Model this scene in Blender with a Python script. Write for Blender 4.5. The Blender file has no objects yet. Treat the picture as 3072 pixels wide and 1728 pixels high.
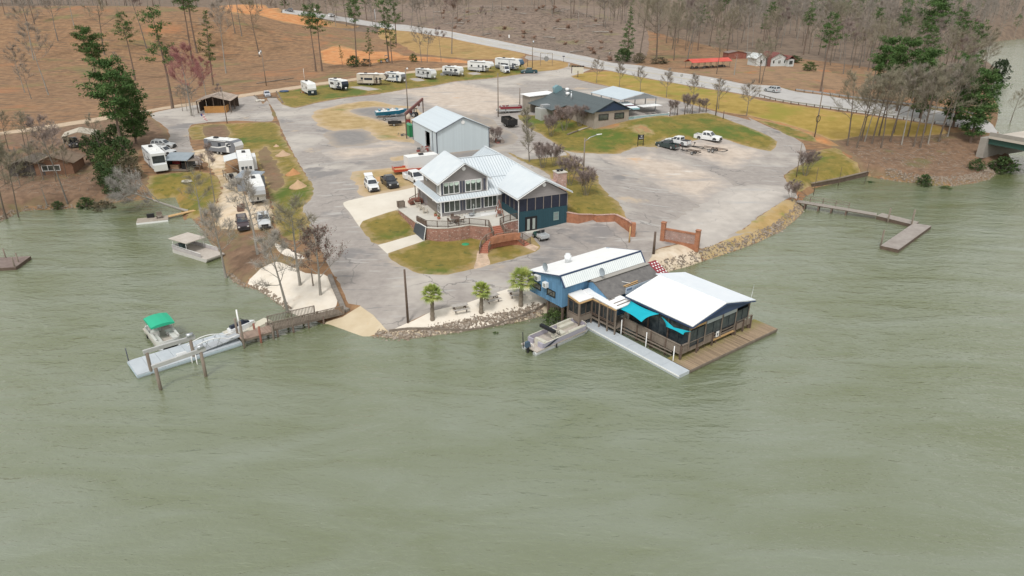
import bpy,math,random
import numpy as np
from mathutils import Vector,Matrix
from mathutils.geometry import delaunay_2d_cdt
R=math.radians
SC=bpy.context.scene
COL=SC.collection
# ------------------------------------------------------------------ camera
CAM_H,PITCH,FOC=36.0,24.0,2049.0/3072.0
cam_d = bpy.data.cameras.new('camera')
cam_d.sensor_width=36.0
cam_d.lens=FOC*36.0
cam_d.clip_start=1.0
cam_d.clip_end=4000.0
cam = bpy.data.objects.new('camera', cam_d)
cam.location=(0,0,CAM_H)
cam.rotation_euler=(R(90-PITCH),0,0)
COL.objects.link(cam)
SC.camera=cam
# ------------------------------------------------------------------ sky, sun, exposure
SUN_EL, SUN_AZ = 56.0,200.0          # azimuth clockwise from +Y (north)
w = bpy.data.worlds.new('World')
SC.world=w
w.use_nodes=True
nt=w.node_tree
nt.nodes.clear()
sk = nt.nodes.new('ShaderNodeTexSky')
sk.sky_type = 'NISHITA'
sk.sun_disc=False
sk.sun_elevation=R(SUN_EL)
sk.sun_rotation=R(SUN_AZ)
sk.air_density=3.5
sk.dust_density=1.2
hs = nt.nodes.new('ShaderNodeHueSaturation')
hs.inputs['Saturation'].default_value = 0.12
bg = nt.nodes.new('ShaderNodeBackground')
bg.inputs['Strength'].default_value = 0.12
wo = nt.nodes.new('ShaderNodeOutputWorld')
nt.links.new(sk.outputs[0], hs.inputs['Color'])
nt.links.new(hs.outputs[0], bg.inputs['Color'])
nt.links.new(bg.outputs[0], wo.inputs['Surface'])
sd = bpy.data.lights.new('sun', 'SUN')
sd.energy=1.5
sd.angle=R(10)
sd.color=(1.0,0.97,0.93)
so = bpy.data.objects.new('sun', sd)
e,a=R(SUN_EL),R(SUN_AZ)
sv=Vector((math.sin(a)*math.cos(e),math.cos(a)*math.cos(e),math.sin(e)))
so.rotation_euler = sv.to_track_quat('Z', 'Y').to_euler()
so.location=sv*200
COL.objects.link(so)
vs=SC.view_settings
vs.view_transform = 'Standard'
vs.look = 'None'
vs.gamma=1.0
vs.exposure=0.36
vs.use_curve_mapping=False
SC.cycles.max_bounces=5
SC.cycles.diffuse_bounces=2
SC.cycles.glossy_bounces=2
SC.cycles.transmission_bounces=2
SC.cycles.transparent_max_bounces=4
SC.cycles.caustics_reflective=False
SC.cycles.caustics_refractive=False
# ------------------------------------------------------------------ survey: photo readings -> places in the world
FR = {'0': (0,0,.83854), 'A1': (0,0,4.14), 'A2': (560,0,4.14), 'A3': (1140,0,4.14), 'A4': (1700,0,4.14),
      'A5': (2280,0,3.249), 'B1': (0,320,3.813), 'B2': (560,330,3.716), 'B3': (1000,280,4.262),
      'B4': (1500,240,3.963), 'B5': (1900,300,3.623), 'C1': (1020,430,3.389), 'C2': (1560,680,3.0825),
      'C3': (360,640,2.683), 'C4': (900,720,3.389), 'C5': (2200,480,2.954), 'D1': (0,660,8.52),
      'D2': (390,910,5.366), 'D3': (1890,680,9.662), 'D4': (2000,140,6.133), 'D5': (540,240,11.14),
      'D6': (640,410,4.675), 'D7': (1180,270,11.14), 'D8': (1600,260,6.133), 'D9': (480,670,11.145)}
CT,ST=math.cos(R(PITCH)),math.sin(R(PITCH))
def ray(fr,x,y):
 q=FR[fr]
 u=(q[0]+x/q[2]-1536)/2049.0
 v=-(q[1]+y/q[2]-864)/2049.0
 return (u,CT+v*ST,-ST+v*CT)
def G(fr,x,y,z):
 r=ray(fr,x,y)
 t=(z-CAM_H)/r[2]
 return Vector((r[0]*t,r[1]*t,z))
def hgt(fr,x,y,p):
 "height of a reading above the vertical through ground point p"
 r=ray(fr,x,y)
 return CAM_H+r[2]*p[1]/r[1]
# ------------------------------------------------------------------ mesh helpers
class MB:
 def __init__(s):
  s.v,s.f,s.sm=[],[],[]
  s.rib=None
 def add(s,vs,fs,smooth=False):
  n=len(s.v)
  s.v+=[tuple(p) for p in vs]
  for f in fs:
   s.f.append(tuple(i+n for i in f))
   s.sm.append(smooth)
  return s
 def box(s,x0,y0,z0,x1,y1,z1):
  v=[(x0,y0,z0),(x1,y0,z0),(x1,y1,z0),(x0,y1,z0),(x0,y0,z1),(x1,y0,z1),(x1,y1,z1),(x0,y1,z1)]
  return s.add(v,[(0,3,2,1),(4,5,6,7),(0,1,5,4),(1,2,6,5),(2,3,7,6),(3,0,4,7)])
 def bar(s,p,q,w,h=None,up=(0,0,1)):
  "square bar from p to q"
  p,q=Vector(p),Vector(q)
  h=h or w
  d=(q-p)
  if d.length<1e-6:
   return s
  d.normalize()
  u=Vector(up)
  if abs(d.dot(u))>.98:
   u=Vector((1,0,0))
  a=d.cross(u).normalized()*(w/2)
  b=a.cross(d).normalized()*(h/2)
  v=[]
  for c in (p,q):
   v+=[c-a-b,c+a-b,c+a+b,c-a+b]
  return s.add(v,[(0,1,2,3),(7,6,5,4),(0,4,5,1),(1,5,6,2),(2,6,7,3),(3,7,4,0)])
 def tube(s,pts,rad,n=6,cap=True,smooth=True):
  pts=[Vector(p) for p in pts]
  if not isinstance(rad,(list,tuple)):
   rad=[rad]*len(pts)
  k=len(s.v)
  m=len(pts)
  a=None
  for i,p in enumerate(pts):
   d=(pts[min(i+1,m-1)]-pts[max(i-1,0)])
   d=d.normalized() if d.length>1e-9 else Vector((0,0,1))
   if a is None:
    a=d.cross(Vector((0,0,1)))
    if a.length<.05:
     a=Vector((1,0,0))
   a=(a-d*a.dot(d))
   a=a.normalized() if a.length>1e-6 else d.orthogonal().normalized()
   b=d.cross(a)
   for j in range(n):
    t=2*math.pi*j/n
    s.v.append(tuple(p+(a*math.cos(t)+b*math.sin(t))*rad[i]))
  for i in range(m-1):
   for j in range(n):
    j2=(j+1) % n
    s.f.append((k+i*n+j,k+i*n+j2,k+(i+1)*n+j2,k+(i+1)*n+j))
    s.sm.append(smooth)
  if cap:
   s.f.append(tuple(k+j for j in reversed(range(n))))
   s.f.append(tuple(k+(m-1)*n+j for j in range(n)))
   s.sm+=[False,False]
  return s
 def spike(s,p,q,r):
  "three-sided twig tapering to a point"
  p,q=Vector(p),Vector(q)
  d=(q-p)
  a=d.orthogonal().normalized()
  b=d.cross(a).normalized()
  v=[p+(a*math.cos(t)+b*math.sin(t))*r for t in (0,2.094,4.189)]+[q]
  return s.add(v,[(0,1,3),(1,2,3),(2,0,3)])
 def slab(s,poly,t):
  "flat polygon (list of 3D points, counter-clockwise seen from outside) thickened inwards by t"
  P=[Vector(p) for p in poly]
  n=Vector((0,0,0))
  for i in range(len(P)):
   a,b=P[i],P[(i+1) % len(P)]
   n+=a.cross(b)
  n=n.normalized()*t
  m=len(P)
  v=P+[p-n for p in P]
  fs=[tuple(range(m)),tuple(range(2*m-1,m-1,-1))]
  for i in range(m):
   j=(i+1) % m
   fs.append((i,i+m,j+m,j))
  return s.add(v,fs)
 def prism(s,poly,z0,z1):
  "2D polygon in XY (ccw) extruded in Z"
  return s.slab([(p[0],p[1],z1) for p in poly],z1-z0)
 def prof(s,poly,y0,y1):
  "2D profile in XZ extruded along Y"
  m=len(poly)
  v=[(p[0],y0,p[1]) for p in poly]+[(p[0],y1,p[1]) for p in poly]
  fs=[tuple(range(m)),tuple(range(2*m-1,m-1,-1))]
  for i in range(m):
   j=(i+1) % m
   fs.append((i,i+m,j+m,j))
  return s.add(v,fs)
 def loft(s,rings,cap=True,smooth=False,closed=True):
  k=len(s.v)
  n=len(rings[0])
  for r in rings:
   s.v+=[tuple(p) for p in r]
  for i in range(len(rings)-1):
   for j in range(n if closed else n-1):
    j2=(j+1) % n
    s.f.append((k+i*n+j,k+i*n+j2,k+(i+1)*n+j2,k+(i+1)*n+j))
    s.sm.append(smooth)
  if cap:
   s.f.append(tuple(k+j for j in reversed(range(n))))
   s.f.append(tuple(k+(len(rings)-1)*n+j for j in range(n)))
   s.sm+=[False,False]
  return s
 def cyl(s,p,q,r,n=12,r2=None,smooth=True):
  return s.tube([p,q],[r,r if r2 is None else r2],n,True,smooth)
 def lathe(s,prof,c=(0,0,0),n=14,smooth=True):
  "profile (r, z) turned round Z at c"
  rings=[[(c[0]+r*math.cos(2*math.pi*j/n),c[1]+r*math.sin(2*math.pi*j/n),c[2]+z) for j in range(n)] for r,z in prof]
  return s.loft(rings,True,smooth)
 def blob(s,c,r,rnd,n=7,m=5,jit=.25):
  rings=[]
  for i in range(m):
   t=math.pi*(i+.5)/m
   rings.append([(c[0]+r[0]*math.sin(t)*math.cos(2*math.pi*j/n)*(1+rnd.uniform(-jit,jit)),
                           c[1]+r[1]*math.sin(t)*math.sin(2*math.pi*j/n)*(1+rnd.uniform(-jit,jit)),
                           c[2]-r[2]*math.cos(t)*(1+rnd.uniform(-jit,jit))) for j in range(n)])
  return s.loft(rings,True,False)
 def mesh(s,name,m):
  me=bpy.data.meshes.new(name)
  me.from_pydata(s.v,[],s.f)
  if m:
   for x in (m if isinstance(m,(list,tuple)) else [m]):
    me.materials.append(x)
  me.polygons.foreach_set('use_smooth', s.sm)
  boxuv(me)
  me.update()
  return me
 def build(s,name,m,parent=None,**kw):
  o=bpy.data.objects.new(name,s.mesh(name,m))
  COL.objects.link(o)
  if parent is not None:
   o.parent=parent
  tag(o,**kw)
  if s.rib:
   s.rib.build('roof_seam', RIBM[0], o, kind='stuff')
  return o
RIBM=[]
def boxuv(me):
 nl=len(me.loops)
 if nl==0:
  return
 co = np.empty(len(me.vertices) * 3, 'f')
 me.vertices.foreach_get('co', co)
 co=co.reshape(-1,3)
 vi = np.empty(nl, 'i')
 me.loops.foreach_get('vertex_index', vi)
 nf=len(me.polygons)
 nm = np.empty(nf * 3, 'f')
 me.polygons.foreach_get('normal', nm)
 nm=nm.reshape(-1,3)
 tot = np.empty(nf, 'i')
 me.polygons.foreach_get('loop_total', tot)
 ln=np.repeat(nm,tot,axis=0)
 p=co[vi]
 flat=np.abs(ln[:,2])>.8
 tx,ty=-ln[:,1],ln[:,0]
 L=np.maximum(np.hypot(tx,ty),1e-6)
 u=np.where(flat,p[:,0],(p[:,0]*tx+p[:,1]*ty)/L)
 sl=np.maximum(np.hypot(ln[:,0],ln[:,1]),.3)
 v=np.where(flat,p[:,1],p[:,2]/sl)
 lay = me.uv_layers.new(name='box')
 lay.data.foreach_set('uv', np.stack([u, v],1).astype('f').ravel())
def tag(o,label=None,cat=None,group=None,kind=None):
 if label:
  o['label'] = label
 if cat:
  o['category'] = cat
 if group:
  o['group'] = group
 if kind:
  o['kind'] = kind
 return o
def thing(name,label,cat,loc=(0,0,0),rz=0.0,group=None):
 o=bpy.data.objects.new(name,None)
 o.empty_display_size=.3
 o.location=loc
 o.rotation_euler=(0,0,R(rz))
 COL.objects.link(o)
 return tag(o,label,cat,group)
def each(boxes,name,m,par):
 "one part per box"
 for b_ in boxes:
  MB().box(*b_).build(name,m,par)
def dup(o,loc=None,rz=None,label=None,group=None,parent=None,scale=None):
 c=o.copy()
 COL.objects.link(c)
 if parent is not None:
  c.parent=parent
 if loc is not None:
  c.location=loc
 if rz is not None:
  c.rotation_euler=(0,0,R(rz))
 if scale is not None:
  c.scale = scale if hasattr(scale, '__len__') else (scale,) * 3
 if label:
  c['label'] = label
 if group:
  c['group'] = group
 for ch in list(o.children):
  dup(ch,parent=c)
 return c
# ------------------------------------------------------------------ materials
def mat(name, cols, scale=1.0, detail=4.0, rough=.85, bump=0.0, bscale=None, metal=0.0, coord='Object', spec=.5,
  stretch=(1,1,1),big=None,rot=0.0):
 "cols: one colour, or a list of colours spread over a noise ramp; big=(colour, scale, lo, hi): large patches"
 m=bpy.data.materials.new(name)
 m.use_nodes=True
 t=m.node_tree
 b = t.nodes['Principled BSDF']
 b.inputs['Roughness'].default_value = rough
 b.inputs['Metallic'].default_value = metal
 b.inputs['Specular IOR Level'].default_value = spec
 if not isinstance(cols,list):
  cols=[cols]
 N=t.nodes.new
 L=t.links.new
 tc = N('ShaderNodeTexCoord')
 mp = N('ShaderNodeMapping')
 mp.inputs['Scale'].default_value = stretch
 mp.inputs['Rotation'].default_value = (0,0, R(rot))
 L(tc.outputs[coord], mp.inputs['Vector'])
 if len(cols)==1 and not big:
  b.inputs['Base Color'].default_value = (*cols[0],1)
  out=None
 else:
  nz = N('ShaderNodeTexNoise')
  nz.inputs['Scale'].default_value = scale
  nz.inputs['Detail'].default_value = detail
  nz.inputs['Roughness'].default_value = .65
  L(mp.outputs[0], nz.inputs['Vector'])
  rp = N('ShaderNodeValToRGB')
  el=rp.color_ramp.elements
  k=len(cols)
  lo,hi=.30,.70
  while len(el)<k:
   el.new(.5)
  for i,c in enumerate(cols):
   el[i].position=lo+(hi-lo)*(i/max(1,k-1))
   el[i].color=(*c,1)
  L(nz.outputs['Fac'], rp.inputs['Fac'])
  out = rp.outputs['Color']
  for g in (big if isinstance(big,list) else ([big] if big else [])):
   n2 = N('ShaderNodeTexNoise')
   n2.inputs['Scale'].default_value = g[1]
   n2.inputs['Detail'].default_value = 5.0
   n2.inputs['Roughness'].default_value = .6
   mp2 = N('ShaderNodeMapping')
   mp2.inputs['Location'].default_value = (g[0][0] * 97 + 13, g[0][1] * 71, g[1] * 31)
   if len(g)>4:
    mp2.inputs['Scale'].default_value = g[4]
    mp2.inputs['Rotation'].default_value = (0,0, R(g[5]) if len(g) > 5 else 0)
   L(tc.outputs[coord], mp2.inputs['Vector'])
   L(mp2.outputs[0], n2.inputs['Vector'])
   mr = N('ShaderNodeMapRange')
   mr.interpolation_type = 'SMOOTHSTEP'
   mr.inputs['From Min'].default_value = g[2]
   mr.inputs['From Max'].default_value = g[3]
   L(n2.outputs['Fac'], mr.inputs['Value'])
   mx = N('ShaderNodeMix')
   mx.data_type = 'RGBA'
   mx.inputs[7].default_value=(*g[0],1)
   L(mr.outputs['Result'], mx.inputs[0])
   L(out,mx.inputs[6])
   out=mx.outputs[2]
  L(out, b.inputs['Base Color'])
 if bump:
  n3 = N('ShaderNodeTexNoise')
  n3.inputs['Scale'].default_value = bscale or scale * 3
  n3.inputs['Detail'].default_value = 4.0
  L(mp.outputs[0], n3.inputs['Vector'])
  bp = N('ShaderNodeBump')
  bp.inputs['Strength'].default_value = bump
  bp.inputs['Distance'].default_value = .1
  L(n3.outputs['Fac'], bp.inputs['Height'])
  L(bp.outputs[0], b.inputs['Normal'])
 m['out'] = 0
 return m
def overlay_edge(m,col,lo=.1,hi=1.6,amp=2.6,sc=.9):
 "blend a second colour in along the edge of a ground region (attribute 'edge' = metres to the border)"
 t=m.node_tree
 b = t.nodes['Principled BSDF']
 N,L=t.nodes.new,t.links.new
 at = N('ShaderNodeAttribute')
 at.attribute_name = 'edge'
 tc = N('ShaderNodeTexCoord')
 nz = N('ShaderNodeTexNoise')
 nz.inputs['Scale'].default_value = sc
 nz.inputs['Detail'].default_value = 7
 L(tc.outputs['Object'], nz.inputs['Vector'])
 ml = N('ShaderNodeMath')
 ml.operation = 'MULTIPLY_ADD'
 ml.inputs[1].default_value=amp
 ml.inputs[2].default_value=-amp/2
 L(nz.outputs['Fac'], ml.inputs[0])
 ad = N('ShaderNodeMath')
 L(at.outputs['Fac'], ad.inputs[0])
 L(ml.outputs[0],ad.inputs[1])
 mr = N('ShaderNodeMapRange')
 mr.inputs['From Min'].default_value = lo
 mr.inputs['From Max'].default_value = hi
 mr.inputs['To Min'].default_value = 1.0
 mr.inputs['To Max'].default_value = 0.0
 L(ad.outputs[0], mr.inputs['Value'])
 mx = N('ShaderNodeMix')
 mx.data_type = 'RGBA'
 mx.inputs[7].default_value=(*col,1)
 L(mr.outputs['Result'], mx.inputs[0])
 src = b.inputs['Base Color']
 if src.is_linked:
  L(src.links[0].from_socket,mx.inputs[6])
 else:
  mx.inputs[6].default_value=src.default_value
 L(mx.outputs[2],src)
 return m
def brick_mat(name,c1,c2,mortar,bw=.22,bh=.075,light=None,rough=.9,squash=1.0,offset=.5,msize=.012,bump=.3):
 m=bpy.data.materials.new(name)
 m.use_nodes=True
 t=m.node_tree
 b = t.nodes['Principled BSDF']
 b.inputs['Roughness'].default_value = rough
 N,L=t.nodes.new,t.links.new
 uv = N('ShaderNodeUVMap')
 br = N('ShaderNodeTexBrick')
 br.inputs['Color1'].default_value = (*c1,1)
 br.inputs['Color2'].default_value = (*c2,1)
 br.inputs['Mortar'].default_value = (*mortar, 1)
 br.inputs['Scale'].default_value = 1.0
 br.inputs['Mortar Size'].default_value = msize
 br.inputs['Brick Width'].default_value = bw
 br.inputs['Row Height'].default_value = bh
 br.offset=offset
 L(uv.outputs[0], br.inputs['Vector'])
 out = br.outputs['Color']
 if light:
  nz = N('ShaderNodeTexNoise')
  nz.inputs['Scale'].default_value = 2.2
  nz.inputs['Detail'].default_value = 3
  mp = N('ShaderNodeMapping')
  mp.inputs['Scale'].default_value = (1,2.2,1)
  L(uv.outputs[0], mp.inputs['Vector'])
  L(mp.outputs[0], nz.inputs['Vector'])
  mr = N('ShaderNodeMapRange')
  mr.inputs['From Min'].default_value = .60
  mr.inputs['From Max'].default_value = .68
  L(nz.outputs['Fac'], mr.inputs['Value'])
  mx = N('ShaderNodeMix')
  mx.data_type = 'RGBA'
  mx.inputs[7].default_value=(*light,1)
  L(mr.outputs['Result'], mx.inputs[0])
  L(out,mx.inputs[6])
  out=mx.outputs[2]
 nz2 = N('ShaderNodeTexNoise')
 nz2.inputs['Scale'].default_value = 1.1
 nz2.inputs['Detail'].default_value = 5
 L(uv.outputs[0], nz2.inputs['Vector'])
 mr2 = N('ShaderNodeMapRange')
 mr2.inputs['From Min'].default_value = .3
 mr2.inputs['From Max'].default_value = .7
 mr2.inputs['To Min'].default_value = .72
 mr2.inputs['To Max'].default_value = 1.2
 L(nz2.outputs['Fac'], mr2.inputs['Value'])
 mu = N('ShaderNodeMix')
 mu.data_type = 'RGBA'
 mu.blend_type = 'MULTIPLY'
 mu.inputs[0].default_value=1
 L(out,mu.inputs[6])
 L(mr2.outputs['Result'], mu.inputs[7])
 L(mu.outputs[2], b.inputs['Base Color'])
 bp = N('ShaderNodeBump')
 bp.inputs['Strength'].default_value = bump
 bp.inputs['Distance'].default_value = .02
 bp.invert=True
 L(br.outputs['Fac'], bp.inputs['Height'])
 L(bp.outputs[0], b.inputs['Normal'])
 return m
def line_mat(name,col,col2,pitch,axis,width=.12,rough=.6,noise=.25,metal=0.0,bump=.5,nscale=.8):
 "boards or sheet ribs: joints every pitch metres along box-UV axis (0 = across, 1 = up)"
 m=bpy.data.materials.new(name)
 m.use_nodes=True
 t=m.node_tree
 b = t.nodes['Principled BSDF']
 b.inputs['Roughness'].default_value = rough
 b.inputs['Metallic'].default_value = metal
 N,L=t.nodes.new,t.links.new
 uv = N('ShaderNodeUVMap')
 sp = N('ShaderNodeSeparateXYZ')
 L(uv.outputs[0],sp.inputs[0])
 dv = N('ShaderNodeMath')
 dv.operation = 'DIVIDE'
 dv.inputs[1].default_value=pitch
 L(sp.outputs[axis],dv.inputs[0])
 fr = N('ShaderNodeMath')
 fr.operation = 'FRACT'
 L(dv.outputs[0],fr.inputs[0])
 fl = N('ShaderNodeMath')
 fl.operation = 'FLOOR'
 L(dv.outputs[0],fl.inputs[0])
 lt = N('ShaderNodeMath')
 lt.operation = 'LESS_THAN'
 lt.inputs[1].default_value=width
 L(fr.outputs[0],lt.inputs[0])
 wn = N('ShaderNodeTexWhiteNoise')
 wn.noise_dimensions = '1D'
 L(fl.outputs[0], wn.inputs['W'])
 nz = N('ShaderNodeTexNoise')
 nz.inputs['Scale'].default_value = nscale
 nz.inputs['Detail'].default_value = 6
 mp = N('ShaderNodeMapping')
 mp.inputs['Scale'].default_value = (1,4,1) if axis else (4,1,1)
 L(uv.outputs[0], mp.inputs['Vector'])
 L(mp.outputs[0], nz.inputs['Vector'])
 av = N('ShaderNodeMath')
 av.operation = 'MULTIPLY_ADD'
 av.inputs[1].default_value=.5
 L(wn.outputs['Value'], av.inputs[0])
 hf = N('ShaderNodeMath')
 hf.operation = 'MULTIPLY'
 hf.inputs[1].default_value=.5
 L(nz.outputs['Fac'], hf.inputs[0])
 L(hf.outputs[0],av.inputs[2])
 mr = N('ShaderNodeMapRange')
 mr.inputs['From Min'].default_value = .1
 mr.inputs['From Max'].default_value = .9
 mr.inputs['To Min'].default_value = 1 - noise
 mr.inputs['To Max'].default_value = 1 + noise
 L(av.outputs[0], mr.inputs['Value'])
 mx = N('ShaderNodeMix')
 mx.data_type = 'RGBA'
 mx.inputs[6].default_value=(*col,1)
 mx.inputs[7].default_value=(*col2,1)
 L(lt.outputs[0],mx.inputs[0])
 mu = N('ShaderNodeMix')
 mu.data_type = 'RGBA'
 mu.blend_type = 'MULTIPLY'
 mu.inputs[0].default_value=1
 L(mx.outputs[2],mu.inputs[6])
 L(mr.outputs['Result'], mu.inputs[7])
 L(mu.outputs[2], b.inputs['Base Color'])
 if bump:
  bp = N('ShaderNodeBump')
  bp.inputs['Strength'].default_value = bump
  bp.inputs['Distance'].default_value = .02
  bp.invert=True
  L(lt.outputs[0], bp.inputs['Height'])
  L(bp.outputs[0], b.inputs['Normal'])
 return m
# ------------------------------------------------------------------ terrain: heights from survey points
ctrl=[]
def cp(x, y, z, fr='0'):
 ctrl.append(G(fr,x,y,z))
for x,y,z in [(985,745,1.2),(930,790,.8),(1100,740,1.5),(1300,690,1.7),(860,600,2.6),(800,480,3.3),(720,350,4.2),
    (690,260,4.8),(1390,600,1.9),(1090,665,1.9),(1180,650,1.9),(940,570,2.7),(890,500,3.6),(1000,500,4.0),
    (950,440,4.0),(1200,480,4.0),(1480,455,3.9),(1420,400,3.9),(1530,500,3.4),(1640,480,2.3),(1640,560,1.9),
    (1730,590,1.7),(1900,470,2.0),(1750,410,2.6),(1600,380,3.1),(1450,370,3.5),(1290,340,4.2),(1130,385,4.0),
    (1000,330,4.3),(1230,200,5.6),(1000,240,4.8),(1500,190,6.2),(1640,315,6.0),(1480,310,5.4),(1780,290,6.0),
    (1840,285,6.0),(1600,350,4.2),(1750,345,4.3),(1930,340,4.3),(1920,380,2.8),(1580,385,3.0),(1990,380,2.7),
    (2000,330,4.0),(1880,280,6.0),(1450,150,7.5),(1700,190,7.2),(1900,225,7.0),(2200,275,6.8),(2420,305,6.6),
    (2100,300,5.4),(2200,340,4.0),(2150,400,2.4),(2050,440,1.5),(2300,390,2.4),(2400,420,1.6),(2480,420,1.0),
    (800,235,5.0),(1050,195,5.8),(1280,175,6.8),(400,275,4.6),(560,243,4.8),(750,218,5.2),(50,480,2.0),
    (100,340,3.8),(250,310,4.0),(480,390,3.4),(460,470,1.6),(600,450,1.9),(640,620,1.2),(690,680,1.2),
    (560,340,3.6),(730,450,3.2),(300,120,10.5),(100,120,11),(550,110,10.5),(800,120,9),(1000,140,7.8),(300,80,16),(100,80,16),(560,75,16),(780,75,14),(300,24,24),(80,24,24),(560,20,24),
    (300,45,21),(80,45,21),(560,40,21),(740,40,18),(850,60,14.5),(900,60,14),(1030,85,11.5),
    (1200,110,9.3),(1300,60,15.5),(1600,110,9.5),(1500,40,17.5),(1150,40,17.5),(1400,24,21),(1900,150,7.5),(1760,160,7.6),
    (2050,190,7.2),(2200,180,6.5),(2350,200,5.0),(1900,60,10.0),(2200,80,8.0),(2430,250,5.5)]:
 cp(x,y,z)
for fr, x, y, z in [('C1', 1100,1020,1.85),('C1', 900,1000,1.95),('C1', 1400,970,1.85),('C1', 1560,1110,1.75),('C1', 1850,1030,1.8),('C1', 1850,930,1.85),('C1', 2100,890,1.85),
     ('C1', 2290,850,1.85),('C1', 2480,850,1.85),('C1', 700,900,2.5),('C1', 600,690,3.5),('C1', 2400,600,3.9),('C1', 2560,640,3.5),('C1', 2290,560,4.0),('C1', 2000,1000,1.75)]:
 cp(x,y,z,fr)
for q in ((2297,832),(2420,838),(2570,818)):
 g = G('C1', *q, 1.9)
 ctrl+=[Vector((g.x-.9,g.y+2.8,3.8)),Vector((g.x+.5,g.y-1.6,1.85))]
for q in ((1500,566),(1546,568),(1580,584)):
 g = G('0', *q, 1.9)
 ctrl+=[Vector((g.x-.3,g.y+3.2,3.4)),Vector((g.x+.3,g.y-1.6,1.85))]
for x,y,z in [(-170,95,3),(-120,90,2),(-250,200,9),(-300,300,16),(-120,440,24),(0,450,21),(120,440,16),(230,480,9),
    (300,620,14),(100,620,25),(-120,620,26),(-350,500,25),(-450,700,30),(450,700,22),(500,560,10),
    (60,40,1),(-60,40,1),(150,90,1),(330,300,2),(0,800,32),(250,800,30),(500,850,30),(260,180,6),(330,180,6)]:
 ctrl.append(Vector((x,y,z)))
CP=np.array([tuple(c) for c in ctrl])
def _k(r2):
 return .5*r2*np.log(r2+1e-9)
_n=len(CP)
_S=100.0
_X=CP[:,:2]/_S
_A=np.zeros((_n+3,_n+3))
_d=((_X[:,None]-_X[None]) ** 2).sum(-1)
_A[:_n,:_n]=_k(_d)+np.eye(_n)*.0004
_A[:_n,_n]=1
_A[:_n,_n+1:]=_X
_A[_n,:_n]=1
_A[_n+1:,:_n]=_X.T
_W=np.linalg.solve(_A,np.r_[CP[:,2],0,0,0])
GX0,GY0,GD,GNX,GNY=-520.0,26.0,3.0,351,290
_gx,_gy=np.meshgrid(GX0+GD*np.arange(GNX),GY0+GD*np.arange(GNY))
_q=np.stack([_gx.ravel(),_gy.ravel()],1)/_S
_z=np.empty(len(_q))
for i in range(0,len(_q),20000):
 q=_q[i:i+20000]
 r2=((q[:,None]-_X[None]) ** 2).sum(-1)
 _z[i:i+20000]=_k(r2) @ _W[:_n]+_W[_n]+q @ _W[_n+1:]
GZ=np.clip(_z,.9,36).reshape(GNY,GNX)
def land(x,y):
 "bare ground height before the bank is cut (arrays)"
 fx=np.clip((np.asarray(x,float)-GX0)/GD,0,GNX-1.001)
 fy=np.clip((np.asarray(y,float)-GY0)/GD,0,GNY-1.001)
 i,j=fx.astype(int),fy.astype(int)
 u,v=fx-i,fy-j
 return (GZ[j,i]*(1-u)*(1-v)+GZ[j,i+1]*u*(1-v)+GZ[j+1,i]*(1-u)*v+GZ[j+1,i+1]*u*v)
_T=np.concatenate([np.arange(45,200,.5),np.arange(200,900,1.5)])
def P(fr,x,y,lift=0.0):
 "point of the bare ground seen at a reading"
 r=ray(fr,x,y)
 z=CAM_H+r[2]*_T-lift
 d=z-land(r[0]*_T,r[1]*_T)
 k=np.argmax(d<0)
 if d[k]>=0:
  k=len(_T)-1
 k=max(1,k)
 a,b=_T[k-1],_T[k]
 da,db=d[k-1],d[k]
 t=a+(b-a)*(da/(da-db) if da!=db else 0)
 return Vector((r[0]*t,r[1]*t,CAM_H+r[2]*t))
def W0(fr,x,y):
 p=G(fr,x,y,0.0)
 return (p.x,p.y)
# shoreline, water on the right-hand side when walking from the west edge
shore=[(-420,96),(-110,100)]
shore += [W0('B1', *q) for q in [(0,1320),(130,1260),(240,1200),(400,1185),(700,1175),(900,1160),(1100,1130),(1280,1110),(1400,1085),
                                 (1600,1075),(1800,1060),(1990,1040),(2030,1130),(2060,1230),(2090,1330)]]
shore += [W0('C3', *q) for q in [(560,40),(640,130),(700,230),(780,330),(815,400),(830,490),(950,590),(1100,620),(1250,720),(1340,800),(1450,850),
                                 (1560,880),(1600,905)]]
shore += [W0('C4', *q) for q in [(235,865),(300,890),(480,960),(640,1012),(730,1000),(900,1015),(1060,1022),(1300,990),(1600,945),(1900,893),(2200,845),(2400,795),(2500,765)]]
shore += [W0('C2', *q) for q in [(440,790),(620,700),(850,590),(1080,500),(1300,440),(1420,408),(1560,372),(1700,322),(1950,242),(2200,152),(2466,22)]]
shore += [W0('C5', *q) for q in [(330,690),(450,620),(550,540),(620,470),(635,420),(600,385),(640,330),(720,285),(730,268),(700,255),(950,200),(1190,142),(1300,168),(1500,197),(1620,207),(1750,227),(1950,232),(2150,207),(2280,172),(2340,122),(2400,85),(2500,40)]]
shore += [W0('A5', 2290,1440), W0('A5', 2275,1380), W0('A5', 2290,1250), W0('A5', 2320,1150)]
shore += [W0('A5', *q) for q in [(2330,1060),(2290,960),(2240,870),(2290,800),(2370,765),(2340,700),(2230,660),(2130,640),(2050,540),(1970,440),(2130,425),(2250,410),(2573,375)]]
shore+=[(420,560),(560,590),(700,600),(700,1000),(-700,1000),(-700,96)]
SH=np.array(shore)
def inside(poly,x,y):
 x,y=np.asarray(x,float),np.asarray(y,float)
 r=np.zeros(x.shape,bool)
 n=len(poly)
 for i in range(n):
  x0,y0=poly[i]
  x1,y1=poly[(i+1) % n]
  if y0==y1:
   continue
  c=((y0>y)!=(y1>y)) & (x<(x1-x0)*(y-y0)/(y1-y0)+x0)
  r ^= c
 return r
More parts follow.
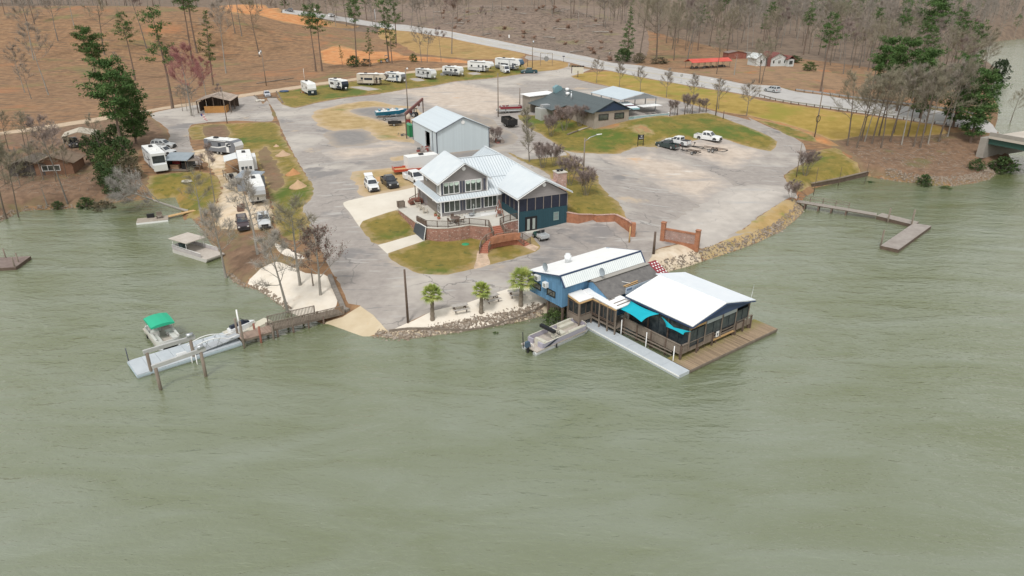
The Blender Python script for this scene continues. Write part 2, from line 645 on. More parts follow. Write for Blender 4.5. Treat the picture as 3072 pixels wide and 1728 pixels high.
def dist(poly,x,y,closed=True):
 x,y=np.asarray(x,float),np.asarray(y,float)
 d=np.full(x.shape,1e9)
 n=len(poly)
 for i in range(n if closed else n-1):
  ax,ay=poly[i]
  bx,by=poly[(i+1) % n]
  dx,dy=bx-ax,by-ay
  L=dx*dx+dy*dy+1e-9
  t=np.clip(((x-ax)*dx+(y-ay)*dy)/L,0,1)
  np.minimum(d,np.hypot(x-ax-t*dx,y-ay-t*dy),out=d)
 return d
RAMP = [P('C4', *q) for q in [(610,660),(740,740),(890,880)]] + [G('C4', 740,985,-.2), G('C4', 640,1016,-.2), G('C4', 480,966,-.2), G('C4', 220,860,-.2)] + [P('C4', 430,740)]
RAMP=[(p.x,p.y) for p in RAMP]
_rc=np.mean(RAMP,axis=0)
_lc = W0('C3', 900,450)
def height(x,y,info=False):
 x,y=np.asarray(x,float),np.asarray(y,float)
 ins=inside(shore,x,y)
 d=dist(shore,x,y)
 z0=land(x,y)
 wd=3.0+5.0*np.exp(-((x-_rc[0]) ** 2+(y-_rc[1]) ** 2)/45)+3.0*np.exp(-((x+60) ** 2+(y-95) ** 2)/900)
 wd=wd+np.where((y>150) & ((x<92) | (y>200)),6.0,0.0)
 s=np.clip(d/wd,0,1)
 s=1-(1-s) ** 1.7
 zi=-.12+(z0+.12)*s
 zo=-.12-.35*np.minimum(d,5)
 z=np.where(ins,zi,zo)
 return (z,ins,d) if info else z
def gz(x,y):
 return float(height(np.array([x]),np.array([y]))[0])
_hx,_hy=np.meshgrid(np.arange(-640,660,2.0),np.arange(50,800,2.0))
HG=height(_hx.ravel(),_hy.ravel()).reshape(_hx.shape)
def gzf(x,y):
 "quick ground height from a 2 m raster"
 fx,fy=min(max((x+640)/2,0),HG.shape[1]-1.01),min(max((y-50)/2,0),HG.shape[0]-1.01)
 i,j=int(fx),int(fy)
 u,v=fx-i,fy-j
 return float(HG[j,i]*(1-u)*(1-v)+HG[j,i+1]*u*(1-v)+HG[j+1,i]*(1-u)*v+HG[j+1,i+1]*u*v)
def PG(fr,x,y,lift=0.0):
 "ground point (bank included)"
 p=P(fr,x,y,lift)
 return Vector((p.x,p.y,gz(p.x,p.y)))
# ------------------------------------------------------------------ ground regions (later ones lie over earlier ones)
rg=random.Random(5)
def pl(*parts):
 out=[]
 for fr,pts in parts:
  for q in pts:
   p=P(fr,*q)
   out.append((p.x,p.y))
 return out
REG=[]
def region(name,poly,jit=.25,smooth=True):
 "close a polygon, round it, roughen its edge"
 pts=[Vector(p) for p in poly]
 n=len(pts)
 out=[]
 for i in range(n):
  p0,p1,p2,p3=pts[i-1],pts[i],pts[(i+1) % n],pts[(i+2) % n]
  L=(p2-p1).length
  step=1.0 if p1.y<150 else 2.2 if p1.y<260 else 5
  k=max(1,int(L/step))
  for j in range(k):
   t=j/k
   if smooth:
    q=.5*((2*p1)+(p2-p0)*t+(2*p0-5*p1+4*p2-p3)*t*t+(3*p1-p0-3*p2+p3)*t ** 3)
    lin=p1.lerp(p2,t)
    q=q.lerp(lin,.35)
   else:
    q=p1.lerp(p2,t)
   out.append((q.x+rg.uniform(-jit,jit),q.y+rg.uniform(-jit,jit)))
 REG.append((name,out))
region('woodland_floor', [(-700,410),(-300,405),(-150,402),(-90,412),(-20,425),(60,410),(100,330),(150,262),(190,215),(260,170),(700,170),(700,1000),(-700,1000)],2)
region('cleared_land', pl(('A2', [(1700,120),(2100,215),(2440,280)]),('A3', [(320,300),(860,380),(1420,485),(1920,585),(2567,700)]),('A4', [(560,775),(850,800),(1000,700),(1000,400),(760,130),(0,60)]),('A3', [(1900,70),(1400,60),(700,60),(300,40)]),('A2', [(2400,40),(1900,30)])),.6)
region('leaf_litter', pl(('B1', [(0,300),(500,240),(930,180),(1300,120),(1750,130),(1930,330),(1950,460),(1600,500),(1650,760),(1700,860)])) + [W0('B1', *q) for q in [(1500,1068),(1280,1100),(900,1150),(400,1175),(240,1190),(0,1310)]] + [(-140,100),(-140,140)],.5)
region('leaf_litter', pl(('A5', [(540,1345),(740,1330),(1000,1270),(1400,1240),(1750,1260),(1900,1290)])) + [(120,152)] + [W0('C5', *q) for q in [(2490,30),(2340,118),(2280,168),(2150,200),(1950,226),(1620,200),(1300,160),(1200,140)]] + pl(('C5', [(1150,60),(1000,-60)])),.5)
region('leaf_litter', pl(('C3', [(640,20),(700,-20),(800,60),(930,130),(1200,130),(1300,210),(1230,300),(1240,390),(1040,500),(990,540)])) + [W0('C3', *q) for q in [(840,480),(815,400),(780,325),(700,225)]],.4)
region('red_clay', pl(('A2', [(400,80),(700,55),(980,62),(1180,160),(1400,185),(1600,215),(1900,290),(2150,330),(1900,350),(1500,320),(1200,280),(900,190),(480,140)])),.9)
region('red_clay', pl(('A2', [(1650,640),(1900,560),(2200,640),(2567,640)]),('A3', [(300,690),(700,710),(1090,750),(1100,785),(700,770),(300,750),(0,770)]),('A2', [(2300,790),(2000,800),(1700,790)])),.9)
region('verge', pl(('A3', [(0,340),(300,385),(600,435),(960,495),(1300,565),(1700,645),(1810,690),(1700,730),(1400,735),(1100,730),(700,690),(450,660),(200,520),(0,480)])),.8)
region('clay_verge', pl(('A4', [(1000,815),(1340,885),(1700,935),(2200,1035),(2567,1050)]),('A5', [(350,880),(700,920),(820,760),(400,600),(0,560)]),('A4', [(2100,740),(1900,760),(1400,860)])),.8)
region('highway', pl(('A2', [(1190,118),(1530,152),(1780,183),(2080,230),(2440,290)]),('A3', [(320,308),(620,352),(860,388),(1140,442),(1420,492),(1740,558),(1920,592),(2240,642),(2567,702)]),('A4', [(560,778),(850,805),(1060,835),(1340,893),(1700,943),(1900,978),(2200,1042),(2567,1066)]),('A5', [(350,892),(600,924),(850,965),(1500,1045),(2000,1125),(2290,1172),(2300,1306),(2000,1252),(1600,1197),(1300,1150),(850,1082),(300,1002),(0,948)]),
                      ('A4', [(2300,1190),(1900,1120),(1500,1060),(1340,1030),(1000,970),(700,912),(560,882)]),('A3', [(2567,830),(2350,775),(1950,700),(1700,640),(1300,562),(960,492),(860,462),(600,432),(300,382),(0,340)]),('A2', [(2250,322),(1950,267),(1700,232),(1400,188),(1190,160)])),.15)
region('dirt_track', pl(('B1', [(-300,330),(0,292),(500,215),(900,157),(1340,88),(1700,32)]),('A2', [(430,1215),(700,1168),(950,1128),(1390,1062),(1680,1018),(2140,962),(2567,905)]),('A3', [(330,888),(780,838),(1100,812),(1120,832),(780,866),(330,914)]),('A2', [(2140,992),(1680,1052),(1390,1100),(950,1168),(700,1205),(440,1250)]),('B1', [(1700,62),(1340,128),(930,196),(500,262),(0,322),(-300,355)])),.35)
PAVED = pl(('C4', [(610,655),(490,640),(440,520),(380,400),(300,270)]),('C1', [(-480,560),(-560,380)]),('0', [(785,490),(770,440),(740,390),(715,340),(695,290),(672,252)]),('A2', [(950,1290),(830,1192),(445,1250)]),('B1', [(1780,60),(1720,110),(1900,240),(1945,340),(1925,400),(1995,540),(2080,560),(2130,640),(2320,640),(2200,480),(2165,370),(2160,260),(2190,205)]),('B2', [(100,155),(250,135),(560,120),(950,125)]),('A2', [(1055,1400),(1000,1215),(1110,1215),(1190,1295),(1350,1342),(1600,1282),(2000,1212),(2567,1150)]),('A3', [(300,1112),(640,1072),(940,1012),(1400,972),(1700,930),(1950,892),(2200,868),(2340,822),(2365,790),(2250,755),(2150,745),(1850,748),(1800,720),(1820,690),(2240,745)]),
             ('A4', [(40,830),(300,860),(200,900),(60,945),(130,985),(350,1040),(650,1098),(920,1150),(1230,1218),(1500,1285),(1640,1325),(1900,1400),(2300,1500)]),('B5', [(1250,190),(1400,262),(1580,332),(1760,412),(1850,472),(1880,560),(1870,670),(1700,770),(1630,832),(1700,920),(1750,962),(1790,1002),(1650,1088),(1480,1188),(1350,1278),(1230,1378),(1100,1446)]),('C2', [(2180,20),(1900,108),(1680,180),(1500,150),(1260,215),(1180,340),(900,470),(500,560),(100,500)]),('C4', [(2300,478),(2100,500),(1900,568),(1700,638),(1550,675),(1350,720),(1150,800),(960,862),(890,880)]))
region('asphalt_road', PAVED, .15)
region('gravel_lot', pl(('A3', [(0,1165),(300,1115),(640,1075),(940,1015),(1130,1035),(1300,1080),(1700,1190),(1850,1240),(1700,1340),(1400,1449),(1000,1400),(640,1320),(380,1210),(300,1180)])),.6)
region('gravel_lot', pl(('B5', [(-350,560),(0,590),(200,560),(300,612),(600,702),(900,802),(1050,900),(1040,982),(760,1110),(400,1000),(200,900),(0,780),(-350,640)])),.5)
region('gravel_lot', pl(('B5', [(480,470),(700,440),(950,420),(1200,500),(1480,560),(1350,640),(1090,752),(700,645),(500,570)])),.5)
region('concrete_apron', pl(('B5', [(330,1360),(700,1150),(1020,960),(1300,930),(1560,930),(1740,965),(1780,1005),(1640,1086),(1470,1186),(1340,1276),(1220,1376),(1090,1440)]),('C2', [(1900,95),(1690,165),(1560,60),(1300,20)])),.4)
region('dark_gravel', pl(('B2', [(1540,250),(1858,200)]),('B3', [(150,450),(400,445),(500,500),(680,590),(400,660),(200,720)]),('B2', [(1640,420),(1560,330)])),.5)
region('dead_grass', pl(('B3', [(0,170),(150,135),(420,95),(620,110),(760,150),(1050,180),(1140,300),(990,420),(980,560),(1060,640),(860,620),(620,610),(470,500),(390,450),(0,480),(-160,420),(-260,330),(-240,240),(-120,190)])),.5)
region('dark_gravel', pl(('B3', [(200,230),(330,188),(520,172),(700,187),(960,190),(1050,210),(1000,330),(760,390),(560,330),(420,300)])),.4)
region('dark_gravel', pl(('B3', [(1640,290),(1800,265),(2000,320),(2150,440),(2380,560),(2300,640),(2060,690),(1960,560),(1980,430)])),.4)
region('dark_gravel', pl(('B3', [(1330,780),(1700,730),(2000,700),(2060,790),(1700,860),(1400,840)])),.3)
region('dead_grass', pl(('B3', [(240,1010),(480,975),(800,950),(1040,930),(1100,1080),(1100,1190),(860,1270),(500,1320),(330,1290),(300,1180),(230,1090)])),.3)
region('dead_grass', pl(('B3', [(740,820),(1000,780),(1060,760),(1090,800),(900,850),(780,870)])),.3)
region('gravel_lot', pl(('B3', [(0,700),(400,665),(700,600),(1000,650),(1100,700),(860,740),(380,830),(0,850),(-160,740)])),.4)
region('lawn', pl(('C1', [(205,835),(232,790),(580,678),(790,880),(775,930),(385,1030),(290,960)])),.12)
region('lawn', pl(('C1', [(482,1120),(862,985),(900,940),(1100,970),(1420,930),(1560,1020),(1850,1000),(1950,940),(1985,990),(2042,1045),(1985,1100),(1700,1192),(1530,1232),(1365,1275),(1100,1335),(900,1335),(740,1300),(620,1240)])),.12)
region('brick_path', pl(('C1', [(1400,1095),(1508,1095),(1500,1140),(1527,1228),(1362,1278),(1388,1180)])),.02)
region('brick_path', pl(('C1', [(1835,1030),(1885,1008),(2022,1052),(1982,1098),(1850,1042)])),.02)
region('driveway', pl(('C1', [(35,600),(300,535),(600,480),(830,440),(860,600),(740,660),(590,668),(580,676),(400,730),(232,790),(207,830),(200,850),(110,720)])),.03)
region('driveway', pl(('C1', [(386,1034),(770,925),(868,985),(480,1121)])),.02, False)
_wl = [G('C1', *q, 1.95) for q in ((2297,832),(2420,838),(2570,818))] + [G('0', *q, 1.95) for q in ((1500,566),(1546,568),(1578,582),(1592,592))]
region('lawn', pl(('C1', [(1700,90),(1760,110),(1900,165),(2300,120)]),('B4', [(700,790),(820,880),(940,990),(1160,1130),(1180,1230),(1300,1380),(1400,1450)])) + [(q.x, q.y + .35) for q in _wl[::-1]] + pl(('C1', [(2230,480),(2100,300),(1850,180)])),.2)
region('lawn', pl(('B4', [(220,420),(330,560),(480,640),(600,720),(760,832),(870,862),(1120,872),(1400,882),(1560,812),(1720,792),(1900,802)]),('B5', [(240,520),(330,420),(500,480),(700,425),(960,420),(1150,480),(1380,542),(1480,556),(1552,510),(1560,452),(1500,400),(1300,312),(1100,240),(980,200),(800,142),(600,150),(380,175)]),('B4', [(1980,420),(1520,480),(1120,520),(985,480),(640,440)])),.3)
region('red_clay', pl(('B4', [(1085,575),(1110,540),(1250,535),(1420,520),(1420,545),(1320,575),(1200,570)])),.25)
region('red_clay', pl(('B4', [(1590,560),(1640,600),(1660,640),(1610,600),(1600,575),(1680,540),(1740,560),(1790,620),(1730,620),(1690,580)])),.2)
region('dead_lawn', pl(('A4', [(60,945),(200,905),(400,886),(560,886),(720,920),(1000,977),(1350,1037),(1500,1067),(1900,1130),(2300,1200)]),('A5', [(0,975),(400,1032),(850,1100),(1300,1160),(1750,1232),(1850,1300),(1500,1330),(1000,1320),(740,1370),(530,1330),(400,1270),(200,1205),(0,1150)]),('A4', [(2300,1449),(1900,1385),(1700,1332),(1500,1282),(1230,1217),(920,1147),(650,1097),(370,1037),(130,982)])),.3)
region('red_clay', pl(('B5', [(1200,150),(1350,200),(1560,240),(1760,290),(2000,370),(2100,420),(2250,500),(2150,500),(1900,440),(1760,400),(1500,270),(1300,210)])),.3)
region('lawn', pl(('B5', [(1350,220),(1560,260),(1760,310),(1960,400),(2000,450),(1850,440),(1700,390),(1500,290)])),.3)
region('lawn', pl(('B5', [(1640,832),(1720,760),(1880,670),(1980,560),(2200,520),(2340,620),(2450,700),(2530,760)])) + [W0('C5', *q) for q in [(1190,142),(950,200),(700,252)]] + pl(('B5', [(1800,960),(1720,920)])),.25)
region('bank_grass', [W0('C5', *q) for q in [(625,440),(550,530),(450,610),(330,682)]] + [W0('C2', *q) for q in [(2466,14),(2200,144),(1950,234),(1700,312)]] + pl(('C2', [(1660,190),(1900,112),(2180,22)]),('B5', [(1110,1449),(1230,1380),(1350,1282),(1480,1192),(1650,1092),(1760,1060)])),.25)
region('verge', pl(('A3', [(1830,760),(2150,745),(2350,785),(2335,822),(2200,866),(1950,888),(1830,880),(1780,830)])),.4)
region('lawn', pl(('A2', [(1125,1150),(1380,1108),(1660,1062),(2140,1002),(2567,935)]),('A3', [(330,914),(780,868),(1100,832),(1430,790),(1700,780),(1790,830),(1830,880),(1700,926),(1400,968),(940,1008),(640,1068),(300,1106)]),('A2', [(2567,1140),(2000,1205),(1600,1275),(1350,1335),(1195,1290)])),.4)
region('concrete_apron', pl(('A2', [(2020,1080),(2170,1070),(2390,1110),(2260,1125)])),.1)
region('concrete_apron', pl(('A3', [(370,975),(480,968),(560,1000),(460,1010)])),.1)
region('concrete_apron', pl(('A3', [(1090,905),(1190,895),(1260,918),(1160,930)])),.1)
region('lawn', pl(('B2', [(25,215),(100,165),(450,150),(980,142),(1065,300),(1180,480),(1300,680),(1425,915),(1290,1085),(1330,1180),(1400,1330),(1330,1449),(1150,1449),(1000,1300),(950,1050),(870,800),(780,600),(560,400),(300,330),(60,330)])),.3)
region('leaf_litter', pl(('B2', [(180,180),(420,165),(480,260),(420,330),(250,330)])),.4)
region('leaf_litter', pl(('B2', [(860,400),(960,520),(1050,700),(1090,800),(1000,900),(920,860),(830,620),(800,520)])),.4)
region('sandy_path', pl(('B2', [(60,460),(250,430),(500,500),(430,600),(430,720),(560,880),(640,930),(900,1000),(960,1300),(800,1330),(560,1330),(330,1250),(325,1080),(390,880),(330,740),(200,580),(130,520)])),.4)
region('lawn', pl(('B2', [(-60,700),(0,680),(200,690),(330,740),(385,880),(322,1050),(280,1100),(0,1130)]),('B1', [(1900,1030),(1740,1040),(1700,800),(2000,760)])),.4)
region('sand_beach', pl(('C3', [(1040,500),(1140,440),(1250,392),(1380,430),(1500,482),(1690,512),(1735,640),(1745,720),(1700,765),(1560,800),(1450,830)])) + [W0('C3', *q) for q in [(1345,795),(1250,714),(1110,610),(1030,575)]],.2)
region('sand_beach', pl(('C3', [(1250,235),(1330,270),(1500,360),(1450,372),(1330,340),(1260,290)])),.2)
region('boat_ramp', RAMP, .05, False)
region('sandy_bank', pl(('C4', [(905,882),(1300,862),(1680,832),(2000,770),(2300,690),(2480,615),(2560,560)])) + [W0('C2', *q) for q in [(640,690),(440,785)]] + [W0('C4', *q) for q in [(2400,790),(2200,840),(1900,888),(1600,940),(1300,985),(1060,1016),(900,1010),(740,995)]],.12)
region('sand_beach', pl(('C4', [(965,858),(1150,800),(1350,720),(1550,675),(1700,638),(1900,568),(2100,498),(2300,470),(2450,480),(2560,560),(2480,610),(2300,682),(1980,768),(1680,828),(1300,858),(940,880)])),.05)
region('sandy_bank', pl(('C2', [(1250,215),(1440,172),(1600,147),(1660,195),(1690,260)])) + [W0('C2', *q) for q in [(1560,368),(1420,402),(1300,432)]] + pl(('C2', [(1180,400),(1200,300)])),.2)
# ---- one triangulation of the whole ground, split along every region's border
MINX,MAXX,MINY,MAXY=-640.0,660.0,28.0,880.0
pts,edges=[],[]
def ringin(poly):
 k=len(pts)
 n=len(poly)
 for p in poly:
  pts.append((min(max(p[0],MINX+1),MAXX-1),min(max(p[1],MINY+1),MAXY-1)))
 for i in range(n):
  edges.append((k+i,k+(i+1) % n))
ringin(shore)
for nme,poly in REG:
 ringin(poly)
_b=np.array(pts)
gp=[]
for x0,x1,y0,y1,sx,sy in [(-105,110,52,140,1.6,1.6),(-150,165,140,215,2.6,2.6),(-230,240,215,330,4.5,4.5),(-640,660,330,880,16,16),(-640,-150,60,330,12,12),(165,660,60,330,12,12),(-640,660,28,52,24,12)]:
 xs,ys=np.meshgrid(np.arange(x0,x1,sx)+.31,np.arange(y0,y1,sy)+.27)
 rs=np.random.RandomState(3)
 xs=(xs+rs.uniform(-.25,.25,xs.shape)*sx).ravel()
 ys=(ys+rs.uniform(-.25,.25,ys.shape)*sy).ravel()
 ins=inside(shore,xs,ys)
 d=dist(shore,xs,ys)
 keep=ins | (d<6) | (rs.uniform(0,1,xs.shape)<.05)
 gp.append(np.stack([xs,ys],1)[keep])
gp=np.concatenate(gp)
# drop grid points that crowd a border point
cell={}
for p in _b:
 cell.setdefault((int(p[0] // 1),int(p[1] // 1)),[]).append(p)
kk=[]
for i,p in enumerate(gp):
 cx,cy=int(p[0] // 1),int(p[1] // 1)
 ok=True
 for a in (-1,0,1):
  for b in (-1,0,1):
   for q in cell.get((cx+a,cy+b),()):
    if (q[0]-p[0]) ** 2+(q[1]-p[1]) ** 2<.3:
     ok=False
 if ok:
  kk.append(i)
gp=gp[kk]
corner=[(MINX,MINY),(MAXX,MINY),(MAXX,MAXY),(MINX,MAXY)]
allp=[Vector(p) for p in pts]+[Vector(p) for p in gp]+[Vector(p) for p in corner]
res=delaunay_2d_cdt(allp,edges,[],0,1e-4)
V2=np.array([tuple(v) for v in res[0]])
T3=np.array([f for f in res[2] if len(f)==3])
VZ,VIN,VD=height(V2[:,0],V2[:,1],True)
cen=V2[T3].mean(1)
fid=np.zeros(len(T3),int)
names = ['ground', 'lake_bed']
for k,(nme,poly) in enumerate(REG):
 pa=np.array(poly)
 lo,hi=pa.min(0),pa.max(0)
 m=(cen[:,0]>=lo[0]) & (cen[:,0]<=hi[0]) & (cen[:,1]>=lo[1]) & (cen[:,1]<=hi[1])
 idx=np.nonzero(m)[0]
 if len(idx):
  r=inside(poly,cen[idx,0],cen[idx,1])
  fid[idx[r]]=k+2
land_in=inside(shore,cen[:,0],cen[:,1])
fid[(~land_in) & (np.array([0,0] + [1 if n == 'boat_ramp' else 0 for n, _ in REG])[fid] == 0)] = 1
C=dict
GM={}
GRASS_E=(.20,.145,.055)
GM['ground'] = mat('dry_hillside', [(.14,.08,.042),(.245,.137,.069),(.33,.2,.1)],.5,12,.95,.5,1.5,
                   big=[((.33,.15,.065),.035,.56,.70),((.19,.15,.06),.05,.55,.68),((.10,.07,.048),.35,.52,.68,(.3,2.6,1),12),((.34,.22,.13),.5,.58,.7,(.3,2.6,1),20)])
GM['lake_bed'] = mat('lake_mud', (.10,.09,.05))
GM['woodland_floor'] = mat('woodland_floor', [(.10,.075,.055),(.17,.12,.085),(.23,.165,.11)],.3,8,.95,.4,2)
GM['cleared_land'] = mat('cleared_land', [(.11,.08,.062),(.20,.145,.11),(.28,.205,.155)],.35,10,.95,.8,1.5, big=[((.20,.165,.085),.06,.55,.7),((.30,.14,.075),.05,.66,.75)])
GM['leaf_litter'] = mat('leaf_litter', [(.11,.07,.045),(.19,.115,.07),(.25,.16,.10)],.8,8,.95,.5,3, big=[((.15,.125,.055),.12,.56,.68),((.26,.125,.065),.09,.62,.72)])
GM['red_clay'] = mat('red_clay', [(.40,.15,.05),(.52,.23,.085),(.56,.31,.14)],.3,7,.95,.4,2, big=[((.30,.19,.10),.2,.58,.72)])
GM['verge'] = mat('verge_grass', [(.26,.165,.06),(.35,.22,.08),(.42,.28,.12)],.3,8,.95,.3,2, big=[((.24,.20,.06),.08,.55,.7)])
GM['clay_verge'] = mat('clay_verge', [(.17,.11,.065),(.27,.165,.09),(.33,.2,.11)],.35,8,.95,.4,2, big=[((.36,.15,.06),.08,.55,.68),((.2,.17,.06),.1,.58,.7)])
GM['highway'] = mat('highway_asphalt', [(.40,.385,.37),(.47,.45,.43)],.5,6,.9,.1,6, big=[((.36,.34,.325),.15,.55,.7)])
GM['dirt_track'] = mat('dirt_track', [(.42,.31,.21),(.55,.43,.31)],.5,6,.95,.2,4)
GM['asphalt_road'] = mat('asphalt', [(.275,.245,.225),(.365,.328,.298)],.9,10,.9,.12,8, big=[((.46,.42,.375),.045,.50,.64),((.225,.21,.203),.07,.58,.66),((.46,.37,.28),.12,.61,.72),((.41,.385,.36),.35,.56,.66,(.35,2.2,1),30),((.24,.225,.215),.5,.6,.68,(.3,2.6,1),-35)])
GM['gravel_lot'] = mat('gravel', [(.41,.335,.275),(.50,.42,.35),(.56,.485,.415)],.5,12,.95,.2,6, big=[((.36,.325,.30),.11,.56,.68,(.5,1.6,1),-25),((.55,.36,.22),.10,.64,.74),((.62,.58,.53),.3,.6,.72,(.4,1.8,1),-25)])
GM['concrete_apron'] = mat('concrete_apron', [(.43,.39,.35),(.52,.475,.43)],.5,11,.9,.1,6, big=[((.42,.40,.38),.16,.56,.66,(.4,1.8,1),-30),((.58,.48,.37),.10,.62,.74)])
GM['dark_gravel'] = mat('dark_gravel', [(.19,.18,.175),(.27,.25,.235)],.6,8,.95,.2,5, big=[((.38,.31,.24),.16,.58,.72)])
GM['dead_grass'] = mat('dead_grass', [(.30,.21,.085),(.40,.285,.13),(.50,.37,.21)],.4,9,.95,.3,3, big=[((.23,.22,.075),.12,.55,.68),((.52,.30,.14),.11,.62,.72)])
GM['lawn'] = mat('lawn', [(.125,.115,.02),(.20,.155,.028),(.28,.20,.05)],.5,12,.95,.5,4, big=[((.085,.125,.014),.08,.50,.66),((.32,.19,.06),.1,.58,.72),((.10,.105,.02),.9,.56,.7)])
GM['dead_lawn'] = mat('dead_lawn', [(.25,.175,.03),(.33,.23,.05),(.39,.27,.075)],.4,11,.95,.25,3, big=[((.245,.215,.03),.06,.50,.66),((.43,.24,.085),.11,.60,.72)])
GM['bank_grass'] = mat('bank_grass', [(.29,.2,.07),(.40,.27,.11),(.46,.33,.17)],.45,9,.95,.4,3, big=[((.22,.215,.05),.16,.54,.66)])
GM['brick_path'] = brick_mat('path_brick', (.50,.33,.22),(.58,.42,.30),(.55,.45,.35),.24,.12, None, .9, msize=.015)
GM['driveway'] = mat('driveway_concrete', [(.60,.545,.46),(.68,.63,.545)],.35,7,.85,.05,8, big=[((.55,.44,.30),.12,.64,.76)])
GM['sandy_path'] = mat('sandy_path', [(.52,.39,.25),(.64,.52,.38),(.68,.58,.46)],.5,8,.95,.2,4, big=[((.60,.36,.17),.13,.6,.72)])
GM['sand_beach'] = mat('sand', [(.66,.585,.485),(.74,.68,.595)],.7,8,.95,.2,4, big=[((.52,.42,.33),.22,.62,.74)])
GM['boat_ramp'] = mat('ramp_concrete', [(.50,.40,.265),(.60,.505,.36)],.35,8,.9,.1,6, big=[((.56,.35,.16),.16,.56,.70,(2,.6,1),40),((.62,.56,.45),.3,.56,.7)])
GM['sandy_bank'] = mat('sandy_bank', [(.46,.36,.25),(.60,.50,.38),(.68,.60,.49)],.6,9,.95,.4,4, big=[((.26,.2,.12),.3,.6,.72)])
for k, *ov in [('lawn', (.36,.26,.13),-.7,1.3,4,.8),('dead_lawn', (.42,.27,.13),-.4,1.2),('dead_grass', (.47,.36,.25),-.4,2.6,5,.6),
                     ('dark_gravel', (.38,.32,.26),-.6,2.6,5,.6),('gravel_lot', (.36,.325,.30),-.5,3.6,7,.5),('sandy_path', (.34,.25,.13),-.5,1.0),
                     ('leaf_litter', (.21,.15,.08),-.3,1.5),('red_clay', (.30,.19,.09),-.2,1.6),('verge', (.38,.23,.10),-.4,1.5),
                     ('bank_grass', (.42,.33,.2),-.5,.8),('concrete_apron', (.38,.345,.315),-.4,3.2,6,.5),('sandy_bank', (.40,.33,.22),-.6,.8),('asphalt_road', (.36,.32,.28),-.7,.7)]:
 overlay_edge(GM[k],*ov)
def cracks(m,scale,col,width,amt=.7):
 t=m.node_tree
 b = t.nodes['Principled BSDF']
 N,L=t.nodes.new,t.links.new
 tc = N('ShaderNodeTexCoord')
 nz = N('ShaderNodeTexNoise')
 nz.inputs['Scale'].default_value = .35
 nz.inputs['Detail'].default_value = 6
 L(tc.outputs['Object'], nz.inputs['Vector'])
 va = N('ShaderNodeVectorMath')
 va.operation = 'MULTIPLY_ADD'
 va.inputs[1].default_value=(5,5,5)
 L(nz.outputs['Color'], va.inputs[0])
 L(tc.outputs['Object'], va.inputs[2])
 vo = N('ShaderNodeTexVoronoi')
 vo.voronoi_dimensions = '2D'
 vo.feature = 'DISTANCE_TO_EDGE'
 vo.inputs['Scale'].default_value = scale
 L(va.outputs[0], vo.inputs['Vector'])
 mr = N('ShaderNodeMapRange')
 mr.inputs['From Min'].default_value = width * .3
 mr.inputs['From Max'].default_value = width
 mr.inputs['To Min'].default_value = amt
 mr.inputs['To Max'].default_value = 0
 L(vo.outputs['Distance'], mr.inputs['Value'])
 n2 = N('ShaderNodeTexNoise')
 n2.inputs['Scale'].default_value = .12
 L(tc.outputs['Object'], n2.inputs['Vector'])
 m2 = N('ShaderNodeMapRange')
 m2.inputs['From Min'].default_value = .42
 m2.inputs['From Max'].default_value = .58
 L(n2.outputs['Fac'], m2.inputs['Value'])
 mm = N('ShaderNodeMath')
 mm.operation = 'MULTIPLY'
 L(mr.outputs[0],mm.inputs[0])
 L(m2.outputs[0],mm.inputs[1])
 mx = N('ShaderNodeMix')
 mx.data_type = 'RGBA'
 mx.inputs[7].default_value=(*col,1)
 L(mm.outputs[0],mx.inputs[0])
 src = b.inputs['Base Color']
 L(src.links[0].from_socket,mx.inputs[6])
 L(mx.outputs[2],src)
cracks(GM['asphalt_road'],.11,(.15,.14,.135),.016)
cracks(GM['concrete_apron'],.16,(.30,.28,.26),.016)
cracks(GM['gravel_lot'],.09,(.36,.31,.27),.02,.5)
obj_names = ['ground', 'lake_bed'] + [n for n, _ in REG]
for rid in range(len(obj_names)):
 sel=T3[fid==rid]
 if not len(sel):
  continue
 used,inv=np.unique(sel.ravel(),return_inverse=True)
 me=bpy.data.meshes.new(obj_names[rid])
 co=np.c_[V2[used],VZ[used]]
 tri=inv.reshape(-1,3)
 a,b,c=co[tri[:,0]],co[tri[:,1]],co[tri[:,2]]
 up=(b[:,0]-a[:,0])*(c[:,1]-a[:,1])-(b[:,1]-a[:,1])*(c[:,0]-a[:,0])
 tri[up<0]=tri[up<0][:,::-1]
 me.from_pydata(co.tolist(),[],tri.tolist())
 me.polygons.foreach_set('use_smooth', [True] * len(tri))
 if rid>1:
  # metres to the border of the visible patch
  es=np.sort(np.concatenate([tri[:,[0,1]],tri[:,[1,2]],tri[:,[2,0]]]),axis=1)
  key=es[:,0].astype(np.int64)*len(used)+es[:,1]
  u,cnt=np.unique(key,return_counts=True)
  be=u[cnt==1]
  bp_=np.unique(np.r_[be // len(used),be % len(used)])
  B=co[bp_,:2]
  ed=np.empty(len(co))
  for i in range(0,len(co),2000):
   ed[i:i+2000]=np.sqrt(((co[i:i+2000,None,:2]-B[None]) ** 2).sum(-1)).min(1)
  at = me.attributes.new('edge', 'FLOAT', 'POINT')
  at.data.foreach_set('value', np.minimum(ed, 6).astype('f'))
 boxuv(me)
 me.materials.append(GM[obj_names[rid]])
 me.update()
 o=bpy.data.objects.new(obj_names[rid],me)
 COL.objects.link(o)
 o['kind'] = 'structure'
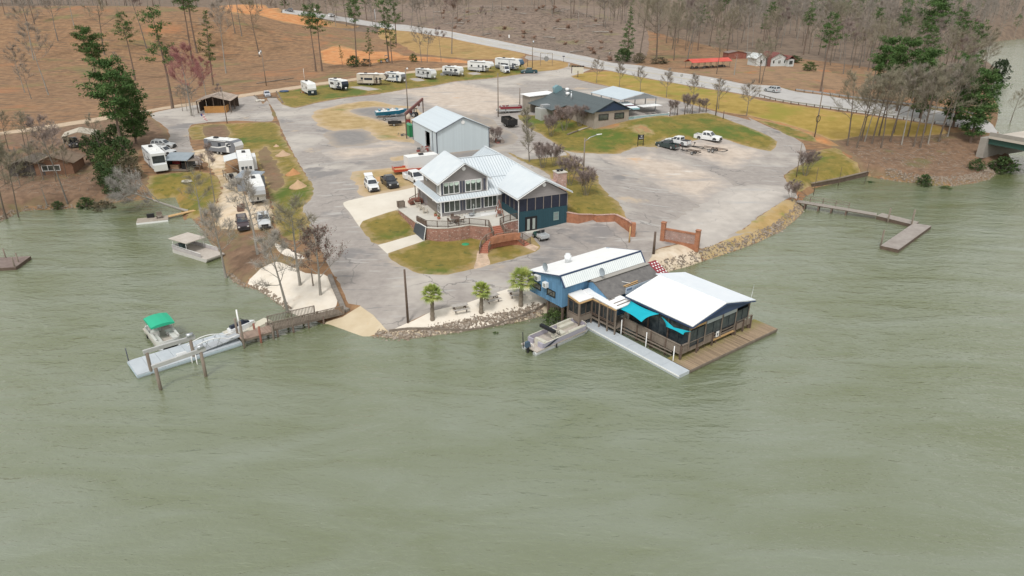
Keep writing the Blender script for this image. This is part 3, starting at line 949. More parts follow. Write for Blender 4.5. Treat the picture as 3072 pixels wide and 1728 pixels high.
# ------------------------------------------------------------------ water
wm = bpy.data.materials.new('lake_water')
wm.use_nodes=True
t=wm.node_tree
b = t.nodes['Principled BSDF']
N,L=t.nodes.new,t.links.new
b.inputs['Roughness'].default_value = .12
b.inputs['IOR'].default_value = 2.5
tc = N('ShaderNodeTexCoord')
def wnoise(sx,sy,rot,scale,det,dist_=0.0):
 mp = N('ShaderNodeMapping')
 mp.inputs['Rotation'].default_value = (0,0, R(rot))
 mp.inputs['Scale'].default_value = (sx, sy, 1)
 L(tc.outputs['Object'], mp.inputs['Vector'])
 n = N('ShaderNodeTexNoise')
 n.inputs['Scale'].default_value = scale
 n.inputs['Detail'].default_value = det
 n.inputs['Roughness'].default_value = .55
 n.inputs['Distortion'].default_value = dist_
 L(mp.outputs[0], n.inputs['Vector'])
 return n.outputs['Fac']
def mth(op,a,b_=None,c=None):
 n = N('ShaderNodeMath')
 n.operation=op
 for i,v in enumerate((a,b_,c)):
  if v is None:
   continue
  if hasattr(v, 'default_value'):
   L(v,n.inputs[i])
  else:
   n.inputs[i].default_value=v
 return n.outputs[0]
big = wnoise(.45,1.5,36,.13,4,.9)        # gust patches: bump, and wave-slope shading painted into the colour
mid = wnoise(.55,1.35,33,.62,4,.6)       # wind waves
sml = wnoise(.6,1.35,22,2.3,4,.5)        # ripples
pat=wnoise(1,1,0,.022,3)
h = mth('MULTIPLY_ADD', big, .8, mth('MULTIPLY_ADD', mid, .55, mth('MULTIPLY', sml, .22)))
bp = N('ShaderNodeBump')
bp.inputs['Strength'].default_value = 1.0
bp.inputs['Distance'].default_value = .34
L(h, bp.inputs['Height'])
L(bp.outputs[0], b.inputs['Normal'])
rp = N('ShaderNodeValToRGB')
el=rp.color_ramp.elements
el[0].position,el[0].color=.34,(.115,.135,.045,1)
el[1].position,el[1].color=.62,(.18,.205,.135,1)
L(mth('MULTIPLY_ADD', big, .6, mth('MULTIPLY', pat, .4)), rp.inputs['Fac'])  # dark olive slope shading painted in along big, blended with turbidity patches
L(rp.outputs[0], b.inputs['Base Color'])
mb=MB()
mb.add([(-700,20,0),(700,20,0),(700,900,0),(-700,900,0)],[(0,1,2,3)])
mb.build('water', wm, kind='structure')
# ------------------------------------------------------------------ building materials
BM={}
BM['siding'] = line_mat('grey_siding', (.285,.265,.26),(.20,.187,.185),.20,1,.10,.7,.06)
BM['siding_b'] = line_mat('darker_siding', (.235,.205,.18),(.165,.142,.125),.20,1,.10,.7,.06)  # browner and darker tone than the front siding
BM['white'] = mat('white_trim', (.80,.80,.79), rough=.5)
BM['roof'] = mat('white_metal_roof', [(.56,.61,.645),(.64,.68,.70)],.5,5,.45, metal=.0, spec=.6)
BM['roof_w'] = mat('white_membrane_roof', [(.80,.80,.795),(.86,.86,.85)],.7,6,.55, big=[((.70,.69,.66),.35,.62,.78)])
BM['shutter'] = mat('slate_shutter', (.07,.075,.10), rough=.6)
BM['glass'] = mat('window_glass', [(.035,.045,.045),(.10,.115,.095)],1.1,3,.06, spec=.7)
BM['screen'] = mat('dark_screen', [(.012,.016,.034),(.02,.025,.045)],1.5,3,.6)
BM['teal'] = line_mat('teal_boards', (.018,.065,.085),(.008,.03,.045),.30,0,.08,.6,.10)
BM['teal_trim'] = mat('dark_trim', (.012,.02,.03), rough=.5)
BM['brick'] = brick_mat('red_brick', (.30,.115,.075),(.36,.17,.125),(.33,.25,.21),.24,.08,(.62,.55,.50))
BM['brick2'] = brick_mat('orange_brick', (.36,.125,.055),(.42,.16,.08),(.36,.22,.15),.24,.08, None)
BM['brick3'] = brick_mat('rose_brick', (.42,.22,.175),(.50,.30,.25),(.50,.40,.35),.24,.08,(.66,.58,.54))
BM['concrete'] = mat('concrete', [(.50,.475,.42),(.60,.57,.51)],.8,6,.9)
BM['timber'] = mat('weathered_timber', [(.155,.125,.10),(.25,.205,.165)],1.5,6,.9, stretch=(1,1,.3))
BM['timber_d'] = mat('dark_timber', [(.085,.06,.045),(.15,.105,.08)],1.5,6,.85)
BM['timber_r'] = mat('reddish_timber', [(.22,.085,.06),(.30,.13,.09)],1.5,5,.8)
BM['timber_n'] = mat('new_timber', [(.46,.29,.13),(.56,.37,.18)],1.5,5,.8)
BM['step'] = mat('brick_step', [(.33,.12,.075),(.42,.18,.12)],4,4,.9)
BM['plank'] = line_mat('deck_planks', (.235,.175,.115),(.05,.038,.025),.15,0,.10,.9,.32, nscale=.5)
BM['greydeck'] = mat('grey_dock_deck', [(.43,.47,.50),(.50,.54,.57)],.8,5,.6)
BM['blue'] = line_mat('blue_boards', (.105,.235,.385),(.075,.17,.29),.35,0,.07,.75,.20)
BM['navy'] = mat('navy_trim', (.03,.055,.12), rough=.5)
BM['asph_shingle'] = mat('brown_shingle', [(.115,.11,.108),(.19,.18,.172)],1.6,8,.95,.3,12, big=[((.27,.245,.21),.5,.6,.72)])
BM['black'] = mat('black_paint', (.012,.012,.014), rough=.5)
BM['steel'] = mat('galvanised_steel', [(.42,.44,.46),(.55,.57,.59)],2,4,.4, metal=.7)
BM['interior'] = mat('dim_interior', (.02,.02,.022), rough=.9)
RIBM.append(mat('roof_seam', (.40,.45,.49), rough=.5))  # darker than the roof sheet: shading at the seams put into their colour
def roof_plane(mb,poly,sp=.45,t=.10,rib=.06,down=None):
 "standing-seam roof: polygon (ccw from above) with ribs running down the slope"
 mb.slab(poly,t)
 Pn=[Vector(p) for p in poly]
 n=Vector((0,0,0))
 for i in range(len(Pn)):
  n+=Pn[i].cross(Pn[(i+1) % len(Pn)])
 n.normalize()
 v=Vector((0,0,1))-n*n.z
 v=v.normalized() if v.length>1e-4 else Vector((0,1,0))
 u=v.cross(n).normalized()
 o=Pn[0]
 q=[((p-o).dot(u),(p-o).dot(v)) for p in Pn]
 lo,hi=min(a for a,_ in q),max(a for a,_ in q)
 k=lo+sp/2
 while k<hi-.05:
  ys=[]
  for i in range(len(q)):
   a,b=q[i],q[(i+1) % len(q)]
   if (a[0]-k)*(b[0]-k)<0:
    ys.append(a[1]+(b[1]-a[1])*(k-a[0])/(b[0]-a[0]))
  ys.sort()
  for a,b in zip(ys[::2],ys[1::2]):
   if b-a>.15:
    mb.rib=mb.rib or MB()
    mb.rib.bar(o+u*k+v*(a+.02)+n*rib*.5,o+u*k+v*(b-.02)+n*rib*.5,rib,rib,n)
  k+=sp
 return mb
def lerp(a,b,t):
 return tuple(a[i]+(b[i]-a[i])*t for i in range(len(a)))
def win(par, p0, p1, z0, z1, npane, frame=None, depth=.07, fw=.09, out=None, glass=None, rows=1, name='window'):
 "window on a wall: p0->p1 base line (2D, outside on the right when walking p0->p1); frame part with pane children"
 frame = frame or BM['white']
 glass = glass or BM['glass']
 p0,p1=Vector((*p0,0)),Vector((*p1,0))
 d=(p1-p0)
 Lw=d.length
 d.normalize()
 nrm=Vector((d.y,-d.x,0))
 f=MB()
 o=nrm*(depth/2)
 def bar(a,b,w_):
  f.bar(a+o,b+o,w_,depth,nrm)
 up=Vector((0,0,1))
 A=p0+up*z0
 B=p1+up*z0
 bar(A+up*fw/2,B+up*fw/2,fw)
 bar(A+up*(z1-z0-fw/2),B+up*(z1-z0-fw/2),fw)
 for i in range(npane+1):
  x=fw/2+(Lw-fw)*i/npane
  bar(A+d*x+up*fw,A+d*x+up*(z1-z0-fw),fw)
 for r in range(1,rows):
  zz=(z1-z0)*r/rows
  bar(A+up*zz+d*fw,B+up*zz-d*fw,fw*.6)
 fo=f.build(name,frame,par)
 for i in range(npane):
  x0=fw+(Lw-fw)*i/npane
  x1=(Lw-fw)*(i+1)/npane
  g=MB()
  q=[A+d*x0+up*fw,A+d*x1+up*fw,A+d*x1+up*(z1-z0-fw),A+d*x0+up*(z1-z0-fw)]
  g.slab([p+nrm*.015 for p in q],.012)
  g.build('pane', glass, fo)
 return fo
def panel(par,name,p0,p1,z0,z1,m,depth=.05,**kw):
 p0,p1=Vector((*p0,0)),Vector((*p1,0))
 d=(p1-p0).normalized()
 nrm=Vector((d.y,-d.x,0))
 mb=MB()
 up=Vector((0,0,1))
 q=[p0+up*z0,p1+up*z0,p1+up*z1,p0+up*z1]
 mb.slab([p+nrm*depth for p in q],depth)
 return mb.build(name,m,par,**kw)
def railing(par, path, h=.95, post_sp=1.9, m=None, mp=None, bal=.13, postw=.10, name_post='post', bw=.03, rails=2):
 "posts as parts, rails as one part, balusters as one part of small stuff; path = list of 3D floor points"
 m = m or BM['timber_d']
 mp=mp or m
 rl,bl=MB(),MB()
 pts_=[Vector(p) for p in path]
 done=False
 for i in range(len(pts_)-1):
  a,b=pts_[i],pts_[i+1]
  L_=(b-a).length
  k=max(1,round(L_/post_sp))
  up=Vector((0,0,h))
  rl.bar(a+up,b+up,.11,.05)
  if rails>1:
   rl.bar(a+Vector((0,0,.10)),b+Vector((0,0,.10)),.05,.05)
  for j in range(k+(1 if i==len(pts_)-2 else 0)):
   p=a.lerp(b,j/k)
   MB().box(p.x-postw/2,p.y-postw/2,p.z-.05,p.x+postw/2,p.y+postw/2,p.z+h+.03).build(name_post,mp,par)
  nb=int(L_/bal)
  for j in range(1,nb):
   p=a.lerp(b,j/nb)
   bl.bar(p+Vector((0,0,.12)),p+Vector((0,0,h-.02)),bw)
 rl.build('rail', m, par, kind='stuff' if len(pts_) > 2 or rails > 1 else None)
 if bal<L_ and bl.v:
  bl.build('baluster', m, par, kind='stuff')
# ------------------------------------------------------------------ the house on the terrace
HO=(-10.64,98.29,4.0)
HA=25
H_ = thing('lake_house', 'two storey grey house with pale ribbed metal roof and teal screened porch wing', 'house', HO, HA)
mb=MB()
mb.box(.02,.02,-.4,9.93,11.5,2.7).box(.02,.02,2.7,7.58,7.8,5.3).box(9.93,.02,-.4,18.2,11.5,2.7)
mb.slab([(.02,.02,5.3),(7.58,.02,5.3),(3.8,.02,7.72)],.2)
mb.build('wall', BM['siding'], H_)
MB().box(-.012,0,-.4,.02,6.4,2.62).box(-.012,0,2.75,.02,7.8,5.3).build('wall', BM['siding_b'], H_, label='darker brown-grey side wall of the house')
for x0,y0,x1,y1,z0,z1 in [(-.06,-.06,.12,.1,0,2.6),(-.06,-.06,.12,.1,3.2,5.3),(7.48,-.06,7.64,.1,3.0,5.3),(9.2,-.05,9.36,.02,0,2.6)]:
 MB().box(x0, y0, z0, x1, y1, z1).build('corner_trim', BM['white'], H_)
# upper roof
mb=MB()
roof_plane(mb,[(-.5,-.5,5.13),(3.8,-.5,7.86),(3.8,8.3,7.86),(-.5,8.3,5.13)][::-1],.42)
roof_plane(mb,[(8.1,-.5,5.13),(3.8,-.5,7.86),(3.8,8.3,7.86),(8.1,8.3,5.13)],.42)
mb.bar((3.8,-.55,7.9),(3.8,8.3,7.9),.28,.06)
mb.build('roof', BM['roof'], H_)
mb=MB()
for s,x in ((-1,-.52),(1,8.12)):
 mb.bar((x,-.56,5.03),(3.8,-.56,7.76),.05,.2,(0,-1,0))
 mb.bar((x,-.5,5.02),(x,8.3,5.02),.10,.12)
mb.build('fascia', BM['white'], H_)
# skirt roof round two sides
mb=MB()
roof_plane(mb,[(-.8,-.75,2.58),(7.62,-.75,2.58),(7.62,0,3.12),(0,0,3.12)],.42)
roof_plane(mb,[(-.8,10.6,2.58),(-.8,-.75,2.58),(0,0,3.12),(0,10.6,3.12)],.42)
mb.build('skirt_roof', BM['roof'], H_)
mb=MB()
mb.bar((-.82,-.8,2.5),(9.55,-.8,2.5),.10,.12).bar((-.84,-.8,2.5),(-.84,10.6,2.5),.10,.12)
mb.build('gutter', BM['white'], H_)
each([(-.75, y - .05,0,-.63, y + .07,2.5) for y in (8.0,10.4)], 'porch_post', BM['timber_d'], H_)
MB().box(-.012,6.45,0,.6,10.6,.02).build('porch_floor', BM['timber_r'], H_)
# main roof
mb=MB()
S=.635
def zf(y):
 return 2.6+S*(y+.75)
RY=6.2
RZ=zf(RY)
roof_plane(mb,[(7.62,-.75,2.6),(19.5,-.75,2.6),(12.5,RY,RZ),(5.0,RY,RZ),(7.62,2.6,zf(2.6))],.45)
roof_plane(mb,[(19.5,-.75,2.6),(19.5,12.6,2.6),(12.5,12.6,RZ),(12.5,RY,RZ)],.45)
roof_plane(mb,[(12.5,RY,RZ),(12.5,12.6,RZ),(6.1,12.6,RZ-S*6.4)],.45)
roof_plane(mb,[(5.0,RY,RZ),(12.5,RY,RZ),(6.1,12.6,RZ-S*6.4),(4.0,12.6,RZ-S*6.4)],.45)
mb.bar((5.0,RY,RZ+.03),(12.5,RY,RZ+.03),.3,.05).bar((12.5,RY,RZ+.03),(12.5,12.6,RZ+.03),.3,.05)
mb.bar((12.5,RY,RZ+.03),(19.5,-.75,2.63),.26,.05)
mb.bar((8.1,2.3,zf(2.3)+.05),(11.8,2.3,zf(2.3)+.05),.16,.05)
mb.build('roof', BM['roof'], H_)
mb=MB()
mb.bar((12.5,12.64,RZ-.1),(19.5,12.64,2.5),.05,.2,(0,1,0)).bar((12.5,12.64,RZ-.1),(5.6,12.64,RZ-S*6.9-.1),.05,.2,(0,1,0))
mb.bar((19.53,-.75,2.5),(19.53,12.6,2.5),.08,.14)
mb.build('fascia', BM['white'], H_)
# porch wing
PX0,PX1,PY=9.93,18.2,-6.2
PMX=14.1
mb=MB()
mb.box(PX0,PY,-2.3,PX1,-.05,1.12)
mb.build('lower_wall', BM['teal'], H_)
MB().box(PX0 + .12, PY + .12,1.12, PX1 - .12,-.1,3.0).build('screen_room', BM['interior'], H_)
mb=MB()
mb.slab([(PX0,PY+.0,3.05),(PX1,PY+.0,3.05),(PMX,PY+.0,5.45)],.25)
mb.box(PX0,PY+.25,3.0,PX0+.15,0,3.2).box(PX1-.15,PY+.25,3.0,PX1,0,3.2)
mb.build('gable_wall', BM['siding'], H_)
PE,PR=3.3,5.62
mb=MB()
roof_plane(mb,[(9.5,-6.65,PE),(PMX,-6.65,PR),(PMX,4.4,PR),(9.5,.4,PE)][::-1],.42)
roof_plane(mb,[(18.75,-6.65,PE),(PMX,-6.65,PR),(PMX,4.4,PR),(18.75,.4,PE)],.42)
mb.bar((PMX,-6.7,PR+.03),(PMX,4.4,PR+.03),.28,.06)
mb.build('porch_roof', BM['roof'], H_)
mb=MB()
mb.bar((9.5,-6.7,PE-.1),(PMX,-6.7,PR-.1),.05,.2,(0,-1,0)).bar((18.75,-6.7,PE-.1),(PMX,-6.7,PR-.1),.05,.2,(0,-1,0))
mb.bar((9.46,-6.6,PE-.1),(9.46,.3,PE-.1),.1,.13).bar((18.79,-6.6,PE-.1),(18.79,.3,PE-.1),.1,.13)
mb.bar((9.5,-6.55,PE-.15),(9.86,-6.3,PE-.5),.08).bar((9.86,-6.3,PE-.5),(9.86,-6.3,-2.1),.08)
mb.build('gutter', BM['white'], H_)
for i in range(6):
 x0=PX0+.05+(PX1-PX0-.1)*i/6
 x1=PX0+.05+(PX1-PX0-.1)*(i+1)/6
 panel(H_, 'screen_panel', (x0 + .05, PY + .1),(x1 - .05, PY + .1),1.15,3.05, BM['screen'],.04)
 MB().box(x0 - .05, PY - .01,1.12, x0 + .05, PY + .12,3.05).build('screen_post', BM['siding_b'], H_)
MB().box(PX1 - .1, PY - .01,1.12, PX1, PY + .12,3.05).build('screen_post', BM['siding_b'], H_)
for i in range(4):
 y0,y1=-6.05+6*i/4,-6.05+6*(i+1)/4
 panel(H_, 'screen_panel', (PX0 + .1, y1 - .05),(PX0 + .1, y0 + .05),1.15,3.0, BM['screen'],.04)
 MB().box(PX0 - .01, y1 - .04,1.12, PX0 + .1, y1 + .04,3.0).build('screen_post', BM['siding_b'], H_)
# double door and window in the teal wall
f=MB()
for x in (11.1,12.0,12.9):
 f.box(x-.1,PY-.07,-2.08,x+.1,PY,.05)
f.box(11.0,PY-.07,.05,13.0,PY,.2)
dr = f.build('double_door', BM['black'], H_)
dg = mat('frosted_glass', (.36,.40,.37), rough=.3)
for x in (11.55,12.45):
 panel(dr, 'pane', (x - .36, PY - .02),(x + .36, PY - .02),-2.0,.04, BM['black'],.03)
 panel(dr, 'pane', (x - .22, PY - .052),(x + .22, PY - .052),-1.8,-.12, dg, .02)
MB().box(10.9, PY - .9,-2.2,13.2, PY, -2.0).box(13.2, PY - .25,-2.2,18.2, PY, -2.05).build('door_step', BM['concrete'], H_)
win(H_, (15.8, PY),(16.7, PY),-.95,.35,1, mat('sage_frame', (.22,.32,.30)), glass=mat('grey_glass', (.22,.26,.25), rough=.15), rows=2)
# windows and shutters of the two storey front
for x0,x1,z0,z1 in [(.5,3.05,.5,2.4),(3.95,6.5,.5,2.4),(6.95,9.15,.5,2.4),(.45,3.05,3.3,5.15),(3.95,6.6,3.3,5.15)]:
 win(H_,(x0,0),(x1,0),z0,z1,3)
for x0,z0,z1 in [(.13,.55,2.35),(3.1,.55,2.35),(3.58,.55,2.35),(6.55,.55,2.35),(.14,3.35,5.1),(3.1,3.35,5.1),(3.58,3.35,5.1),(6.95,3.35,5.1)]:
 panel(H_, 'shutter', (x0,0),(x0 + .32,0), z0, z1, BM['shutter'],.05)
for y0,y1,z0,z1,n,r in [(.15,1.35,.45,2.4,2,2),(.15,1.35,3.3,5.15,2,1),(3.2,3.75,1.5,2.45,1,1),(5.9,6.5,4.1,5.15,1,1)]:
 win(H_,(-.012,y1),(-.012,y0),z0,z1,n,rows=r)
for y0,z0,z1 in [(1.42,.5,2.35),(1.42,3.35,5.1),(2.85,1.5,2.45),(3.8,1.5,2.45),(5.5,4.1,5.15),(6.55,4.1,5.15)]:
 panel(H_, 'shutter', (-.012, y0 + .3),(-.012, y0), z0, z1, BM['shutter'],.04)
sc_ = mat('pale_valance', (.55,.66,.58), rough=.9)
for x0 in (.62,1.44,2.27,4.1,4.95,5.8):
 mbv=MB()
 mbv.slab([(x0,-.032,4.7),(x0+.2,-.032,4.55),(x0+.36,-.032,4.52),(x0+.52,-.032,4.58),(x0+.68,-.032,4.72),(x0+.68,-.032,5.02),(x0,-.032,5.02)],.01)
 mbv.build('valance', sc_, H_)
for x,y,z in [(3.8,-.0,6.95),(PMX,PY-.0,4.85)]:
 MB().cyl((x, y, z),(x, y - .09, z),.3,16).cyl((x, y - .09, z),(x, y - .13, z),.2,16).build('round_vent', BM['white'], H_)
# chimney
mb=MB()
mb.box(19.55,-.6,-.6,21.1,1.1,4.6).box(18.9,-.2,-.6,19.55,1.0,3.3)
ch = mb.build('chimney', BM['brick3'], H_)
MB().box(19.45,-.7,4.6,21.2,1.2,4.72).build('chimney_cap', BM['concrete'], ch)
for x in (19.95,20.6):
 MB().cyl((x, .25,4.72),(x, .25,4.98),.22,10).box(x - .3,-.05,4.98, x + .3,.55,5.04).build('flue', BM['black'], ch)
# ------------------------------------------------------------------ terrace with brick wall, railing and split stair
T_ = thing('brick_terrace', 'raised concrete terrace on a curved red brick wall with split stair', 'terrace', HO, HA)
TP=[(-4.8,6.4),(-4.25,-.8),(-3.65,-3.7),(-2.4,-4.7),(-.85,-5.3),(1.0,-5.45),(2.5,-5.3),(3.4,-6.2),(4.3,-6.95),(4.75,-7.3),(6.4,-7.3),(7.3,-6.75),(8.6,-6.3),(9.9,-6.15),(9.9,-.02),(-.03,-.02),(-.03,6.4)]
MB().prism(TP, -2.6,-.10).build('brick_wall', BM['brick'], T_)
cc=Vector((2.5,-1))
MB().prism([(p[0] + (-.06 if p[0] < -2 else 0), p[1] - (.06 if p[1] < -2 else 0)) for p in TP],-.10,0).build('slab', BM['concrete'], T_)
MB().box(3.2,-2.6,.004,8.7,-.6,.03).build('pale_paving', mat('pale_paving', [(.55,.55,.53),(.64,.63,.60)],.7,5), T_)
MB().box(5.6,-2.2,.03,8.9,-1.9,.2).build('low_kerb', BM['white'], T_)
mb=MB()
rs_=random.Random(9)
for i in range(30):
 x,y=rs_.uniform(.9,7.0),rs_.uniform(-.75,-.12)
 mb.blob((x,y,.05),(rs_.uniform(.08,.2),rs_.uniform(.08,.18),.08),rs_,6,4)
mb.build('bed_stones', mat('bed_stone', [(.3,.27,.24),(.48,.43,.38)],3), T_, kind='stuff')
railing(T_,[(-4.05,-.9,0),(-3.5,-3.55,0),(-.8,-5.15,0),(2.5,-5.15,0),(4.35,-6.8,0),(4.7,-7.2,0)],post_sp=1.75)
railing(T_,[(6.5,-7.15,0),(7.3,-6.6,0),(8.6,-6.15,0),(9.75,-6.0,0)],post_sp=1.3)
# solid upper leaf by the slanted hatch
MB().slab([(-4.2,-.95,.05),(-3.62,-3.55,.05),(-3.62,-3.55,.9),(-4.2,-.95,.9)],.04).build('rail_boards', BM['timber_d'], T_)
# stair: upper flight, landing, two curved flights
SM = BM['step']
for i in range(6):
 y=-7.3-.3*i
 MB().box(4.75, y - .32,-2.2,6.4, y, -.17 * i - .02).build('step', SM, T_)
LZ=-1.05
MB().prism([(4.35,-10.2),(6.9,-10.2),(7.0,-9.0),(4.2,-9.0)],-2.2, LZ).build('landing', SM, T_)
def flight(path,n,wid,z0,z1):
 pts_=[Vector(p) for p in path]
 for i in range(n):
  t=(i+.5)/n*(len(pts_)-1)
  k=min(int(t),len(pts_)-2)
  c=pts_[k].lerp(pts_[k+1],t-k)
  d=(pts_[k+1]-pts_[k])
  if k+2<len(pts_):
   d=d.lerp(pts_[k+2]-pts_[k+1],(t-k)*.6)
  d=d.normalized()
  s=Vector((-d.y,d.x))
  L_=sum((pts_[q+1]-pts_[q]).length for q in range(len(pts_)-1))/n*.58
  q=[c-d*L_-s*wid,c+d*L_-s*wid,c+d*L_+s*wid,c-d*L_+s*wid]
  MB().prism([(p.x, p.y) for p in q],-2.25, z0 + (z1 - z0) * (i + 1) / (n + .3)).build('step', SM, T_)
flight([(4.35,-9.6),(3.3,-9.9),(2.5,-10.6),(2.05,-11.5)],7,.62,LZ,-2.12)
flight([(6.9,-9.6),(7.8,-9.8),(8.5,-10.4),(8.9,-11.2)],7,.58,LZ,-2.12)
MB().prism([(4.35,-10.22),(3.9,-10.5),(3.2,-11.0),(4.2,-10.9),(5.6,-10.75),(7.0,-10.7),(8.0,-10.9),(7.4,-10.4),(6.9,-10.22)][::-1],-2.3, LZ - .25).build('stair_wall', BM['brick2'], T_)
for path in ([(4.7,-7.3,0),(4.65,-9.0,LZ),(3.4,-9.25,-1.3),(2.2,-10.2,-1.7),(1.4,-11.5,-2.1)],
             [(4.5,-10.25,LZ),(3.6,-10.6,-1.5),(2.75,-11.55,-2.1)],
             [(6.45,-7.3,0),(6.6,-9.0,LZ),(7.6,-9.15,-1.3),(8.8,-9.8,-1.7),(9.5,-11.0,-2.1)],
             [(4.5,-10.25,LZ),(6.8,-10.25,LZ),(7.6,-10.5,-1.4),(8.3,-11.4,-2.1)]):
 railing(T_, path, .9,1.3, BM['timber'], BM['timber_d'],.16,.09)
# slanted hatch leaning on the end of the wall
mb=MB()
mb.slab([(-4.75,-.35,-2.0),(-4.2,-3.9,-2.15),(-3.75,-3.85,.1),(-4.25,-.8,.1)],.08)
hb = mb.build('cellar_hatch', mat('charcoal_sheet', (.055,.065,.08), rough=.55), T_)
MB().bar((-4.2,-3.95,-2.15),(-3.72,-3.9,.12),.08).bar((-3.72,-3.9,.12),(-4.25,-.8,.14),.14,.08).build('hatch_frame', BM['white'], hb)
# side steps with red railing by the driveway
ss = thing('side_steps', 'small red steps with dark handrail at the drive side of the house', 'steps', HO, HA)
for i in range(3):
 MB().box(-2.3 + .3 * i, 8.2,-.1,-.2,9.6,.2 + .17 * i).build('step', BM['timber_r'], ss)
railing(ss, [(-2.4,8.15,.1),(-.9,8.15,.7)],.9,1.5, BM['timber_d'], BM['timber_r'],.14)
# ------------------------------------------------------------------ things on the terrace
def hw(x,y,z=0):
 "house frame -> world"
 a_=R(HA)
 return (HO[0]+x*math.cos(a_)-y*math.sin(a_),HO[1]+x*math.sin(a_)+y*math.cos(a_),HO[2]+z)
def lounge(label,x,y,rz):
 t_ = thing('deck_chair', label, 'chair', hw(x, y), HA + rz, 'pale deck chairs along the house wall')
 m_ = bpy.data.materials.get('pale_resin') or mat('pale_resin', (.55,.50,.42), rough=.6)
 mb_=MB()
 mb_.slab([(-.3,0,.36),(.3,0,.36),(.3,.55,.28),(-.3,.55,.28)],.05)
 mb_.build('seat', m_, t_)
 mb_=MB()
 for i in range(5):
  xx=-.28+.14*i
  mb_.slab([(xx-.06,.52,.3),(xx+.06,.52,.3),(xx+.06,.95,1.0+.05*(2-abs(i-2))),(xx-.06,.95,1.0+.05*(2-abs(i-2)))],.03)
 mb_.build('backrest', m_, t_)
 for sx in (-1,1):
  MB().box(sx * .38 - .06,-.05,.55, sx * .38 + .06,.75,.6).build('armrest', m_, t_)
  for yy in (0,.6):
   MB().box(sx * .36 - .04, yy - .04,0, sx * .36 + .04, yy + .04,.55).build('leg', m_, t_)
lounge('pale slatted deck chair nearest the front corner of the house', -1.3,2.6,65)
lounge('pale slatted deck chair in the middle of the three by the wall', -1.3,4.3,65)
lounge('pale slatted deck chair beside the red side steps', -1.3,6.1,70)
t_ = thing('patio_table', 'round dark patio table behind the terrace railing', 'table', hw(1.0,-3.4), HA)
MB().lathe([(.0,.70),(.75,.70),(.78,.73),(.75,.76),(0,.76)], n=20).build('tabletop', mat('brown_top', [(.13,.09,.075),(.2,.15,.12)],2, rough=.4), t_)
MB().cyl((0,0,0),(0,0,.7),.06).lathe([(0,0),(.35,0),(.3,.05),(0,.06)]).build('pedestal', BM['black'], t_)
k=0
for ang, lab in ((200, 'brown patio chair at the round table, nearest the hatch'),(265, 'brown patio chair at the round table, against the railing'),(330, 'brown patio chair at the round table, nearest the stair'),(90, 'brown patio chair at the round table, nearest the house')):
 cx,cy=1.0+1.05*math.cos(R(ang)),-3.4+1.0*math.sin(R(ang))
 c_ = thing('patio_chair', lab, 'chair', hw(cx, cy), HA + ang + 90, 'chairs round the patio table')
 MB().box(-.25,-.25,.40,.25,.25,.46).build('seat', BM['timber_d'], c_)
 MB().slab([(-.25,-.27,.46),(.25,-.27,.46),(.25,-.36,.95),(-.25,-.36,.95)],.04).build('backrest', BM['timber_d'], c_)
 for sx in (-1,1):
  for sy in (-1,1):
   MB().bar((sx * .22, sy * .22,0),(sx * .22, sy * .22,.42),.04).build('leg', BM['black'], c_)
t_ = thing('porch_swing', 'reddish wooden A-frame porch swing in the corner by the screened porch', 'swing', hw(8.3,-2.9), HA - 20)
for y in (-1.1,1.1):
 mb=MB()
 mb.bar((-.6,y,0),(0,y,2.0),.09).bar((.6,y,0),(0,y,2.0),.09).bar((-.35,y,.8),(.35,y,.8),.07)
 mb.build('frame', BM['timber_r'], t_)
MB().bar((0,-1.2,2.0),(0,1.2,2.0),.1).build('top_beam', BM['timber_r'], t_)
MB().box(-.25,-.8,.42,.25,.8,.48).build('seat', BM['timber_r'], t_)
MB().slab([(-.25,-.8,.48),(-.25,.8,.48),(-.42,.8,1.0),(-.42,-.8,1.0)],.05).build('backrest', BM['timber_r'], t_)
for y in (-.75,.75):
 MB().bar((.2, y, .48),(0, y, 2.0),.025).bar((-.4, y, .9),(0, y, 2.0),.025).build('chain', BM['black'], t_)
t_ = thing('fire_pit', 'low round metal fire bowl on the pale terrace paving', 'fire pit', hw(4.2,-1.7), HA)
MB().lathe([(0,.2),(.25,.22),(.42,.42),(.45,.42),(.3,.16),(0,.12)], n=16).build('bowl', BM['steel'], t_)
for i in range(3):
 MB().bar((.3 * math.cos(i * 2.1),.3 * math.sin(i * 2.1),0),(.25 * math.cos(i * 2.1),.25 * math.sin(i * 2.1),.22),.04).build('leg', BM['black'], t_)
t_ = thing('garden_fountain', 'slim grey tiered garden statue against the house front windows', 'statue', hw(4.9,-.9), HA)
mb=MB()
mb.lathe([(0,0),(.3,0),(.28,.12),(.1,.2),(.09,.6),(.22,.75),(.2,.8),(.07,.85),(.06,1.2),(.12,1.35),(.05,1.6),(0,1.62)],n=12)
mb.build('body', mat('grey_stone', [(.25,.27,.26),(.36,.38,.36)],4), t_)
t_ = thing('wood_crate', 'open dark wicker crate standing at the edge of the concrete drive', 'crate', hw(-4.1,7.2), HA)
mb=MB()
for i in range(4):
 z=.05+.24*i
 for a_,b_ in (((-.5,-.35),(.5,-.35)),((.5,-.35),(.5,.35)),((.5,.35),(-.5,.35)),((-.5,.35),(-.5,-.35))):
  mb.bar((*a_,z+.08),(*b_,z+.08),.04,.2)
mb.build('slat', BM['timber'], t_)
for sx in (-.5,.5):
 for sy in (-.35,.35):
  MB().box(sx - .05, sy - .05,0, sx + .05, sy + .05,1.0).build('post', BM['timber_d'], t_)
o = MB().lathe([(0,0),(.55,0),(.55,.06),(.48,.09),(0,.1)], n=18).build('well_cover', mat('green_plastic', (.03,.30,.13), rough=.5))
q = PG('C1', 1275,1027)
o.location=(q.x,q.y,q.z-.01)
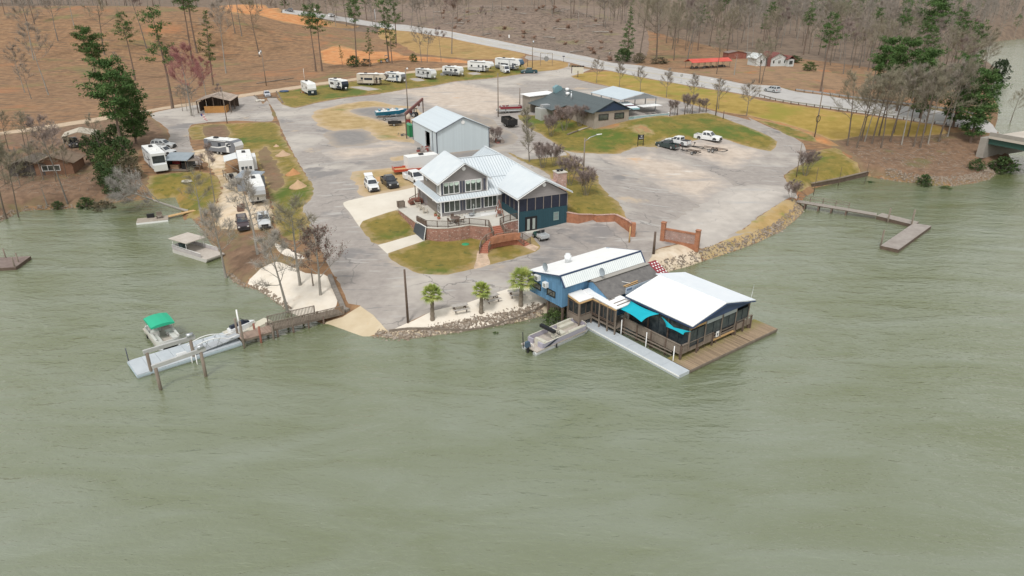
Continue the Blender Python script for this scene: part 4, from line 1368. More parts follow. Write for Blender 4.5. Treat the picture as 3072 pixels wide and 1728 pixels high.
tag(o, 'round green plastic cover lying on the front lawn', 'cover')
for i, (x, y, lab) in enumerate([(-.75,-1.0, 'terracotta planter by the front corner post of the house'),(-.7,.6, 'pale planter with dry grass by the side window')]):
 t_ = thing('planter', lab, 'planter', hw(x, y), HA)
 MB().lathe([(0,0),(.2,0),(.28,.35),(.24,.36),(.22,.3),(0,.28)], n=12).build('pot', BM['step'], t_)
 rr=random.Random(i)
 mb=MB()
 for k in range(40):
  a_=rr.uniform(0,6.28)
  mb.spike((0,0,.3),(.4*math.cos(a_)*rr.random(),.4*math.sin(a_)*rr.random(),.5+.4*rr.random()),.02)
 mb.build('plant', mat('dry_plant', [(.25,.2,.08),(.15,.18,.05)],4), t_)
# ------------------------------------------------------------------ retaining wall beyond the porch, brick screen by the water
rw = thing('retaining_wall', 'orange brick retaining wall curving below the side lawn, next to the porch', 'wall', (0,0,0))
rp_ = [P('C1', 2297,832), P('C1', 2420,838), P('C1', 2560,818)] + [P('B4', 900,1600), P('0', 1545,560), P('0', 1580,575)]
base = [(p.x, p.y) for p in [G('C1', 2297,832,1.95), G('C1', 2420,838,1.95), G('C1', 2570,818,1.95), G('0', 1500,566,1.95), G('0', 1546,568,1.95), G('0', 1578,582,1.95), G('0', 1592,592,1.95)]]
tops=[4.0,3.75,3.4,3.5,3.75,3.6,3.5]
mb=MB()
cp_=MB()
for i in range(len(base)-1):
 a_,b_=Vector((*base[i],0)),Vector((*base[i+1],0))
 d=(b_-a_).normalized()
 n=Vector((-d.y,d.x,0))*.28
 z0=1.5
 mb.slab([a_+Vector((0,0,z0)),b_+Vector((0,0,z0)),b_+Vector((0,0,tops[i+1])),a_+Vector((0,0,tops[i]))],.3)
 cp_.bar(a_+n*.5+Vector((0,0,tops[i]+.04)),b_+n*.5+Vector((0,0,tops[i+1]+.04)),.42,.08)
mb.build('brickwork', BM['brick2'], rw)
cp_.build('coping', BM['brick3'], rw)
e_=base[-1]
MB().box(e_[0] - .3, e_[1] - .3,1.5, e_[0] + .3, e_[1] + .3,3.9).build('end_pier', BM['brick2'], rw)
a_, b_ = G('D3', 940,375,1.9), G('D3', 1935,560,1.9)
bs = thing('brick_screen_wall', 'pierced red brick screen wall between two piers beside the sand bank', 'wall', (a_.x, a_.y, 1.5), math.degrees(math.atan2(b_.y - a_.y, b_.x - a_.x)))
Ls=(b_-a_).length
for x,h in ((0,3.0),(Ls,2.7)):
 pr = MB().box(x - .3,-.3,-.4, x + .3,.3, h).build('pier', BM['brick2'], bs)
 MB().box(x - .36,-.36, h, x + .36,.36, h + .1).build('pier_cap', BM['brick2'], pr)
MB().box(.3,-.14,-.4, Ls - .3,.14,.55).box(.3,-.16,2.0, Ls - .3,.16,2.25).build('brickwork', BM['brick2'], bs)
mb=MB()
n=int((Ls-.6)/.22)
for r in range(11):
 for i in range(n):
  x=.3+(Ls-.6)*(i+(.5 if r % 2 else 0))/n
  mb.box(x,-.1,.56+.13*r,x+.13,.1,.56+.13*r+.125)
mb.build('pierced_bricks', BM['brick3'], bs, kind='stuff')
# ------------------------------------------------------------------ the waterside restaurant on posts
RO=(16.62,58.58,0.0)
RA=37
K_ = thing('dockside_restaurant', 'blue boarded restaurant on posts over the water with white roofs and open deck pavilion', 'restaurant', RO, RA)
RWH = BM['roof_w']
def rw_(x,y,z=0):
 a_=R(RA)
 return (RO[0]+x*math.cos(a_)-y*math.sin(a_),RO[1]+x*math.sin(a_)+y*math.cos(a_),RO[2]+z)
# blue hall: floor 2.5, shed roof 6.3 front / 5.0 rear, leaning white fascia
BX0,BX1,BY0,BY1=-1.9,10.7,15.7,21.6
mb=MB()
mb.prof([(BX0,2.4),(BX1,2.4),(BX1,5.0),(BX0,5.0)],BY0,BY1)
for x in (BX0,BX1-.15):
 mb.slab([(x,BY0,5.0),(x,BY1,5.0),(x,BY1,5.05),(x,BY0+.35,6.2),(x,BY0-.35,5.2)],-.15)
mb.box(BX0,BY0+.3,5.0,BX1,BY0+.45,6.15)
mb.build('wall', BM['blue'], K_)
mb=MB()
mb.slab([(BX0-.2,BY0+.3,6.3),(BX1+.2,BY0+.3,6.3),(BX1+.2,BY1+.4,4.95),(BX0-.2,BY1+.4,4.95)],.14)
mb.build('roof', RWH, K_)
mb=MB()
roof_plane(mb,[(BX0-.1,BY0-.55,5.1),(BX1+.1,BY0-.55,5.1),(BX1+.1,BY0+.22,6.18),(BX0-.1,BY0+.22,6.18)],.3,.08,.02)
mb.build('fascia_panel', mat('white_sheet', [(.70,.74,.74),(.78,.81,.80)],.6, rough=.5), K_)
mb=MB()
mb.bar((BX0-.2,BY0+.27,6.25),(BX1+.2,BY0+.27,6.25),.16,.16)
mb.bar((BX0-.15,BY0+.24,6.2),(BX0-.15,BY0-.6,5.02),.12,.14,(1,0,0)).bar((BX1+.15,BY0+.24,6.2),(BX1+.15,BY0-.6,5.02),.12,.14,(1,0,0))
mb.bar((BX0-.22,BY0+.3,6.25),(BX0-.22,BY1+.4,4.9),.10,.14,(1,0,0)).bar((BX1+.22,BY0+.3,6.25),(BX1+.22,BY1+.4,4.9),.10,.14,(1,0,0))
mb.build('trim', BM['navy'], K_)
for i,(y,lab) in enumerate([(20.2,0),(17.6,1)]):
 win(K_, (BX0, y + .75),(BX0, y - .75),3.15,3.95,1, BM['black'])
MB().bar((BX0 - .06,17.2,3.9),(BX0 - .75,17.6,3.5),.06).build('bracket', BM['black'], K_)
for y, z, lab, s in [(19.9,4.75, 'white', .8),(18.4,4.35, 'white', .62)]:
 u = MB().box(BX0 - .45, y - s / 2, z - .3, BX0 - .002, y + s / 2, z + .32).build('ac_unit', BM['white'], K_)
 MB().box(BX0 - .47, y - s / 2 + .08, z - .2, BX0 - .45, y + s / 2 - .2, z + .22).build('grille', BM['steel'], u)
MB().cyl((BX0,20.9,4.65),(BX0 - .5,20.9,4.65),.34,14).cyl((BX0 - .5,20.9,4.65),(BX0 - .6,20.9,4.65),.4,14).build('exhaust_fan', BM['steel'], K_)
v = MB().lathe([(.32,0),(.32,.45),(.42,.5),(.44,.95),(.3,1.05),(.3,1.2),(0,1.22)],(2.8,20.2,5.3)).build('roof_fan', mat('white_vent', (.74,.76,.77), rough=.4), K_)
def dish(x,y,z,rz,s=.5):
 mb_=MB()
 mb_.tube([(x,y,z-.9),(x,y,z-.1)],.03)
 rings=[]
 for k in range(4):
  r_=s*k/3
  rings.append([(x-(r_*r_)*.5+.02,y+r_*math.cos(q*.5236)*.9,z+r_*math.sin(q*.5236)) for q in range(12)])
 mb_.loft(rings,False,True)
 mb_.loft([[(p[0]-.03,p[1],p[2]) for p in r_] for r_ in rings][::-1],False,True)
 mb_.build('satellite_dish', mat('dish_grey', (.30,.34,.38), rough=.5), K_)
dish(-1.6,19.0,6.3,0)
dish(3.2,14.6,5.9,0)
# small rear annex and its flat roof
MB().box(9.4,20.9,2.0,12.2,23.6,3.4).build('annex_wall', BM['blue'], K_)
MB().slab([(9.2,20.8,3.75),(12.4,20.8,3.55),(12.4,23.8,3.55),(9.2,23.8,3.75)],.14).build('annex_roof', RWH, K_)
# brown gabled link building
mb=MB()
RZ_,EZ_=5.0,3.75
mb.slab([(1.9,12.1,EZ_),(11.0,12.1,EZ_),(11.0,14.8,RZ_),(1.9,14.8,RZ_)],.12)
mb.slab([(1.9,14.8,RZ_),(11.0,14.8,RZ_),(11.0,15.7,4.7),(1.9,15.7,4.7)],.12)
mb.build('shingle_roof', BM['asph_shingle'], K_)
MB().bar((1.85,14.82, RZ_ + .03),(11,14.82, RZ_ + .03),.75,.05).build('ridge_cap', mat('ridge_metal', (.34,.32,.29), rough=.7), K_)
MB().slab([(1.95,12.3,3.5),(1.95,15.6,3.5),(1.95,15.6,4.55),(1.95,14.8,4.9),(1.95,12.3,3.7)][::-1],.15).box(2.1,12.4,1.0,12.2,12.5,3.65).build('wall', BM['blue'], K_)
red = mat('red_painted_roof', (.24,.035,.045), rough=.7)
rr_ = MB().slab([(11.02,11.6, EZ_ - .2),(12.5,11.6, EZ_ - .2),(12.5,14.9, RZ_ + .05),(11.02,14.9, RZ_ + .05)],.12).build('red_roof', red, K_)
mb=MB()
for i in range(3):
 for j in range(8):
  y=11.9+.38*j
  z=EZ_-.2+(y-11.6)*(1.5/3.3)
  x=11.3+.45*i+(.2 if j % 2 else 0)
  mb.slab([(x-.09,y-.09,z-.02),(x+.09,y-.09,z-.02),(x+.09,y+.09,z+.062),(x-.09,y+.09,z+.062)],.02)
mb.build('painted_dot', BM['white'], rr_, kind='stuff')
# boards lying on the shingles, banner along the eave
MB().bar((5.0,12.9,4.22),(7.4,13.0,4.26),.16,.06).bar((5.1,12.7,4.15),(7.2,12.75,4.17),.12,.05).build('loose_boards', BM['timber_n'], K_)
MB().bar((5.3,13.5,4.5),(6.1,12.9,4.3),.06,.05).build('loose_pipe', BM['white'], K_)
bnm = mat('pale_blue_banner', [(.46,.56,.68),(.62,.70,.78)],1.4,5,.8)
bn = panel(K_, 'banner', (4.35,11.95),(8.9,11.95),3.72,4.5, bnm, .03)
bl2 = mat('banner_print', (.16,.24,.38), rough=.8)
panel(bn, 'print_block', (4.5,11.918),(5.35,11.918),4.1,4.35, bl2,.004)
mb=MB()
rr=random.Random(21)
x=5.6
while x < 8.6:                                     # rows of worn, unreadable print
 wd=rr.uniform(.12,.34)
 mb.slab([(x,11.915,4.05),(x+wd,11.915,4.05),(x+wd*.85,11.915,4.05+rr.uniform(.16,.3)),(x+.03,11.915,4.3)],.004)
 x+=wd+.1
x=5.5
while x<8.6:
 wd=rr.uniform(.1,.25)
 mb.slab([(x,11.915,3.82),(x+wd,11.915,3.82),(x+wd,11.915,3.92),(x,11.915,3.92)],.004)
 x+=wd+.08
mb.build('print_line', mat('faded_print', (.33,.44,.58), rough=.8), bn, kind='stuff')
# entry corner and walkway: white flat roof over dark glazed sides
mb=MB()
mb.slab([(-1.0,13.75,3.62),(1.0,13.75,3.62),(1.0,16.0,3.95),(-1.0,16.0,3.95)],.12)
mb.slab([(1.0,10.0,3.60),(3.9,10.0,3.60),(3.9,13.75,3.64),(3.3,15.4,3.94),(1.0,15.4,3.94),(1.0,13.75,3.64)],.12)
mb.build('walkway_roof', RWH, K_)
for i,y in enumerate((10.5,11.1,12.0,12.5)):
 MB().bar((1.6 + .1 * i, y, 3.63),(3.6, y + .05,3.64),.10,.05).build('roof_batten', BM['timber_d'], K_)
mb=MB()
mb.bar((-1.0,13.7,3.42),(-1.0,16.0,3.72),.08,.22).bar((-1.0,13.72,3.42),(1.0,13.72,3.42),.22,.08).bar((.98,13.7,3.42),(.98,10.0,3.42),.22,.08)
mb.build('fascia', BM['timber_n'], K_)
for x,y in [(-.95,13.8),(-.95,15.7),(.95,13.8),(.95,12.5),(.95,11.2),(1.05,10.1),(2.6,10.1)]:
 MB().box(x - .07, y - .07,-1.2, x + .07, y + .07,3.5).build('post', BM['timber'], K_)
MB().box(-.9,13.85,1.0,.95,15.7,1.15).box(1.0,10.1,1.0,3.6,15.7,1.15).build('walkway_floor', BM['timber'], K_)
for p0,p1 in [((-.95,15.6),(-.95,13.9)),((-.85,13.8),(.85,13.8)),((.95,13.7),(.95,12.55)),((.95,12.45),(.95,11.25)),((.95,11.15),(.95,10.15))]:
 win(K_, p0, p1,1.75,3.3,2, BM['timber_d'],.06,.07, glass=mat('screen_glass', [(.015,.017,.02),(.05,.055,.055)],2,4,.25))
 if p0[0]<-.5:
  panel(K_, 'lower_boards', p0, p1,1.0,1.9, BM['timber'],.03)
 else:
  MB().bar((*p0,1.6),(*p1,1.6),.05,.1).build('rail_board', BM['timber_d'], K_)
# pavilion platform
MB().box(2.5,2.0,.95,14.4,10.4,1.1).build('pavilion_floor', BM['timber'], K_)
for x in (2.65,5.5,8.4,11.3,14.2):
 for y in (2.15,6.0,10.2):
  MB().box(x - .1, y - .1,-1.3, x + .1, y + .1,.95).build('pile', BM['timber_d'], K_)
mb=MB()
mb.slab([(3.3,1.5,4.15),(8.6,1.5,5.3),(8.6,10.9,5.3),(3.3,10.9,4.15)][::-1],.10)
mb.build('pavilion_roof', RWH, K_, label='left slope of the white pavilion roof')
mb=MB()
mb.slab([(8.6,1.5,5.3),(13.9,1.5,4.15),(13.9,11.4,4.15),(8.6,11.4,5.3)][::-1],.10)
mb.build('pavilion_roof', mat('white_roof_shaded', [(.70,.75,.80),(.76,.80,.84)],.7,5,.5), K_, label='right slope of the white pavilion roof')  # bluer and darker than the left slope: weaker light painted into the colour
mb=MB()
for s,x in ((-1,3.28),(1,13.92)):
 mb.bar((x,1.48,4.05),(8.6,1.48,5.2),.05,.18,(0,-1,0)).bar((x,1.5,4.04),(x,11.0,4.04),.06,.16)
mb.slab([(3.6,1.6,4.05),(13.6,1.6,4.05),(8.6,1.6,5.15)],.06)
mb.build('gable_trim', BM['navy'], K_)
panel(K_, 'eave_board', (3.62,1.9),(6.0,1.9),3.6,4.0, BM['timber_n'],.04)
for i,(x0,x1) in enumerate(((6.2,8.7),(9.0,11.2))):
 panel(K_, 'canvas_panel', (x0,1.9),(x1,1.9),3.45,4.1, mat('clear_canvas', (.40,.44,.45), rough=.4),.03)
for x in (3.6,6.1,8.85,11.3,13.6):
 MB().box(x - .07,1.9,1.1, x + .07,2.05,4.1).build('roof_post', BM['timber'], K_)
for y in (4.8,7.6,10.3):
 for x in (3.6,13.6):
  MB().box(x - .07, y - .07,1.1, x + .07, y + .07,4.0).build('roof_post', BM['timber_d'], K_)
gs = mat('screen_glass_blue', [(.02,.028,.035),(.07,.085,.09)],1.6,4,.15)
for x0,x1 in ((3.7,6.0),(6.2,8.75),(8.95,11.2),(11.4,13.5)):
 win(K_, (x0,1.98),(x1,1.98),1.95 if x0 > 4 else 1.5,3.4,2, BM['teal_trim'],.05,.05, glass=gs)
for y0,y1 in ((2.1,4.7),(4.9,7.5),(7.7,10.2)):
 win(K_, (13.65, y0),(13.65, y1),1.95,3.6,2, BM['teal_trim'],.05,.05, glass=gs)
 win(K_, (3.66, y1),(3.66, y0),1.3,3.7,2, BM['teal_trim'],.05,.05, glass=gs)
MB().box(3.9,10.3,1.1,13.5,10.4,4.0).build('back_wall', BM['blue'], K_)
# plank parapets on the deck edge: each board a part
for (p0,p1,nz) in [((2.52,10.2),(2.52,2.05),4),((2.52,2.02),(7.6,2.02),4),((11.6,2.02),(14.4,2.02),3)]:
 for k in range(nz):
  z=1.0+.245*k
  MB().bar((*p0, z + .11),(*p1, z + .11),.045,.225).build('rail_board', BM['timber'], K_)
 n=max(2,int(math.dist(p0,p1)/1.7))
 for k in range(n+1):
  q=lerp(p0,p1,k/n)
  MB().box(q[0] - .09, q[1] - .12,-.9, q[0] + .07, q[1] + .05,2.05).build('rail_post', BM['timber_d'], K_)
 MB().bar((*p0,2.02),(*p1,2.02),.2,.045).build('cap_rail', BM['timber'], K_)
for z in (1.35,1.7,2.02):
 MB().bar((7.6,2.0, z),(11.6,2.0, z),.05,.10).build('rail_board', BM['timber'], K_)
MB().bar((7.6,2.0,1.0),(11.6,2.0,1.0),.06,.24).build('rim_board', BM['timber_n'], K_)
for z,x in ((.55,2.3),(.95,2.3)):
 MB().bar((1.9,14.3, z),(x, 3.0, z),.05,.14).build('brace_board', BM['timber'], K_)
panel(K_, 'notice', (8.0,1.9),(8.5,1.9),1.3,1.95, BM['white'],.03)
panel(K_, 'notice_print', (8.17,1.862),(8.33,1.862),1.45,1.75, BM['shutter'],.006)
# tables and benches seen through the open side
for i,(x,y) in enumerate(((5.4,3.6),(5.6,6.2),(5.5,8.6),(9.0,4.5))):
 tt = MB().box(x - .4, y - .8,1.8, x + .4, y + .8,1.86).build('dining_table', BM['timber_d'], K_)
 for s in (-.75,.75):
  MB().box(x + s - .15, y - .8,1.5, x + s + .15, y + .8,1.56).build('bench', BM['timber_d'], tt)
 MB().box(x - .1, y - .1,1.1, x + .1, y + .1,1.8).build('pedestal', BM['black'], tt)
MB().tube([(13.4,2.0,1.0),(14.6,2.4,5.6)],[.03,.012],5).build('mast', BM['steel'], K_)
MB().box(-1.6,16.1,-1.2,11.0,16.3,.0).build('beam', BM['timber_d'], K_)
for x in (-1.6,1.0,4.0,7.0,10.4):
 for y in (15.9,18.4):
  MB().box(x - .1, y - .1,-1.3, x + .1, y + .1,2.4).build('pile', BM['timber_d'], K_)
# turquoise shade sails stretched from the eave
sm_ = mat('turquoise_sail', (.0,.37,.47), rough=.8)
def sail(label,c,sag=.35,n=10,m=None):
 c=[Vector(q) for q in c]
 mid=sum(c,Vector())/len(c)
 pts2,k=[],len(c)
 for i in range(k):
  a_,b_=c[i],c[(i+1) % k]
  for j in range(n):
   t_=j/n
   p=a_.lerp(b_,t_)
   p=p.lerp(mid,.16*4*t_*(1-t_))
   pts2.append(p)
 mb_=MB()
 rings=[pts2]
 for r_ in (.6,.25):
  rings.append([mid.lerp(p,r_)-Vector((0,0,sag*(1-r_)*.5)) for p in pts2])
 mb_.loft(rings,False,True)
 k0=len(mb_.v)
 mb_.v.append(tuple(mid-Vector((0,0,sag*.5))))
 n2=len(pts2)
 for i in range(n2):
  mb_.f.append((k0-n2+i,k0-n2+(i+1) % n2,k0))
  mb_.sm.append(True)
 o_ = mb_.build('shade_sail', m or sm_, None, label=label, cat='shade sail', group='turquoise shade sails by the pavilion')
 sol = o_.modifiers.new('thickness', 'SOLIDIFY')
 sol.thickness=.02
 return o_
sail('turquoise shade sail stretched wide open below the pavilion eave', [rw_(3.2,10.0,3.95), rw_(1.7,10.3,3.35), rw_(1.45,6.7,3.2), rw_(3.2,5.9,3.95)],.3)
sail('turquoise shade sail hanging slack and narrow along the eave', [rw_(3.3,5.8,3.8), rw_(3.0,4.6,3.0), rw_(3.1,2.4,2.95), rw_(3.5,1.75,3.45), rw_(3.25,4.0,3.15)],.2)
# ------------------------------------------------------------------ docks at the restaurant
D_ = thing('floating_dock', 'long pale grey floating dock beside the restaurant pavilion', 'dock', RO, RA)
for i in range(6):
 MB().box(0,14.6 * i / 6 + .01,-.25,1.62,14.6 * (i + 1) / 6 - .01,.38).build('float_section', BM['greydeck'], D_)
MB().box(-.05,-.06,.22,0,14.66,.36).build('bumper', BM['white'], D_)
for y in (2.3,6.1,9.8,13.4):
 MB().cyl((1.78, y, -1.0),(1.78, y, 2.1),.05,8).build('guide_pole', BM['white'], D_)
D2 = thing('plank_dock', 'broad brown plank dock in front of the restaurant pavilion, mossy near the rail', 'dock', RO, RA)
xs_=[1.7,6.7,11.8,16.75]
mossy = line_mat('mossy_planks', (.34,.25,.165),(.09,.065,.04),.16,0,.10,.9,.35, nscale=.5)
t=mossy.node_tree
b = t.nodes['Principled BSDF']
src = b.inputs['Base Color'].links[0].from_socket
uvn = t.nodes.new('ShaderNodeUVMap')
sx = t.nodes.new('ShaderNodeSeparateXYZ')
t.links.new(uvn.outputs[0],sx.inputs[0])
nz = t.nodes.new('ShaderNodeTexNoise')
nz.inputs['Scale'].default_value = 1.3
nz.inputs['Detail'].default_value = 5
mpn = t.nodes.new('ShaderNodeMapping')
mpn.inputs['Scale'].default_value = (2.5,.5,1)
t.links.new(uvn.outputs[0], mpn.inputs['Vector'])
t.links.new(mpn.outputs[0], nz.inputs['Vector'])
m1 = t.nodes.new('ShaderNodeMath')
m1.operation = 'MULTIPLY_ADD'
m1.inputs[1].default_value=.28
t.links.new(sx.outputs[1],m1.inputs[0])
t.links.new(nz.outputs['Fac'], m1.inputs[2])
mr = t.nodes.new('ShaderNodeMapRange')
mr.inputs['From Min'].default_value = .85
mr.inputs['From Max'].default_value = 1.25
mr.inputs['To Max'].default_value = .75
t.links.new(m1.outputs[0], mr.inputs['Value'])
mx = t.nodes.new('ShaderNodeMix')
mx.data_type = 'RGBA'
mx.inputs[7].default_value=(.20,.19,.035,1)
t.links.new(mr.outputs[0],mx.inputs[0])
t.links.new(src,mx.inputs[6])
t.links.new(mx.outputs[2], b.inputs['Base Color'])
for i in range(3):
 x0,x1=xs_[i]+.02,xs_[i+1]-.02
 fr_ = MB().box(x0,.02,-.2, x1,.12,.36).box(x0,2.9,-.2, x1,3.0,.36).box(x0,.12,-.2, x0 + .1,2.9,.3).box(x1 - .1,.12,-.2, x1,2.9,.3).build('frame', BM['timber'], D2)
 mb=MB()
 x=x0
 while x<x1-.1:
  mb.box(x,.0,.365,min(x+.148,x1),3.02,.405)
  x+=.16
 mb.build('decking', mossy, D2, kind='stuff')
MB().bar((1.7,-.03,.3),(16.75,-.03,.3),.06,.22).build('edge_board', BM['timber'], D2)
# steps and handrails at the far corner by the tall pole
S_ = thing('boardwalk_stair', 'steep timber stair with tall handrails behind the blue restaurant', 'stair', rw_(12.2,18.2), RA)
for i in range(7):
 MB().box(-.1,3.6 - .45 * i - .2,.9 + .18 * (6 - i),1.1,3.6 - .45 * i + .2,.96 + .18 * (6 - i)).build('tread', BM['timber'], S_)
for x in (-.15,1.15):
 MB().bar((x, 4.0,2.9),(x, .5,1.75),.07,.1).build('handrail', BM['timber'], S_)
 MB().bar((x, 4.0,2.0),(x, .5,.8),.06,.22).build('stringer', BM['timber'], S_)
 for y,z0,z1 in ((3.9,1.2,2.9),(2.2,.5,2.35),(.6,-.4,1.8)):
  MB().box(x - .06, y - .06, z0, x + .06, y + .06, z1).build('post', BM['timber_d'], S_)
S2 = thing('deck_gate', 'dark slatted timber gate at the foot of the boardwalk stair', 'gate', rw_(12.1,16.6), RA)
for i in range(6):
 MB().box(.2 * i, -.03,.6,.2 * i + .16,.03,2.3).build('slat', BM['timber_d'], S2)
for x in (-.16,1.3):
 MB().box(x - .12,-.12,-.6, x + .12,.12,2.6).build('post', BM['timber_d'], S2)
# ------------------------------------------------------------------ metal workshop
A_=(-15.38,139.77)
zb=3.9
M_ = thing('metal_workshop', 'pale blue white metal workshop with black corner trim and an open side door', 'workshop', (*A_, zb),26)
MW,MD,ME,MR_=11.7,15.3,4.55,7.1
msh = line_mat('workshop_sheet', (.53,.60,.635),(.49,.56,.60),.3,0,.10,.5,.05)
mb=MB()
d0,d1,dh=4.0,6.9,3.7
mb.box(0,0,-.4,MW,.12,ME).box(MW-.12,.12,-.4,MW,MD,ME).box(0,MD-.12,-.4,MW-.12,MD,ME)
mb.box(0,.12,-.4,.12,d0,ME).box(0,d1,-.4,.12,MD-.12,ME).box(0,d0,dh,.12,d1,ME)
mb.slab([(0,0,ME),(MW,0,ME),(MW/2,0,MR_)],.12)
mb.slab([(MW,MD,ME),(0,MD,ME),(MW/2,MD,MR_)],.12)
mb.build('wall', msh, M_)
MB().box(.3,.3,-.4, MW - .3, MD - .3,.03).box(1.5,.5,.03,1.6, MD - .5,4.2).build('interior', BM['interior'], M_)
rfm = line_mat('workshop_roof', (.54,.60,.64),(.50,.56,.60),.3,0,.08,.5,.05)
mb=MB()
mb.slab([(-.2,-.25,ME-.05),(MW/2,-.25,MR_+.05),(MW/2,MD+.2,MR_+.05),(-.2,MD+.2,ME-.05)][::-1],.08)
mb.slab([(MW+.2,-.25,ME-.05),(MW/2,-.25,MR_+.05),(MW/2,MD+.2,MR_+.05),(MW+.2,MD+.2,ME-.05)],.08)
mb.build('roof', rfm, M_)
for a,b in [((-.2,-.28,ME-.1),(MW/2,-.28,MR_)),((MW+.2,-.28,ME-.1),(MW/2,-.28,MR_))]:
 MB().bar(a, b, .06,.2,(0,-1,0)).build('rake_trim', BM['shutter'], M_)
for x,y in ((0,0),(MW,0),(0,MD)):
 MB().box(x - .08, y - .08,-.4, x + .08, y + .08, ME - .1).build('corner_trim', BM['shutter'], M_)
MB().bar((-.04,2.4, ME - .2),(-.04,2.4,-.3),.1).build('downpipe', BM['shutter'], M_)
MB().box(-.05, d1,-.1,.0, d1 + 2.9, dh).build('sliding_door', msh, M_)
MB().box(-.06, d0 - .1,-.3,.13, d0, dh).box(-.06, d1,-.3,.13, d1 + .1, dh).build('door_frame', BM['white'], M_)
MB().cyl((MW / 2,-.02,6.1),(MW / 2,-.12,6.1),.4,14).build('round_vent', BM['white'], M_)
# ------------------------------------------------------------------ roadside restaurant with dark roof
q0=(19.19,161.18)
zr=5.9
E_ = thing('roadside_diner', 'tan block restaurant with dark green grey gabled roof on the grass bank', 'restaurant', (*q0, zr),26)
EW,ED,EE,ER=9.6,24.0,3.0,5.1
tan = mat('tan_block', [(.30,.255,.215),(.36,.315,.27)],.9,6,.9)
tan2 = mat('tan_block_side', [(.27,.24,.20),(.33,.29,.25)],.9,6,.9)
dk = line_mat('diner_roof', (.075,.095,.10),(.062,.08,.085),.45,0,.08,.5,.10, bump=.3)
mb=MB()
mb.box(0,0,-1.5,EW,ED,EE)
mb.build('wall', tan, E_)
mb=MB()
mb.slab([(-.9,-.6,EE-.3),(EW/2,-.6,ER+.1),(EW/2,ED+.3,ER+.1),(-.9,ED+.3,EE-.3)][::-1],.12)
mb.slab([(EW+.9,-.6,EE-.3),(EW/2,-.6,ER+.1),(EW/2,ED+.3,ER+.1),(EW+.9,ED+.3,EE-.3)],.12)
mb.build('roof', dk, E_)
MB().slab([(-.1,-.3, EE - .05),(EW + .1,-.3, EE - .05),(EW / 2,-.3, ER - .05)],.28).build('gable', line_mat('gable_boards', (.02,.04,.085),(.012,.025,.05),.3,0,.1,.6,.1), E_)
for x0 in (1.1,5.5):
 f = win(E_, (x0,0),(x0 + 2.7,0),.95,2.35,1, BM['black'],.1,.12)
MB().box(-3.2, ED - 9,-1,0, ED - 1,1.9).build('side_wing', tan2, E_)
MB().slab([(-5.0, ED - 12.5,1.9),(-.6, ED - 12.5,2.9),(-.6, ED + .3,2.9),(-5.0, ED + .3,1.9)][::-1],.12).build('lean_to_roof', dk, E_)
mb=MB()
mb.slab([(-4.4,ED-12.6,.0),(-1.0,ED-12.6,.0),(-1.0,ED-12.6,2.6),(-4.4,ED-12.6,1.9)],.1)
mb.build('lean_to_end', mat('rust_boards', [(.13,.07,.05),(.2,.12,.09)],1), E_)
for x,y,z,k in [(2.6,ED-7,4.05,0),(3.9,ED-4.5,4.7,0)]:
 v = MB().box(x - .55, y - .5, z - .3, x + .55, y + .5, z + .15).build('fan_curb', BM['steel'], E_)
 MB().lathe([(.3,.15),(.3,.45),(.5,.55),(.5,.95),(.3,1.1),(0,1.12)],(x, y, z)).build('fan_hood', BM['white'], v)
MB().cyl((1.6, ED - 10.5,3.3),(1.6, ED - 10.5,5.6),.2,10).lathe([(.3,0),(.05,.3),(0,.3)],(1.6, ED - 10.5,5.55)).build('flue', BM['steel'], E_)
MB().prof([(2.2,4.2),(4.2,4.9),(3.9,5.8),(2.9,6.2),(1.8,5.6)], ED - 1.6, ED - .3).build('exhaust_hood', mat('teal_hood', (.18,.30,.33), rough=.4), E_)
MB().slab([(-4.5, ED + .4,3.6),(3.5, ED + .4,3.9),(3.5, ED + 5.5,3.9),(-4.5, ED + 5.5,3.6)],.15).build('rear_roof', BM['roof_w'], E_)
MB().box(-4, ED + .6,-.5,3, ED + 5.2,3.5).build('rear_wall', tan2, E_)
# walk in cooler and rooftop units on the left
o = thing('cold_store', 'white cold store box with a grey cooling unit on top, beside the diner', 'cold store', PG('B4', 535,455),26)
MB().box(-2.0,-1.6,-.3,2.0,1.6,2.6).build('body', mat('cold_panel', (.40,.40,.38), rough=.6), o)
MB().box(-1.0,-.8,2.6,1.0,.8,3.4).build('cooling_unit', BM['steel'], o)
o = thing('roof_condenser', 'dark round condenser on a stand at the diner roof corner', 'condenser', PG('B4', 450,330),26)
MB().cyl((0,0,2.1),(0,0,3.3),.6,14).build('body', mat('dark_coil', (.08,.085,.09), rough=.6), o)
MB().cyl((0,0,3.3),(0,0,3.42),.5,14).build('fan_cap', BM['steel'], o)
MB().box(-.9,-.8,0,.9,.8,2.1).build('stand', tan2, o)
